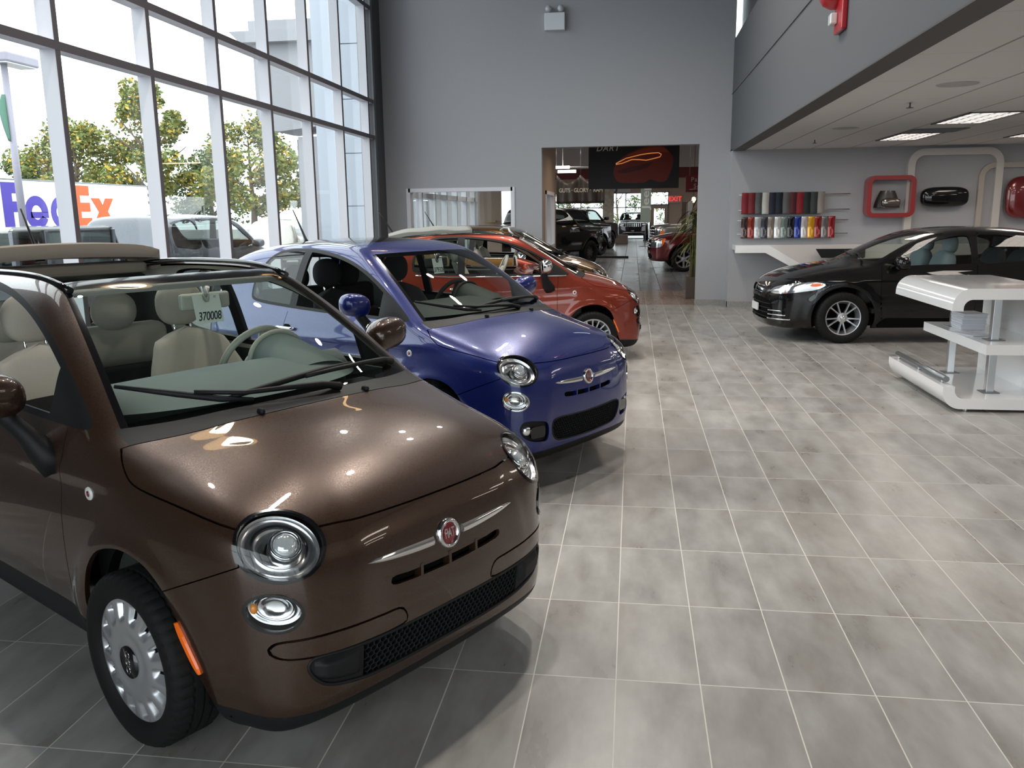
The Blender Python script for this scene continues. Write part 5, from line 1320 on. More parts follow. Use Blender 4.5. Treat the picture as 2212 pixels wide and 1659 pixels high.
swatches(sw_up, 1.878, 3.275, 1.637, 2.006, 'fabric', 'upper'); swatches(sw_lo, 1.885, 3.470, 1.218, 1.590, 'paint', 'lower')
def desk():
    t = thing('wall_desk', 'white wall desk panel with slanted left edge under the colour swatches', 'desk', (0, 15.18, 0)); XZ = Matrix(((1, 0, 0, 0), (0, 0, 1, 0), (0, 1, 0, 0), (0, 0, 0, 1)))
    b = MB(); b.prism([(1.755, 1.115), (1.755, .985), (2.26, .985), (2.78, .70), (3.25, .42), (6.6, .42), (6.6, 1.115)], 0, .06, XZ); b.obj('front_panel', M['desk_white'], t)
    b = MB(); b.prism([(1.755, 1.115), (1.755, .985), (2.26, .985), (2.78, .70), (3.25, .42), (3.45, .42), (2.86, .79), (2.31, 1.115)], -.03, -.001, XZ); b.obj('edge_band', M['white_gloss'], t)
    b = MB(); b.box(1.755, 6.6, .061, .475, 1.03, 1.115); b.obj('desk_top', M['white_gloss'], t)
    for x in (3.6, 6.3): b = MB(); b.box(x, x+.08, .08, .4, 0, 1.03); b.obj('desk_leg', M['white_gloss'], t)
M['desk_white'] = mat('warm_white_laminate', (.66, .60, .585), .45)
desk()
t = thing('screen', 'black flat screen leaning on the white desk panel behind the black sedan', 'screen', (3.47, 15.05, .90)); b = MB(); b.prism([(-.40, .15), (.40, .15), (.40, 0), (-.30, 0)], 0, .03, Matrix(((1, 0, 0, 0), (0, 0, 1, 0), (0, 1, 0, 0), (0, 0, 0, 1)))); b.obj('screen_panel', M['black_plastic'], t); b = MB(); b.box(-.1, .1, .0, .03, -.9, .0); b.obj('screen_stand', M['grey_metal'], t)
def frame_ring(name, label, x0, x1, z0, z1, rad, wth, dep, m, yoff=0.):
    t = thing(name, label, 'wall frame', ((x0+x1)/2, YN-yoff, z0)); w, h = x1-x0, z1-z0
    o = rrect(w, h, rad, 10, 0, h/2); i = rrect(w-2*wth, h-2*wth, max(.02, rad-wth), 10, 0, h/2); b = MB(); n = len(o)
    R = []
    for P, y in ((o, 0), (o, -dep), (i, -dep), (i, 0)): R.append([b.bm.verts.new((x, y, z)) for x, z in P])
    for a in range(4):
        for k in range(n): b.bm.faces.new((R[a][k], R[a][(k+1) % n], R[(a+1) % 4][(k+1) % n], R[(a+1) % 4][k]))
    b.obj('frame_band', m, t, 40); return t
M['band_white'] = mat('white_band', (.56, .53, .50), .4); M['band_red'] = mat('red_lacquer_band', (.30, .018, .02), .3, 0, .5); M['band_gold'] = mat('champagne_band', (.42, .37, .32), .4)
frame_ring('wall_frame', 'large white rounded wall frame hung around the black mirror cover', 4.60, 6.115, .9, 2.69, .26, .115, .10, M['band_white'])
frame_ring('wall_frame', 'small red rounded square frame around a grey mirror cover', 3.935, 4.715, 1.560, 2.253, .12, .070, .24, M['band_red'], .001)
frame_ring('wall_frame', 'champagne rounded wall frame behind the red mirror cover', 5.76, 7.4, .9, 2.44, .24, .085, .06, M['band_gold'], .0005)
def mcover(x, z, w, h, d, m, label, low=None):
    t = thing('mirror_cover', label, 'mirror cover', (x, YN, z)); b = MB(); b.ball((0, -d/2-.02, 0), w/2, d/2, h/2, 32, 18, .6); b.obj('cover_shell', m, t); b = MB(); b.tube([(0, 0, 0), (0, -d/2, 0)], .02); b.obj('mount', M['grey_metal'], t)
    if low: b = MB(); b.ball((.06, -d*.75, -h*.22), w*.36, d*.35, h*.24, 24, 12, .6); b.obj('cover_face', low, t)
def mirror_grey():
    t = thing('mirror_cover', 'grey two tone mirror cover inside the red square frame', 'mirror cover', (4.315, YN, 1.865)); b = MB()
    b.grid(lambda u, v: (lerp(-1, 1, u)*lerp(.215, .12, v**1.5), -.03-.10*math.sin(PI*u)**.5*(1-.3*v), lerp(-.14, .14, v)), 22, 12)
    b.obj('cover_shell', mat('graphite_cover', (.05, .047, .045), .4, .2, .4), t); b = MB(); b.ball((.04, -.12, -.06), .155, .05, .075, 26, 14, .6); b.obj('cover_face', mat('smoked_cover', (.20, .17, .15), .15, .7, 1.0), t)
mirror_grey()
mcover(5.21, 1.885, .765, .34, .20, M['paint_black'], 'glossy black elongated mirror cover in the white frame'); mcover(6.50, 1.86, .66, .70, .22, mat('deep_red_gloss', (.16, .008, .01), .25, .2, 1.0), 'glossy deep red mirror cover near the right edge')
# ---------------------------------------------------------------- emergency light, fire alarm
def emergency():
    t = thing('emergency_light', 'white emergency light box with two lamp heads on the back wall', 'emergency light', (-1.43, YB, 5.04)); b = MB(); b.box(-.18, .18, -.10, 0, -.155, .135, .008); b.obj('battery_box', mat('off_white_box', (.72, .74, .78), .5), t)
    for x in (-.11, .11):
        b = MB(); b.lathe([(0, 0), (.055, 0), (.06, .02), (.045, .06), (0, .07)], 20, tr(x, -.07, .195) @ rot('X', math.radians(70))); h = b.obj('lamp_head', mat('lamp_head_grey', (.55, .56, .58), .3), t)
        b = MB(); b.tube([(x, -.05, .135), (x, -.06, .18)], .012); b.obj('lamp_stem', M['steel'], t)
emergency()
def alarm():
    t = thing('fire_alarm', 'red fire alarm bell and strobe on the charcoal mezzanine wall', 'fire alarm', (XB, 7.85, 3.14), -PI/2); R = mat('alarm_red', (.42, .012, .02), .35, 0, .4)
    b = MB(); b.box(-.07, .22, -.045, 0, .0, .62, .012); b.obj('back_box', R, t)
    b = MB(); b.lathe([(0, .13), (.06, .125), (.10, .10), (.125, .05), (.13, .03), (.13, .0)], 32, Matrix(((1, 0, 0, -.04), (0, 0, -1, -.045), (0, 1, 0, .33), (0, 0, 0, 1)))); b.obj('bell', R, t)
    b = MB(); b.box(-.045, .06, -.10, -.045, .07, .16, .01); b.obj('strobe', mat('strobe_lens', (.8, .8, .78), .1, 0, 1.0), t)
alarm()
# ---------------------------------------------------------------- other vehicles, same silhouette method, coarser
def vehicle_shell(c):
    gs, gf = G2(catmull(c['side'], 8), .02), G2(catmull(c['half']+[(-x, z) for x, z in c['half'][::-1]], 6), .02)
    pl = c['plan']; gp = G2(catmull(pl+[(-x, y) for x, y in pl[::-1] if x > 0], 6), .025)
    bow = spline1(*c['bow']); cr = c.get('crown', .05); Rw = c['R']; ys = c['wheels']; Ra = c.get('arch', Rw+.055)
    ks, kp = c.get('ks', .14), c.get('kp', .16); fl = c.get('flare', .015)
    def F(x, y, z):
        x = np.abs(x); x2 = np.minimum(x, 1.)**2
        dS = gs(y-bow(y)*x2, z+cr*x2*sig((z-.7)/.06)); dP = gp(x, y); dF = gf(x, z)
        for cy in ys:
            r = np.hypot(y-cy, z-Rw); dF = dF-fl*np.exp(-((r-Ra-.03)/.06)**2)
        if 'crease' in c:
            for z0, a, w in c['crease']: dF = dF-a*np.exp(-((z-z0)/w)**2)
        return smax(smax(dS, dF, ks), dP, kp)
    Wm = max(x for x, z in c['half'])+.06; y1 = max(y for y, *_ in c['side']); z1 = max(z for _, z, *_ in c['side'])
    S = Shell(F, (-.06, -.12, c.get('z0', .15)-.08), (Wm, y1+.12, z1+.12), c.get('h', .035))
    yb = lambda x, y: y-bow(y)*np.minimum(x, 1.)**2
    fn = {}
    fn['arch'] = lambda x, y, z: np.maximum(np.minimum.reduce([np.hypot(y-q, z-Rw) for q in ys])-Ra, Wm*.55-x)
    fn['floor'] = lambda x, y, z: z-c.get('z0', .2)
    S.cut(fn['arch']); q = S.cent(); S.keep(fn['arch'](*q.T) > 0); S.cut(fn['floor']); q = S.cent(); S.keep(q[:, 2] > c.get('z0', .2))
    regs = []
    for name, kind, pts, lim in c['regions']:
        P = catmull(pts, 6); g = G2(P, .012, .15, 1)
        if kind == 'side': f = (lambda g, lim: lambda x, y, z: np.maximum(g(y, z), lim-x))(g, lim)
        elif kind == 'front': f = (lambda g, lim: lambda x, y, z: np.maximum(g(x, z), y-lim))(g, lim)
        elif kind == 'rear': f = (lambda g, lim: lambda x, y, z: np.maximum(g(x, z), lim-y))(g, lim)
        elif kind == 'top': f = (lambda g, lim: lambda x, y, z: np.maximum(g(x, yb(x, y)), lim-z))(g, lim)
        S.cut(f); regs.append((name, f))
    for name, f, w in c.get('seams', []):
        S.cut(lambda x, y, z: f(x, y, z)-w); S.cut(lambda x, y, z: f(x, y, z)+w)
    if c.get('trimz'): S.cut(lambda x, y, z: z-c['trimz'])
    q = S.cent(); L = np.full(len(q), 'body', object)
    if c.get('trimz'): L[q[:, 2] < c['trimz']] = 'lower_trim'
    for name, f, w in c.get('seams', []): L[np.abs(f(*q.T)) < w] = 'gap'
    for name, f in regs: L[f(*q.T) < 0] = name
    return S, L, S.normals(S.V), F
def vehicle(name, label, pose, c, paint, mats, group=None, cat='car', wheel='six', key=None, cabin=None):
    S0, L, N, F = vehicle_shell(c); root = thing(name, label, cat, (pose[0], pose[1], 0), pose[2], group)
    def P(lab, m, nm=None, side=None, **kw):
        k = np.isin(L, [lab])
        if not k.any(): return None
        return link(nm or lab, shell_mesh(lab, S0.V, N, S0.T[k], both=side is None, side=side or 1, **kw), m, root)
    P('body', paint, 'body_shell', flange=.03)
    if c.get('trimz'): P('lower_trim', M['black_plastic'], 'lower_trim')
    for lab in dict.fromkeys(r[0] for r in c['regions']):
        m, off, fl, sides = mats[lab]
        for sd in ((1, -1) if sides else (None,)): P(lab, m, lab, sd, offset=off, flange=fl)
    R, w, rim = c['R'], c['tyre'], c['rim']; Wm = max(x for x, z in c['half'])
    for y in c['wheels']:
        for s in (1, -1): add_wheel(root, s*(Wm-.02-w/2), y, R, w, rim, wheel)
    b = MB(); y0, y1 = min(c['wheels'])-.5, max(c['wheels'])+.4; b.box(-Wm+.28, Wm-.28, y0, y1, c.get('z0', .2)+.01, c['R']*2+.08); b.box(-Wm+.06, Wm-.06, c['wheels'][0]+c['R']+.12, c['wheels'][-1]-c['R']-.12, c.get('z0', .2)+.01, c['R']+.1); b.obj('underbody', M['dark_void'], root)
    if cabin:
        cy, cz, seat, rows = cabin['y'], cabin['z'], cabin['seat'], cabin['rows']
        for r in rows:
            for x in (-.37, .37):
                s = thing('seat', None, None); s.parent = root; s.location = (x, r, cz)
                b = MB(); b.ball((0, .08, .30), .25, .11, .36, 22, 14, .6, rot('X', -.22)); b.ball((0, -.2, .02), .25, .30, .10, 20, 10, .6); b.obj('backrest', seat, s)
                b = MB(); b.ball((0, .20, .735), .13, .075, .12, 20, 12, .75); b.obj('headrest', seat, s)
        b = MB(); b.box(-Wm+.14, Wm-.14, cabin['dash']-.25, cabin['dash']+.22, cz, cabin['dz'], .08, 3); d = b.obj('dashboard', M['dash_black'], root, 60)
        b = MB(); T = tr(.37, cabin['dash']+.42, cabin['dz']-.02) @ rot('X', math.radians(-66)); b.tube([(.185*math.cos(2*PI*i/32), .185*math.sin(2*PI*i/32), 0) for i in range(33)], .017, 8, False); b.xf(T); b.obj('steering_wheel', M['dash_black'], root)
        b = MB(); b.box(-Wm+.10, Wm-.10, cabin['dash']-.1, rows[-1]+.4, cz-.12, cz-.06); b.obj('cabin_floor', M['dash_black'], root)
    if 'mirror' in c:
        mx, my, mz = c['mirror']
        for s in (1, -1):
            b = MB(); b.ball((s*mx, my, mz), .13, .08, .085, 20, 12, .7); b.tube([(s*(mx-.10), my, mz-.04), (s*(mx-.22), my+.03, mz-.10)], .035, 8); b.obj('door_mirror', c.get('mirror_mat') or paint, root)
    return root, F
M['lamp_chrome'] = mat('headlamp_chrome', (.85, .86, .88), .12, .9, 1.0, .02)
M['lamp_dim'] = mat('headlamp_smoked', (.35, .36, .38), .15, .7, 1.0, .02)
def mirror_plan(pts, L):
    return pts
def car_plan(W, L, nose=.5, tail=.35, fr=.30, blunt=.06):
    return [(0, 0), (W*.42, blunt*.35), (W*.68, blunt*1.4), (W*.86, fr*.72), (W*.955, fr*1.5), (W*.99, nose*2), (W, nose*3), (W, L-tail*3), (W*.985, L-tail*1.6), (W*.93, L-tail*.6), (W*.75, L-tail*.15), (W*.4, L-.01), (0, L)]
# ---- black sedan beside the counter
DART = dict(side=[(.10, .16), (.02, .26), (-.01, .42), (.0, .56), (.03, .66), (.09, .74), (.22, .82), (.45, .905), (.75, .975), (1.0, 1.015), (1.12, 1.045), (1.48, 1.215), (1.80, 1.345), (2.10, 1.425), (2.5, 1.468), (3.0, 1.460), (3.4, 1.405), (3.8, 1.27), (4.15, 1.12), (4.40, 1.085), (4.60, 1.05), (4.66, .93), (4.67, .7), (4.64, .45), (4.5, .24), (4.2, .18), (2.3, .17), (.7, .16)],
    half=[(.70, .10), (.83, .22), (.885, .38), (.912, .56), (.915, .70), (.90, .82), (.875, .92), (.845, 1.0), (.79, 1.12), (.72, 1.26), (.64, 1.38), (.52, 1.46), (.3, 1.50)],
    plan=car_plan(.915, 4.67, .5, .3, .34, .10), bow=([-1, 0, .5, 1.1, 2.0, 3, 4, 5], [.10, .10, .12, .32, .24, 0, -.2, -.15]), crown=.06, R=.33, rim=.225, tyre=.215, wheels=(.95, 3.65), arch=.395, flare=.024, crease=((.80, .014, .05), (.62, -.010, .07)), z0=.19, h=.026, ks=.14, kp=.20,
    regions=[('windscreen', 'top', [(0, 1.16), (.40, 1.16), (.70, 1.18), (.715, 1.22), (.64, 1.63), (.57, 1.99), (.53, 2.02), (0, 2.04), (-.53, 2.02), (-.57, 1.99), (-.64, 1.63), (-.715, 1.22), (-.70, 1.18), (-.40, 1.16)], .95),
        ('rear_window', 'top', [(0, 3.45), (.5, 3.45), (.56, 3.5), (.60, 4.0), (.58, 4.08), (0, 4.1), (-.58, 4.08), (-.60, 4.0), (-.56, 3.5), (-.5, 3.45)], 1.0),
        ('door_window', 'side', [(1.42, .995), (1.72, 1.15), (2.02, 1.275), (2.32, 1.345), (2.48, 1.355), (2.505, 1.335), (2.52, 1.03), (2.49, 1.01), (2.0, 1.0)], .3),
        ('rear_door_window', 'side', [(2.62, 1.03), (2.605, 1.345), (2.63, 1.362), (2.95, 1.352), (3.25, 1.30), (3.40, 1.25), (3.43, 1.21), (3.42, 1.07), (3.37, 1.045), (3.0, 1.03)], .3),
        ('quarter_window', 'side', [(3.50, 1.09), (3.50, 1.19), (3.53, 1.20), (3.70, 1.12), (3.72, 1.09), (3.66, 1.075)], .3),
        ('headlight', 'side', [(.10, .645), (.16, .715), (.32, .765), (.52, .79), (.62, .785), (.72, .755), (.60, .695), (.42, .665), (.22, .635), (.13, .625)], .38),
        ('turn_lamp', 'side', [(.50, .755), (.60, .775), (.69, .758), (.62, .735), (.52, .735)], .38),
        ('lower_grille', 'front', [(0, .27), (.50, .28), (.58, .34), (.55, .50), (.4, .545), (0, .56), (-.4, .545), (-.55, .50), (-.58, .34), (-.50, .28)], .5),
        ('upper_grille', 'front', [(0, .615), (.40, .625), (.44, .66), (.40, .70), (0, .705), (-.40, .70), (-.44, .66), (-.40, .625)], .4)],
    seams=[('front_door', lambda x, y, z: np.maximum(np.abs(y-1.40-.12*np.clip(.6-z, 0, 1)), np.maximum(z-1.0, .24-z)), .003), ('mid_door', lambda x, y, z: np.maximum(np.abs(y-2.57), np.maximum(z-1.0, .24-z)), .003)], mirror=(.98, 1.60, 1.03))
GL = (M['glass_car'], 0, 0, False); GLs = (M['glass_car'], 0, 0, True); GD = (M['glass_dark'], 0, 0, False); GDs = (M['glass_dark'], 0, 0, True)
dart, FD = vehicle('car', 'black sedan with silver ten spoke wheels parked behind the white counter', (1.68, 12.11, -1.5), DART, M['paint_black'],
    dict(windscreen=GL, rear_window=GD, door_window=GLs, rear_door_window=GDs, quarter_window=GDs, headlight=(M['lamp_chrome'], .004, .02, True), turn_lamp=(M['amber'], .006, .01, True), lower_grille=(M['dark_void'], -.03, 0, False), upper_grille=(M['black_gloss'], -.02, 0, False)),
    wheel='five', cabin=dict(y=2.3, z=.50, seat=M['grey_cloth'], rows=(2.22, 3.2), dash=1.42, dz=1.0))
def dart_details():
    def strip(name, pts, r, m, s=1):
        b = MB(); b.tube(pts, r, 8); return b.obj(name, m, dart)
    for s in (1, -1):
        for k, (z, x0, x1) in enumerate(((.40, .50, .74), (.345, .50, .78), (.29, .48, .80))):
            xs = np.linspace(x0, x1, 8); ys = front_y(FD, xs, np.full(8, z)); strip('bumper_chrome', [(s*xs[i], ys[i]-.004, z+.03*(xs[i]-x0)) for i in range(8)], .009, M['chrome'])
        zz = np.full(2, .885)
        for yh in (2.34, 3.40):
            xs = side_x(FD, np.array([yh-.12, yh, yh+.10]), np.full(3, .86)); strip('door_handle', [(s*(xs[0]-.005), yh-.12, .86), (s*(xs[1]+.03), yh-.06, .862), (s*(xs[1]+.03), yh+.06, .865), (s*(xs[2]-.005), yh+.10, .866)], .012, M['paint_black'])
    for k, z in enumerate((.30, .36, .42, .48)):
        xs = np.linspace(-.52, .52, 15); ys = front_y(FD, np.abs(xs), np.full(15, z)); strip('grille_bar', [(xs[i], ys[i]+.012, z) for i in range(15)], .006, M['black_plastic'])
    b = MB(); b.tube([(0, 3.55, 1.37), (0, 3.63, 1.43), (0, 3.75, 1.52)], [.02, .006, .004], 8); b.obj('antenna', M['black_plastic'], dart)
    y = float(front_y(FD, np.array([0.]), np.array([.42]))[0]); b = MB(); b.box(-.16, .16, y-.02, y+.005, .36, .46, .004); b.obj('plate_holder', M['white_enamel'], dart)
    for k, (x0, x1) in enumerate(((.15, -.5), (.62, .0))):
        b = MB(); b.tube([(x0, 1.23, 1.085), (lerp(x0, x1, .5), 1.26, 1.12), (x1, 1.31+.15*x1*x1, 1.125)], [.012, .009, .006], 6); b.obj('wiper', M['black_plastic'], dart)
dart_details()
# ---- vehicles in the second showroom
SUV = dict(side=[(.12, .30), (.03, .38), (.0, .55), (.02, .80), (.05, .98), (.16, 1.08), (.5, 1.13), (1.0, 1.18), (1.35, 1.22), (1.5, 1.27), (1.85, 1.52), (2.15, 1.69), (2.4, 1.75), (3.2, 1.77), (4.2, 1.72), (4.5, 1.64), (4.68, 1.3), (4.78, 1.0), (4.82, .7), (4.78, .42), (4.6, .3)],
    half=[(.78, .2), (.88, .34), (.945, .55), (.965, .80), (.95, 1.0), (.915, 1.13), (.84, 1.35), (.75, 1.6), (.64, 1.74), (.4, 1.80)], plan=car_plan(.965, 4.82, .45, .3, .28, .07),
    bow=([-1, 0, .5, 1.4, 2.2, 3, 4, 5], [.10, .10, .12, .26, .18, 0, -.15, -.15]), R=.385, rim=.25, tyre=.26, wheels=(.90, 3.81), arch=.46, z0=.32, h=.045,
    regions=[('windscreen', 'top', [(0, 1.52), (.70, 1.54), (.72, 1.6), (.63, 2.2), (.6, 2.25), (0, 2.27), (-.6, 2.25), (-.63, 2.2), (-.72, 1.6), (-.70, 1.54)], 1.1), ('side_window', 'side', [(1.85, 1.22), (2.3, 1.5), (2.6, 1.62), (3.4, 1.64), (4.1, 1.6), (4.3, 1.3), (4.2, 1.22), (3, 1.2)], .4),
        ('rear_window', 'rear', [(0, 1.15), (.6, 1.16), (.66, 1.2), (.56, 1.6), (.5, 1.63), (0, 1.64), (-.5, 1.63), (-.56, 1.6), (-.66, 1.2), (-.6, 1.16)], 4.2),
        ('grille', 'front', [(0, .86), (.46, .86), (.50, .90), (.50, 1.0), (.46, 1.04), (0, 1.045), (-.46, 1.04), (-.50, 1.0), (-.50, .90), (-.46, .86)], .5), ('headlight', 'front', [(.58, .90), (.84, .94), (.86, 1.0), (.80, 1.06), (.60, 1.055), (.55, .98)], .8)])
def slats(root, F, n, x0, x1, z0, z1, m, wd=.03):
    for i in range(n):
        x = lerp(x0, x1, i/(n-1)); y = float(front_y(F, np.array([abs(x)]), np.array([(z0+z1)/2]))[0]); b = MB(); b.box(x-wd/2, x+wd/2, y-.012, y+.02, z0, z1, .006); b.obj('grille_slat', m, root)
gmats = dict(windscreen=GL, side_window=GDs, rear_window=GL, grille=(M['dark_void'], -.02, 0, False), headlight=(M['lamp_dim'], .004, .01, True), fog=(M['lamp_dim'], .003, 0, True), turn_lamp=(M['amber'], .006, .01, True), lower_grille=(M['dark_void'], -.02, 0, False))
gc, FG = vehicle('car', 'black sport utility vehicle facing the camera before the far showroom windows', (.0, 52.6, 0), SUV, M['paint_black'], gmats, wheel='six', cabin=dict(y=2, z=.75, seat=M['black_cloth'], rows=(2.45, 3.4), dash=1.7, dz=1.2))
slats(gc, FG, 8, -.44, .44, .85, 1.05, M['chrome'], .05)
xs = np.linspace(-.6, .6, 9); b = MB(); b.tube([(x, float(front_y(FG, np.array([abs(x)]), np.array([.52]))[0])-.01, .52) for x in xs], .018, 8); b.obj('bumper_chrome', M['steel'], gc)
JRN = dict(side=[(.10, .30), (.02, .38), (.0, .55), (.02, .75), (.06, .90), (.16, .98), (.5, 1.06), (1.0, 1.13), (1.25, 1.18), (1.6, 1.42), (1.95, 1.63), (2.2, 1.69), (3.2, 1.71), (4.3, 1.64), (4.6, 1.5), (4.8, 1.1), (4.88, .7), (4.84, .42), (4.7, .3)],
    half=[(.74, .2), (.85, .34), (.905, .55), (.92, .78), (.905, .95), (.87, 1.07), (.80, 1.3), (.72, 1.52), (.6, 1.67), (.4, 1.74)], plan=car_plan(.92, 4.88, .45, .3, .32, .09),
    bow=([-1, 0, .5, 1.4, 2.2, 3, 4, 5], [.10, .10, .12, .26, .18, 0, -.15, -.15]), R=.36, rim=.245, tyre=.235, wheels=(.98, 3.87), arch=.44, flare=.03, z0=.27, h=.035, trimz=.33,
    regions=[('windscreen', 'top', [(0, 1.38), (.68, 1.40), (.70, 1.46), (.62, 2.0), (.58, 2.05), (0, 2.07), (-.58, 2.05), (-.62, 2.0), (-.70, 1.46), (-.68, 1.40)], 1.05), ('side_window', 'side', [(1.75, 1.14), (2.1, 1.4), (2.5, 1.57), (3.4, 1.59), (4.2, 1.54), (4.4, 1.25), (4.2, 1.16), (3, 1.14)], .4),
        ('headlight', 'side', [(.06, .70), (.10, .86), (.30, .93), (.46, .955), (.42, .86), (.36, .74), (.2, .69)], .40), ('turn_lamp', 'side', [(.35, .90), (.46, .955), (.425, .86), (.38, .77), (.35, .78)], .4),
        ('grille', 'front', [(0, .60), (.38, .62), (.46, .72), (.46, .86), (.40, .90), (0, .91), (-.40, .90), (-.46, .86), (-.46, .72), (-.38, .62)], .4), ('lower_grille', 'front', [(0, .36), (.5, .37), (.56, .42), (.5, .50), (0, .51), (-.5, .50), (-.56, .42), (-.5, .37)], .4)])
jmats = dict(gmats); jmats['headlight'] = (M['lamp_chrome'], .004, .02, True)
jr, FJ = vehicle('car', 'dark red crossover with silver six spoke wheel seen through the doorway on the right', (.42, 25.75, -1.50), JRN, M['paint_maroon'], jmats, wheel='six')
for z in (.70, .80):
    xs = np.linspace(-.42, .42, 9); b = MB(); b.tube([(x, float(front_y(FJ, np.array([abs(x)]), np.array([z]))[0])-.005, z) for x in xs], .022, 8); b.obj('grille_bar', M['chrome'], jr)
b = MB(); y = float(front_y(FJ, np.array([0.]), np.array([.76]))[0]); b.box(-.02, .02, y-.02, y+.02, .64, .88, .006); b.obj('grille_bar', M['chrome'], jr)
for s in (1, -1):
    b = MB(); x = float(side_x(FJ, np.array([1.62]), np.array([.86]))[0]); b.prism([(0, 0), (.20, .04), (.17, -.05), (.03, -.07)], 0, .012, Matrix(((0, 0, s, s*x), (1, 0, 0, 1.52), (0, 1, 0, .87), (0, 0, 0, 1)))); b.obj('fender_emblem', M['satin_silver'], jr)
TRK = dict(side=[(.12, .42), (.02, .46), (-.02, .60), (-.02, .76), (.04, .80), (.05, 1.14), (.14, 1.24), (.5, 1.28), (1.2, 1.31), (1.45, 1.35), (1.85, 1.62), (2.15, 1.82), (2.4, 1.89), (3.0, 1.90), (3.3, 1.86), (3.42, 1.45, 1), (3.5, 1.38, 1), (5.7, 1.36), (5.78, 1.2), (5.8, .8), (5.75, .55), (5.6, .48)],
    half=[(.82, .3), (.92, .46), (.985, .65), (1.0, .95), (.985, 1.2), (.95, 1.36), (.87, 1.6), (.78, 1.80), (.65, 1.90), (.4, 1.95)], plan=car_plan(1.0, 5.8, .4, .2, .22, .05),
    bow=([-1, 0, .5, 1.4, 2.2, 3, 4, 6], [.08, .08, .10, .20, .12, 0, 0, 0]), R=.40, rim=.235, tyre=.27, wheels=(1.02, 4.58), arch=.49, flare=.035, z0=.46, h=.042, ks=.12,
    regions=[('windscreen', 'top', [(0, 1.52), (.72, 1.54), (.74, 1.60), (.66, 2.2), (.6, 2.25), (0, 2.27), (-.6, 2.25), (-.66, 2.2), (-.74, 1.60), (-.72, 1.54)], 1.2), ('side_window', 'side', [(1.85, 1.36), (2.2, 1.64), (2.5, 1.78), (3.1, 1.78), (3.2, 1.74), (3.22, 1.40), (3.1, 1.36)], .4),
        ('grille', 'front', [(0, .82), (.48, .82), (.55, .88), (.54, 1.10), (.48, 1.16), (0, 1.17), (-.48, 1.16), (-.54, 1.10), (-.55, .88), (-.48, .82)], .4), ('headlight', 'front', [(.62, .88), (.92, .90), (.93, 1.06), (.88, 1.14), (.64, 1.14)], .6), ('turn_lamp', 'side', [(.20, .93), (.26, 1.08), (.33, 1.08), (.30, .93)], .5)])
tmats = dict(gmats); tmats['turn_lamp'] = (M['lamp_dim'], .004, .01, True)
rt, FR = vehicle('pickup_truck', 'black pickup truck seen through the doorway on the left', (-1.68, 30.3, 2.6), TRK, M['paint_black'], tmats, cat='pickup truck', wheel='steel')
x = float(side_x(FR, np.array([1.95]), np.array([1.12]))[0])
me = text_mesh('DAKOTA', .12, .004, .002, spacing=1.15); me.transform(Matrix(((0, 0, -1, -x-.004), (-1, 0, 0, 2.0), (0, 1, 0, 1.13), (0, 0, 0, 1)))); link('door_lettering', me, M['satin_silver'], rt)
xs = np.linspace(-.95, .95, 13); b = MB(); b.tube([(q, float(front_y(FR, np.array([min(abs(q), .9)]), np.array([.64]))[0])-.02, .64) for q in xs], .10, 10); b.obj('bumper', M['black_gloss'], rt)
st, FS = vehicle('pickup_truck', 'silver pickup truck behind the dark red crossover', (.62, 31.2, -1.45), TRK, M['paint_silver'], dict(tmats, turn_lamp=(M['amber'], .006, .01, True), headlight=(M['lamp_chrome'], .004, .01, True)), cat='pickup truck', wheel='steel')
for z in (.88, .98, 1.08):
    xs = np.linspace(-.5, .5, 9); b = MB(); b.tube([(q, float(front_y(FS, np.array([abs(q)]), np.array([z]))[0])-.005, z) for q in xs], .025, 8); b.obj('grille_bar', M['chrome'], st)
sv, FV = vehicle('car', 'black boxy off road vehicle standing beyond the black pickup truck', (-1.55, 36.5, 2.6), TRK, M['paint_black'], tmats, wheel='steel')
s2, FV2 = vehicle('car', 'black utility vehicle with wide door mirror farthest behind the pickup truck', (-1.45, 43.0, 2.7), dict(TRK, mirror=(1.16, 1.95, 1.45)), M['paint_black'], tmats, wheel='steel')
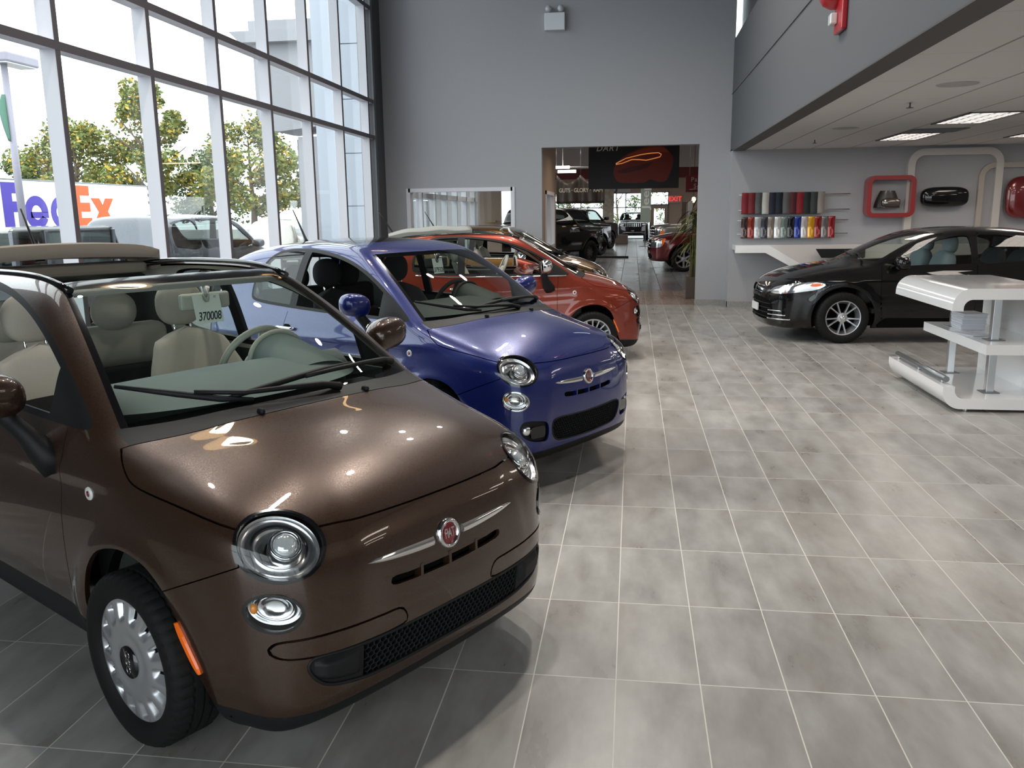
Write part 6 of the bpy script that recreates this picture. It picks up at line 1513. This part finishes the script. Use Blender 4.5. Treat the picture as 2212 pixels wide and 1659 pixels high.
# ---- outside: grey minivan, grey car, boxy jeep-type wagon
VAN = dict(side=[(.10, .25), (.02, .32), (.0, .55), (.03, .72), (.12, .82), (.4, .93), (.8, 1.04), (1.05, 1.14), (1.5, 1.43), (1.9, 1.62), (2.3, 1.72), (3.2, 1.76), (4.3, 1.74), (4.8, 1.68), (4.98, 1.2), (5.08, .8), (5.1, .5), (5.0, .28)],
    half=[(.8, .2), (.90, .32), (.965, .55), (.985, .78), (.96, 1.0), (.92, 1.12), (.85, 1.35), (.78, 1.58), (.66, 1.72), (.4, 1.79)], plan=car_plan(.985, 5.1, .45, .3, .32, .09),
    bow=([-1, 0, .5, 1.4, 2.2, 3, 4, 6], [.10, .10, .12, .26, .18, 0, -.1, -.1]), R=.34, rim=.215, tyre=.225, wheels=(.98, 4.0), arch=.40, z0=.26, h=.045,
    regions=[('windscreen', 'top', [(0, 1.2), (.70, 1.24), (.74, 1.32), (.66, 1.9), (.6, 1.97), (0, 2.0), (-.6, 1.97), (-.66, 1.9), (-.74, 1.32), (-.70, 1.24)], .95), ('front_window', 'side', [(1.60, 1.12), (1.95, 1.35), (2.3, 1.56), (2.62, 1.62), (2.66, 1.12), (2.2, 1.10)], .4), ('side_window', 'side', [(2.76, 1.12), (2.74, 1.62), (3.4, 1.64), (3.75, 1.62), (3.75, 1.14), (3.3, 1.12)], .4), ('rear_side_window', 'side', [(3.86, 1.15), (3.86, 1.62), (4.5, 1.59), (4.7, 1.5), (4.75, 1.2), (4.6, 1.15)], .4),
        ('headlight', 'side', [(.08, .62), (.14, .78), (.45, .90), (.62, .93), (.5, .78), (.3, .66)], .4)], mirror=(1.07, 1.75, 1.15))
vmats = dict(windscreen=GL, front_window=GLs, side_window=GDs, rear_side_window=GDs, headlight=(M['lamp_chrome'], .004, .01, True))
# ---------------------------------------------------------------- outside the glass
GZ = -.15
M['asphalt'] = add_noise(mat('grey_asphalt', (.20, .20, .205), .85), 3, .12)
b = MB(); b.box(-90, -6.42, 26.8, YF+.2, GZ-.1, GZ); b.box(-90, -5.0, -30, 26.55, GZ-.1, GZ); struct(b.obj('ground_outside', M['asphalt']))
b = MB(); b.box(-90, 60, 130.01-(130-YF)+.2, 130, GZ-.1, GZ); struct(b.obj('ground_far', M['asphalt']))
b = MB(); b.box(9.45, 60, 18, YF+.2, GZ-.1, GZ); struct(b.obj('ground_right', M['asphalt']))
vn, FVn = vehicle('minivan', 'grey minivan parked outside the glass front', (-9.8, 20.85, PI), VAN, M['paint_grey'], vmats, cat='minivan', wheel='six')
vn.location.z = GZ; vn.scale = (1.1, 1.1, 1.1)
v2, _ = vehicle('minivan', 'silver car parked outside beyond the grey minivan', (-13.5, 34.6, PI+.1), VAN, M['paint_silver'], vmats, cat='car', wheel='six'); v2.location.z = GZ
def wrangler():
    t = thing('car', 'dark grey boxy jeep with white roof parked outside the window', 'car', (-9.0, 14.75, GZ), PI); t.scale = (.94, .94, .94); P = M['paint_grey']; R = .40
    def pr(name, poly, x0, x1, m, bev=.02, par=t):
        b = MB(); b.prism(poly, x0, x1, Matrix(((0, 0, 1, 0), (1, 0, 0, 0), (0, 1, 0, 0), (0, 0, 0, 1)))); bmesh.ops.bevel(b.bm, geom=b.bm.edges[:], offset=bev, segments=2, affect='EDGES'); o = b.obj(name, m, par); sharp(o.data, 40); return o
    pr('body_tub', [(1.75, .55), (4.5, .55), (4.55, 1.18), (1.70, 1.18), (1.70, .7)], -.78, .78, P)
    pr('bonnet', [(.35, .75), (1.75, .75), (1.75, 1.20), (.42, 1.10), (.35, 1.05)], -.62, .62, P)
    pr('roof_panel', [(2.02, 1.79), (2.15, 1.86), (4.45, 1.86), (4.52, 1.78)], -.74, .74, M['paint_white'], .03)
    pr('windscreen_frame', [(1.70, 1.18), (1.78, 1.18), (2.09, 1.82), (2.01, 1.82)], -.74, -.66, P); pr('windscreen_frame', [(1.70, 1.18), (1.78, 1.18), (2.09, 1.82), (2.01, 1.82)], .66, .74, P)
    pr('windscreen_frame', [(1.98, 1.74), (2.04, 1.74), (2.09, 1.83), (2.01, 1.83)], -.74, .74, P)
    b = MB(); b.box(-.68, .68, -.004, .004, 0, .66, mtx=tr(0, 1.74, 1.18) @ rot('X', -.44)); b.obj('windscreen', M['glass_car'], t)
    for s in (1, -1):
        for y0, y1 in ((2.02, 2.10), (2.95, 3.05), (3.72, 3.80), (4.42, 4.5)): b = MB(); b.box(min(s*.70, s*.77), max(s*.70, s*.77), y0, y1, 1.18, 1.80, .01); b.obj('roof_pillar', P, t)
        for y0, y1 in ((2.10, 2.95), (3.05, 3.72), (3.80, 4.42)): b = MB(); b.box(min(s*.735, s*.742), max(s*.735, s*.742), y0, y1, 1.18, 1.79); b.obj('side_window', M['glass_dark'], t)
        for yc in (.98, 3.95):
            b = MB(); pts = [(s*.86, yc+(R+.16)*math.cos(a), R+(R+.13)*math.sin(a)) for a in np.linspace(.1, PI-.1, 13)]; b.tube(pts, .07, 8); b.obj('wheel_flare', M['black_plastic'], t)
        b = MB(); b.lathe([(0, .03), (.10, .02), (.105, -.03)], 24, Matrix(((1, 0, 0, s*.42), (0, 0, -1, .36), (0, 1, 0, .93), (0, 0, 0, 1)))); b.obj('headlight', M['lamp_chrome'], t)
        b = MB(); b.ball((s*.98, 1.98, 1.28), .10, .06, .10, 18, 10, .6); b.tube([(s*.9, 1.98, 1.24), (s*.76, 2.0, 1.16)], .03); b.obj('door_mirror', M['black_plastic'], t)
    b = MB(); b.box(-.80, .80, .02, .20, .55, .78, .04); b.obj('bumper', M['black_plastic'], t); b = MB(); b.box(-.80, .80, 4.5, 4.66, .55, .78, .04); b.obj('bumper', M['black_plastic'], t)
    b = MB(); b.box(-.6, .6, .5, 4.3, .36, .6); b.obj('underbody', M['dark_void'], t)
    for y in (.98, 3.95):
        for s in (1, -1): add_wheel(t, s*.74, y, R, .24, .22, 'steel')
    return t
wrangler()
def parcel_truck():
    t = thing('delivery_truck', 'white parcel truck with huge purple and orange lettering outside', 'truck', (-26.0, 41.65, GZ), PI); W_, H_ = 2.4, 3.45
    white = mat('truck_white', (.85, .86, .88), .4); X = W_/2
    b = MB(); b.box(-X, X, .0, 13.6, .85, H_, .03); b.obj('cargo_box', white, t)
    b = MB(); b.box(-X, X, 0, 13.6, H_-.02, H_+.05, .02); b.obj('roof_edge', M['grey_metal'], t)
    b = MB(); b.box(-X+.06, X-.06, -2.2, -.08, .70, 2.5, .18, 4); b.obj('cab', white, t, 50)
    for s in (1, -1): b = MB(); b.box(min(s*(X-.065), s*(X-.045)), max(s*(X-.065), s*(X-.045)), -1.6, -.35, 1.45, 2.25); b.obj('cab_window', M['glass_dark'], t)
    b = MB(); b.box(-X+.2, X-.2, -2.22, -2.19, 1.45, 2.3); b.obj('windscreen', M['glass_dark'], t)
    b = MB(); b.box(-X+.2, X-.2, -2.0, 13.4, .5, .85); b.obj('chassis', M['black_plastic'], t)
    for y in (-1.2, 9.6, 11.0):
        for s in (1, -1): add_wheel(t, s*(X-.18), y, .5, .3, .28, 'steel')
    pur = mat('letter_purple', (.055, .03, .36), .5); org = mat('letter_orange', (1.0, .11, .012), .5)
    def letters(name, polys, m):
        for k, (outer, hole) in enumerate(polys):
            b = MB(); o = outer
            if hole:  # ring letter: outer and inner loops of equal length
                n = len(o); R = []
                for P, d in ((o, 0), (o, .02), (hole, .02), (hole, 0)): R.append([b.bm.verts.new((x, y, d)) for x, y in P])
                for a in range(4):
                    for q in range(n): b.bm.faces.new((R[a][q], R[a][(q+1) % n], R[(a+1) % 4][(q+1) % n], R[(a+1) % 4][q]))
            else: b.prism(o, 0, .02)
            # local letter plane: x along the truck towards the cab, on the side facing the glass front
            T_ = Matrix(((0, 0, -1, -X-.002), (-.876, 0, 0, .333), (0, .95, 0, .05), (0, 0, 0, 1))); b.xf(T_); b.obj(name, m, t)
    def at(x, y): return (x, y)
    # lengths along the side measured back from the cab end: letters run F e d E x towards the cab
    def Fp(x): return [(x, 0), (x+.62, 0), (x+.62, .72), (x+1.25, .72), (x+1.25, 1.16), (x+.62, 1.16), (x+.62, 1.50), (x+1.28, 1.50), (x+1.28, 1.95), (x, 1.95)]
    Z0 = 1.52
    sh = lambda P, dx=0: [(x+dx, y+Z0) for x, y in P]
    letters('letter', [(sh(Fp(0), -11.55), None)], pur)
    def ring(cx, cy, rx, ry, t_, n=40): return [(cx+rx*math.cos(2*PI*k/n), cy+ry*math.sin(2*PI*k/n)) for k in range(n)], [(cx+(rx-t_)*math.cos(2*PI*k/n), cy+(ry-t_)*math.sin(2*PI*k/n)) for k in range(n)]
    def ee(cx):
        # lower case e: a thick ring with a bar and an open lower right
        b = []; n = 36; o = [(cx+.80*math.cos(a), .70+.72*math.sin(a)) for a in np.linspace(0, PI*1.86, n)]; i = [(cx+.36*math.cos(a), .70+.32*math.sin(a)) for a in np.linspace(PI*1.86, 0, n)]
        return [(o+i, None), ([(cx-.45, .46), (cx+.80, .46), (cx+.80, .72), (cx-.45, .72)], None)]
    letters('letter', [(sh(p), None) for p, _ in ee(-9.35)], pur)
    o, i = ring(-7.55, .70, .78, .72, .38); letters('letter', [(sh(o), sh(i)), (sh([(-7.15, 0), (-6.72, 0), (-6.72, 1.95), (-7.15, 1.95)]), None)], pur)
    E_ = [(0, 0), (1.45, 0), (1.45, .44), (.62, .44), (.62, .74), (1.40, .74), (1.40, 1.16), (.62, 1.16), (.62, 1.50), (1.40, 1.50), (1.40, 1.95), (0, 1.95)]
    letters('letter', [(sh(E_, -6.62), None)], org)
    x_ = [(0, 0), (.72, 0), (1.02, .42), (1.30, 0), (2.02, 0), (1.40, .74), (1.98, 1.38), (1.28, 1.38), (1.02, 1.04), (.74, 1.38), (.04, 1.38), (.64, .72)]
    letters('letter', [(sh(x_, -5.12), None)], org)
    return t
parcel_truck()
b = MB(); b.box(-5.4, 60, -60, -4.42, GZ-.1, GZ); struct(b.obj('ground_front', M['asphalt']))
# trees
def tree(name, label, x, y, h, w, seed, cols, n=2600, trunk=.3, base=.30, leaf=.34, grp=None):
    rg = random.Random(seed); t = thing(name, label, 'tree', (x, y, GZ), 0, grp)
    b = MB(); b.tube([(0, 0, 0), (.1, 0, h*.25), (-.05, .1, h*.55), (0, 0, h*.9)], [trunk, trunk*.8, trunk*.45, .04], 8)
    for k in range(9):
        a = rg.uniform(0, 2*PI); z = h*rg.uniform(.25, .65); r = w*rg.uniform(.25, .45); b.tube([(0, 0, z), (r*.5*math.cos(a), r*.5*math.sin(a), z+h*.10), (r*math.cos(a), r*math.sin(a), z+h*.2)], [trunk*.3, trunk*.2, .03], 6)
    b.obj('trunk', M['bark'], t)
    blobs = []
    for k in range(26):
        a = rg.uniform(0, 2*PI); z = rg.uniform(base, 1.0); prof = math.sin(PI*min(1, (z-base)/(1-base)*.80+.16))**.8; r = w*.5*prof*rg.uniform(.35, .95); blobs.append((r*math.cos(a), r*math.sin(a), z*h, w*rg.uniform(.10, .19)))
    co, fa, mi = [], [], []
    for k in range(int(n*1.7)):
        bx, by, bz, br = rg.choice(blobs); u, v, q = rg.gauss(0, 1), rg.gauss(0, 1), rg.gauss(0, 1); L = math.sqrt(u*u+v*v+q*q)+1e-6; rr = br*rg.uniform(.5, 1.05)
        c = Vector((bx+u/L*rr, by+v/L*rr, bz+q/L*rr*.8)); s = leaf*rg.uniform(.6, 1.3); d1 = Vector((rg.gauss(0, 1), rg.gauss(0, 1), rg.gauss(0, .6))).normalized(); d2 = d1.cross(Vector((rg.gauss(0, 1), rg.gauss(0, 1), rg.gauss(0, 1)))).normalized()
        i = len(co); co += [c-d1*s*.5, c+d2*s*.3, c+d1*s*.5, c-d2*s*.3]; fa.append((i, i+1, i+2, i+3)); mi.append(0 if rg.random() < .62 else (1 if rg.random() < .6 else 2))
    me = bpy.data.meshes.new('foliage'); me.from_pydata(co, [], fa); me.polygons.foreach_set('material_index', mi); link('foliage', me, cols, t); return t
M['bark'] = add_noise(mat('tree_bark', (.16, .12, .09), .9), 20, .2)
lg = [mat('leaf_green', (.16, .20, .05), .7), mat('leaf_olive', (.27, .27, .07), .7), mat('leaf_yellow', (.55, .38, .06), .7)]
ld = [mat('leaf_deep_green', (.10, .15, .06), .7), mat('leaf_mid_green', (.18, .22, .08), .7), lg[1]]
tree('tree', 'broad green tree with yellowing top beyond the truck', -42, 61, 8.6, 8.5, 3, lg, 4200)
tree('tree', 'tall narrow tree yellow at its crown between two mullions', -35.5, 60, 11.0, 6.6, 5, lg, 4600)
tree('tree', 'wide pale green tree behind the grey minivan', -28.5, 62, 8.6, 8.5, 8, lg, 4600)
tree('tree', 'low dark green tree at the left behind the truck', -48, 62, 6.2, 7.0, 11, ld, 2200)
tree('tree', 'dense dark tree behind the grey minivan roof', -36, 70, 7.4, 9.0, 12, ld, 3600)
tree('tree', 'narrow spruce seen under the grey portal', -25.5, 66, 7.2, 2.8, 15, ld, 2200, .15, .05)
tree('tree', 'bushy autumn tree seen under the grey portal', -26.5, 70, 4.6, 5.5, 16, lg, 2200)
for i, (x, y, h) in enumerate(((-5.0, 66, 5.5), (-1.2, 64, 5.0), (3, 70, 6))):
    tree('tree', ('bare looking shrub tree outside the far showroom windows, leftmost', 'leafy shrub tree outside the far windows beside the black vehicle', 'green tree outside the far glass door')[i], x, y, h, 3.6, 20+i, ld, 900, .1, .1, .2)
tree('tree', 'green tree outside the right window of the second showroom', 17, 44, 6, 6, 31, ld, 1400)
# street lamp with banner
def street_lamp():
    t = thing('street_lamp', 'tall grey parking lot lamp post with a flag banner', 'street lamp', (-22.0, 28.6, GZ)); b = MB(); b.tube([(0, 0, 0), (0, 0, 7.35)], [.14, .11], 12); b.obj('pole', M['lamp_pole'], t)
    b = MB(); b.box(-.40, .40, -.35, 1.35, 7.28, 7.62, .06); b.obj('lamp_head', M['lamp_pole'], t); b = MB(); b.box(-.34, .34, -.3, 1.3, 7.25, 7.28); b.obj('diffuser', M['white_enamel'], t)
    b = MB(); b.grid(lambda u, v: (.05*math.sin(v*5)*u, -.10-.42*u*(math.sin(PI*(.1+.8*v))), 4.6+1.6*v), 5, 14); o = b.obj('banner', mat('banner_green', (.10, .22, .16), .7), t)
    md = o.modifiers.new('thickness', 'SOLIDIFY'); md.thickness = .01
M['lamp_pole'] = mat('lamp_post_grey', (.30, .29, .34), .5, .3)
street_lamp()
# entrance portal of the neighbouring hall and pale panel cladding
M['portal_grey'] = add_noise(mat('grey_stucco_portal', (.34, .34, .36), .8), 30, .04); M['panel_pale'] = mat('pale_blue_panel', (.55, .60, .68), .4, .1)
def portal():
    t = thing('entrance_portal', 'grey rounded stucco portal attached outside next to the glass front', 'portal', (0, 24.0, GZ))
    def pr(name, P, y0, y1, m=None):
        b = MB(); b.prism([(x, z) for x, z in P], y0, y1, Matrix(((1, 0, 0, 0), (0, 0, 1, 0), (0, 1, 0, 0), (0, 0, 0, 1)))); return b.obj(name, m or M['portal_grey'], t)
    beam = [(-5.5, 4.72), (-5.5, 6.62), (-10.7, 6.62)]+[(-10.7+.55-.55*math.cos(a), 4.25-.0+.55-.55*math.sin(a)-.0) for a in np.linspace(0, PI/2, 8)]+[(-10.0, 4.25)]
    pr('beam', beam, 0, 1.6)
    pr('cornice', [(-5.5, 6.62), (-5.5, 6.92), (-11.25, 6.92), (-10.95, 6.62)], -.3, 1.9); pr('cornice', [(-5.5, 6.92), (-5.5, 7.22), (-10.75, 7.22), (-10.75, 6.92)], -.1, 1.7)
    pr('column', [(-9.60, 0), (-8.85, 0), (-8.85, 4.1), (-9.60, 4.1)], .2, 1.3); pr('column', [(-9.95, 0), (-9.68, 0), (-9.68, 4.1), (-9.95, 4.1)], 1.0, 1.5)
    h = [(-8.85, 4.1), (-8.85, 3.55), (-8.5, 3.45)]+[(-8.5+2.95*s, 3.45-1.15*s**1.6) for s in np.linspace(.1, 1, 8)]+[(-5.5, 2.3), (-5.5, 4.1)]
    pr('haunch', h, .1, 1.5)
portal()
S('wall_exterior', M['panel_pale'], (-6.05, -4.97, 16.2, 16.5, GZ, 9.0))
def panels():
    t = thing('panel_cladding', 'pale blue grey cladding panels on the outside wall end', 'cladding', (0, 16.15, 0))
    for z in np.arange(-.1, 8.5, .99): b = MB(); b.box(-5.62, -5.0, 0, .05, z+.008, z+.982, .004); b.obj('panel', M['panel_pale'], t)
panels()
t = thing('panel_cladding', 'white cladding pier standing under the portal outside', 'cladding', (-7.2, 26.5, GZ))
for z in np.arange(0, 6, 1.15): b = MB(); b.box(-.75, .75, 0, .4, z+.01, z+1.14, .01); b.obj('panel', mat('white_panel', (.74, .77, .80), .4), t)
# ---------------------------------------------------------------- signs and banners in the second showroom
M['banner_black'] = mat('black_banner', (.010, .010, .012), .5); M['sign_white'] = mat('sign_white', (.72, .72, .72), .5); M['sign_red'] = mat('dark_red_sign', (.20, .012, .016), .5)
def textobj(s, size, m, par, T_, bold=0., spacing=1., shear=0., name='lettering', depth=.004):
    me = text_mesh(s, size, depth, bold, spacing=spacing, shear=shear); me.transform(T_); return link(name, me, m, par)
FACE = Matrix(((1, 0, 0, 0), (0, 0, -1, 0), (0, 1, 0, 0), (0, 0, 0, 1)))   # lettering that faces the camera side
def dart_banner():
    t = thing('banner', 'large black hanging banner with a glowing red car tail', 'banner', (0, 22.0, 0)); x0, x1, z0, z1 = -1.13, 1.11, 2.28, 3.55
    b = MB(); b.box(x0, x1, 0, .012, z0, z1); b.obj('cloth', M['banner_black'], t)
    def lay(P, m, d, nm): b = MB(); b.prism(P, d, d+.002, FACE @ tr(0, 0, 0)); b.obj(nm, m, t)
    body = [tuple(p) for p in catmull([(-.50, 2.66), (-.46, 2.86), (-.28, 3.05), (0, 3.20), (.35, 3.30), (.70, 3.29), (.86, 3.16), (.96, 3.0), (.94, 2.80), (.88, 2.62), (.80, 2.47), (.62, 2.44), (.40, 2.50), (.25, 2.42), (-.1, 2.42), (-.40, 2.46)], 6)]
    lay(body, mat('print_red', (.24, .022, .010), .5), .002, 'printed_car')
    lay([tuple(p) for p in catmull([(-.42, 2.70), (-.2, 2.78), (.10, 2.84), (.45, 2.92), (.35, 2.80), (.05, 2.72), (-.25, 2.66)], 5)], mat('print_dark_red', (.10, .01, .006), .5), .004, 'printed_shadow')
    lay([tuple(p) for p in catmull([(-.2, 3.08), (.1, 3.2), (.4, 3.27), (.7, 3.26), (.84, 3.15), (.5, 3.17), (.15, 3.12)], 5)], mat('print_light_red', (.42, .06, .02), .5), .0045, 'printed_highlight')
    b = MB(); gl = [(-.45, 2.90), (-.2, 3.02), (.15, 3.10), (.42, 3.135), (.60, 3.14), (.67, 3.10), (.64, 3.04), (.45, 2.995), (.30, 2.965), (.12, 2.985), (-.05, 2.99), (-.3, 2.90), (-.45, 2.88)]; b.tube([(x, -.006, z) for x, z in gl], .012, 6); b.obj('printed_tail_lamp', mat('print_glow', (.85, .36, .12), .5, emit=(1, .35, .1), es=.35), t)
    lay([(x0+.60, 2.28), (x0+.60, 2.42), (.80, 2.42), (.6, 2.28)], M['banner_black'], .005, 'printed_floor')
    textobj('DART', .20, M['sign_white'], t, tr(-.66, -.004, 3.27) @ FACE, .002, 1.15, .25)
    for x in (x0+.05, x1-.05): b = MB(); b.tube([(x, 0, z1), (x, 0, 4.6)], .006, 6); b.obj('hanging_wire', M['steel'], t)
dart_banner()
def guts_banner():
    t = thing('banner', 'dark rippled banner hanging above the black pickup truck', 'banner', (0, 33.4, 0)); x0, x1, z0, z1 = -2.95, -1.10, 2.06, 3.15
    b = MB(); b.grid(lambda u, v: (lerp(x0, x1, u), .10*math.sin(u*16)*(.3+.7*v)+.05*math.sin(u*31), lerp(z0, z1-.32*math.sin(PI*((u*2) % 1)), v)), 60, 8); o = b.obj('cloth', M['cloth_dark'], t); md = o.modifiers.new('thickness', 'SOLIDIFY'); md.thickness = .01
    textobj('GUTS · GLORY ·  RAM', .19, M['letter_pale'], t, tr(-2.0, -.18, 2.55) @ FACE @ Matrix.Diagonal((.95, 1.1, 1, 1)), .004, .95)
    for x in (x0, -2.02, x1): b = MB(); b.tube([(x, 0, z1), (x, 0, 4.6)], .008, 6); b.obj('hanging_wire', M['steel'], t)
M['cloth_dark'] = mat('brown_black_banner', (.055, .042, .034), .45); M['letter_pale'] = mat('pale_letter', (.45, .42, .36), .5)
guts_banner()
t = thing('sign', 'grey brand lettering high on the far showroom window header', 'sign', (0, 55.9, 0)); textobj('Jeep', 1.0, mat('sign_grey_green', (.05, .06, .055), .5), t, tr(-1.85, 0, 3.22) @ FACE, .02); b = MB(); b.box(-2.95, -.2, .02, .09, 2.96, 3.6); b.obj('sign_board', mat('sign_pale', (.42, .42, .42), .6), t)
t = thing('flag_banner', 'tall narrow white and green banner with vertical lettering by the far door', 'banner', (.62, 44.0, 0)); b = MB(); b.box(-.26, .26, 0, .01, 1.2, 3.6); b.obj('cloth', mat('banner_sage', (.30, .36, .30), .6), t); textobj('Jeep', .62, M['sign_white'], t, tr(0, -.01, 2.5) @ FACE @ rot('Z', PI/2) @ Matrix.Diagonal((1.2, .8, 1, 1)), .01); b = MB(); b.tube([(0, .02, 0), (0, .02, 3.65)], .02); b.obj('pole', M['steel'], t); b = MB(); b.box(-.3, .3, -.2, .25, 0, .03); b.obj('foot', M['grey_metal'], t)
t = thing('sign', 'dark red hanging sign reading parts and service', 'sign', (0, 24.0, 0)); b = MB(); b.box(1.40, 2.9, 0, .03, 2.22, 2.66); b.obj('sign_board', M['sign_red'], t)
textobj('Parts', .165, M['letter_pale'], t, tr(1.735, -.003, 2.545) @ FACE, .002, 1.2); textobj('Service', .165, M['letter_pale'], t, tr(1.90, -.003, 2.375) @ FACE, .002, 1.2)
b = MB(); b.tube([(1.50, -.01, 2.285), (1.62, -.01, 2.295), (2.3, -.01, 2.30)], .010, 6); b.obj('underline', M['letter_pale'], t)
for x in (1.5, 2.8): b = MB(); b.tube([(x, .015, 2.66), (x, .015, 4.6)], .006, 6); b.obj('hanging_wire', M['steel'], t)
t = thing('exit_sign', 'small red exit sign on the taupe wall beside the far door', 'exit sign', (2.62, 55.9, 2.5)); b = MB(); b.box(-.42, .42, 0, .08, -.24, .24, .02); b.obj('housing', mat('exit_housing', (.50, .30, .30), .5), t); textobj('EXIT', .40, mat('exit_red', (.6, .02, .02), .5, emit=(1, .05, .03), es=.8), t, tr(0, -.006, 0) @ FACE, .006)
for x, y, lab in ((2.03, 30.0, 'small cream glass pendant lamp, left one of the pair'), (2.22, 29.6, 'small cream glass pendant lamp, right one of the pair')):
    t = thing('pendant_light', lab, 'pendant light', (x, y, 2.0)); b = MB(); b.lathe([(.075, 0), (.08, .04), (.06, .16), (.03, .19), (0, .19)], 20); b.obj('shade', mat('lit_cream_glass', (.9, .75, .5), .4, emit=(1, .78, .42), es=2.0), t); b = MB(); b.tube([(0, 0, .19), (0, 0, 2.6)], .008); b.obj('cord', M['black_plastic'], t)
for x, w, h, m, lab, y in ((1.60, .14, 2.0, mat('dark_wood_board', (.10, .075, .06), .6), 'dark brown upright board behind the dark red crossover', 28.0), (1.83, .14, 2.05, mat('white_upright', (.62, .62, .60), .5), 'white upright price stand beside the brown board', 28.5)):
    t = thing('display_stand', lab, 'stand', (x, y, 0)); b = MB(); b.box(-w/2, w/2, -.03, .03, .02, h, .004); b.obj('panel', m, t); b = MB(); b.box(-.22, .22, -.2, .2, 0, .02); b.obj('foot', M['grey_metal'], t)
for x0, y, lab in ((-.14, 17.35, None),): pass
def floor_bar():
    t = thing('wheel_stop', 'low black bar lying on the floor of the second showroom', 'wheel stop', (-1.0, 32.9, 0)); b = MB(); b.box(-1.2, .85, -.06, .06, 0, .07, .02); b.obj('bar', M['black_plastic'], t)
floor_bar()
def column():
    t = thing('column_planter', 'grey textured column with a brown planter at its foot', 'column', (-1.35, 48.0, 0)); b = MB(); b.box(-.30, .28, -.3, .3, 0, 4.6); b.obj('shaft', add_noise(mat('stone_column', (.30, .26, .20), .8), 6, .25), t)
column()
def planter(x, y, lab, s=.35, h=.5):
    t = thing('planter', lab, 'planter', (x, y, 0)); b = MB(); b.box(-s, s, -s, s, 0, h, .03); b.obj('pot', mat('brown_planter', (.10, .065, .05), .6), t)
planter(-.62, 47.8, 'brown planter box right of the textured column'); planter(-1.95, 47.8, 'dark planter box left of the textured column', .3)
def palm(x, y, lab, h=1.7, seed=4, pot=(.14, .42)):
    rg = random.Random(seed); t = thing('potted_palm', lab, 'plant', (x, y, 0)); s, ph = pot
    b = MB(); b.box(-s, s, -s, s, 0, ph, .01); b.obj('pot', mat('dark_brown_pot', (.085, .062, .05), .6), t)
    b = MB(); b.box(-s+.02, s-.02, -s+.02, s-.02, ph-.03, ph-.01); b.obj('soil', M['dark_void'], t)
    for k in range(5): 
        b = MB(); b.tube([(rg.uniform(-.06, .06), rg.uniform(-.06, .06), ph-.05), (rg.uniform(-.12, .12), rg.uniform(-.12, .12), h*.75)], [.02, .012], 6); b.obj('stem', M['palm_stem'], t)
    co, fa = [], []
    for k in range(70):
        a = rg.uniform(0, 2*PI); L = rg.uniform(.35, .62); z0 = rg.uniform(.45, 1.0)*h; up = rg.uniform(.1, .9); d = Vector((math.cos(a), math.sin(a), 0)); sd = Vector((-math.sin(a), math.cos(a), 0)); prev = None
        for j in range(7):
            u = j/6; c = d*(L*u)+Vector((0, 0, z0+up*.35*u-.62*L*u*u*1.5)); w = .022*math.sin(PI*(.1+.88*u)); i = len(co); co += [c-sd*w, c+sd*w]
            if j: fa.append((i-2, i-1, i+1, i))
    me = bpy.data.meshes.new('fronds'); me.from_pydata(co, [], fa); link('fronds', me, M['palm_leaf'], t)
M['palm_stem'] = mat('palm_stem', (.12, .12, .04), .7); M['palm_leaf'] = mat('palm_leaf', (.08, .10, .02), .5)
palm(1.20, 17.3, 'potted palm in a brown pot behind the doorway edge'); palm(1.62, 21.4, 'tall potted palm beside the dark red crossover', 2.0, 9, (.22, .4))
# office contents seen through the inside window
t = thing('wall_tray', 'small tan tray fixed to the taupe partition seen through the inside window', 'tray', (-3.48, 21.0, 1.5)); b = MB(); b.box(-.14, .14, -.12, 0, 0, .05); b.obj('tray', mat('tan_tray', (.35, .25, .12), .6), t)

t = thing('strip_light', 'pair of white fluorescent tubes hanging at the left of the doorway view', 'strip light', (-2.75, 34.0, 3.34)); M['tube'] = mat('fluorescent_tube', (.9, .9, .9), .5, emit=(1, .97, .9), es=6)
for dx, dz, dy in ((-.12, .12, 0), (.16, -.06, -.4)): b = MB(); b.tube([(dx-.32, dy, dz), (dx+.38, dy, dz)], .055, 10); b.obj('tube', M['tube'], t)
b = MB(); b.tube([(0, 0, .1), (0, 0, 1.26)], .015, 6); b.tube([(0, 0, .14), (1.3, 0, .10)], .02, 6); b.obj('hanger', M['ceil_white'], t)
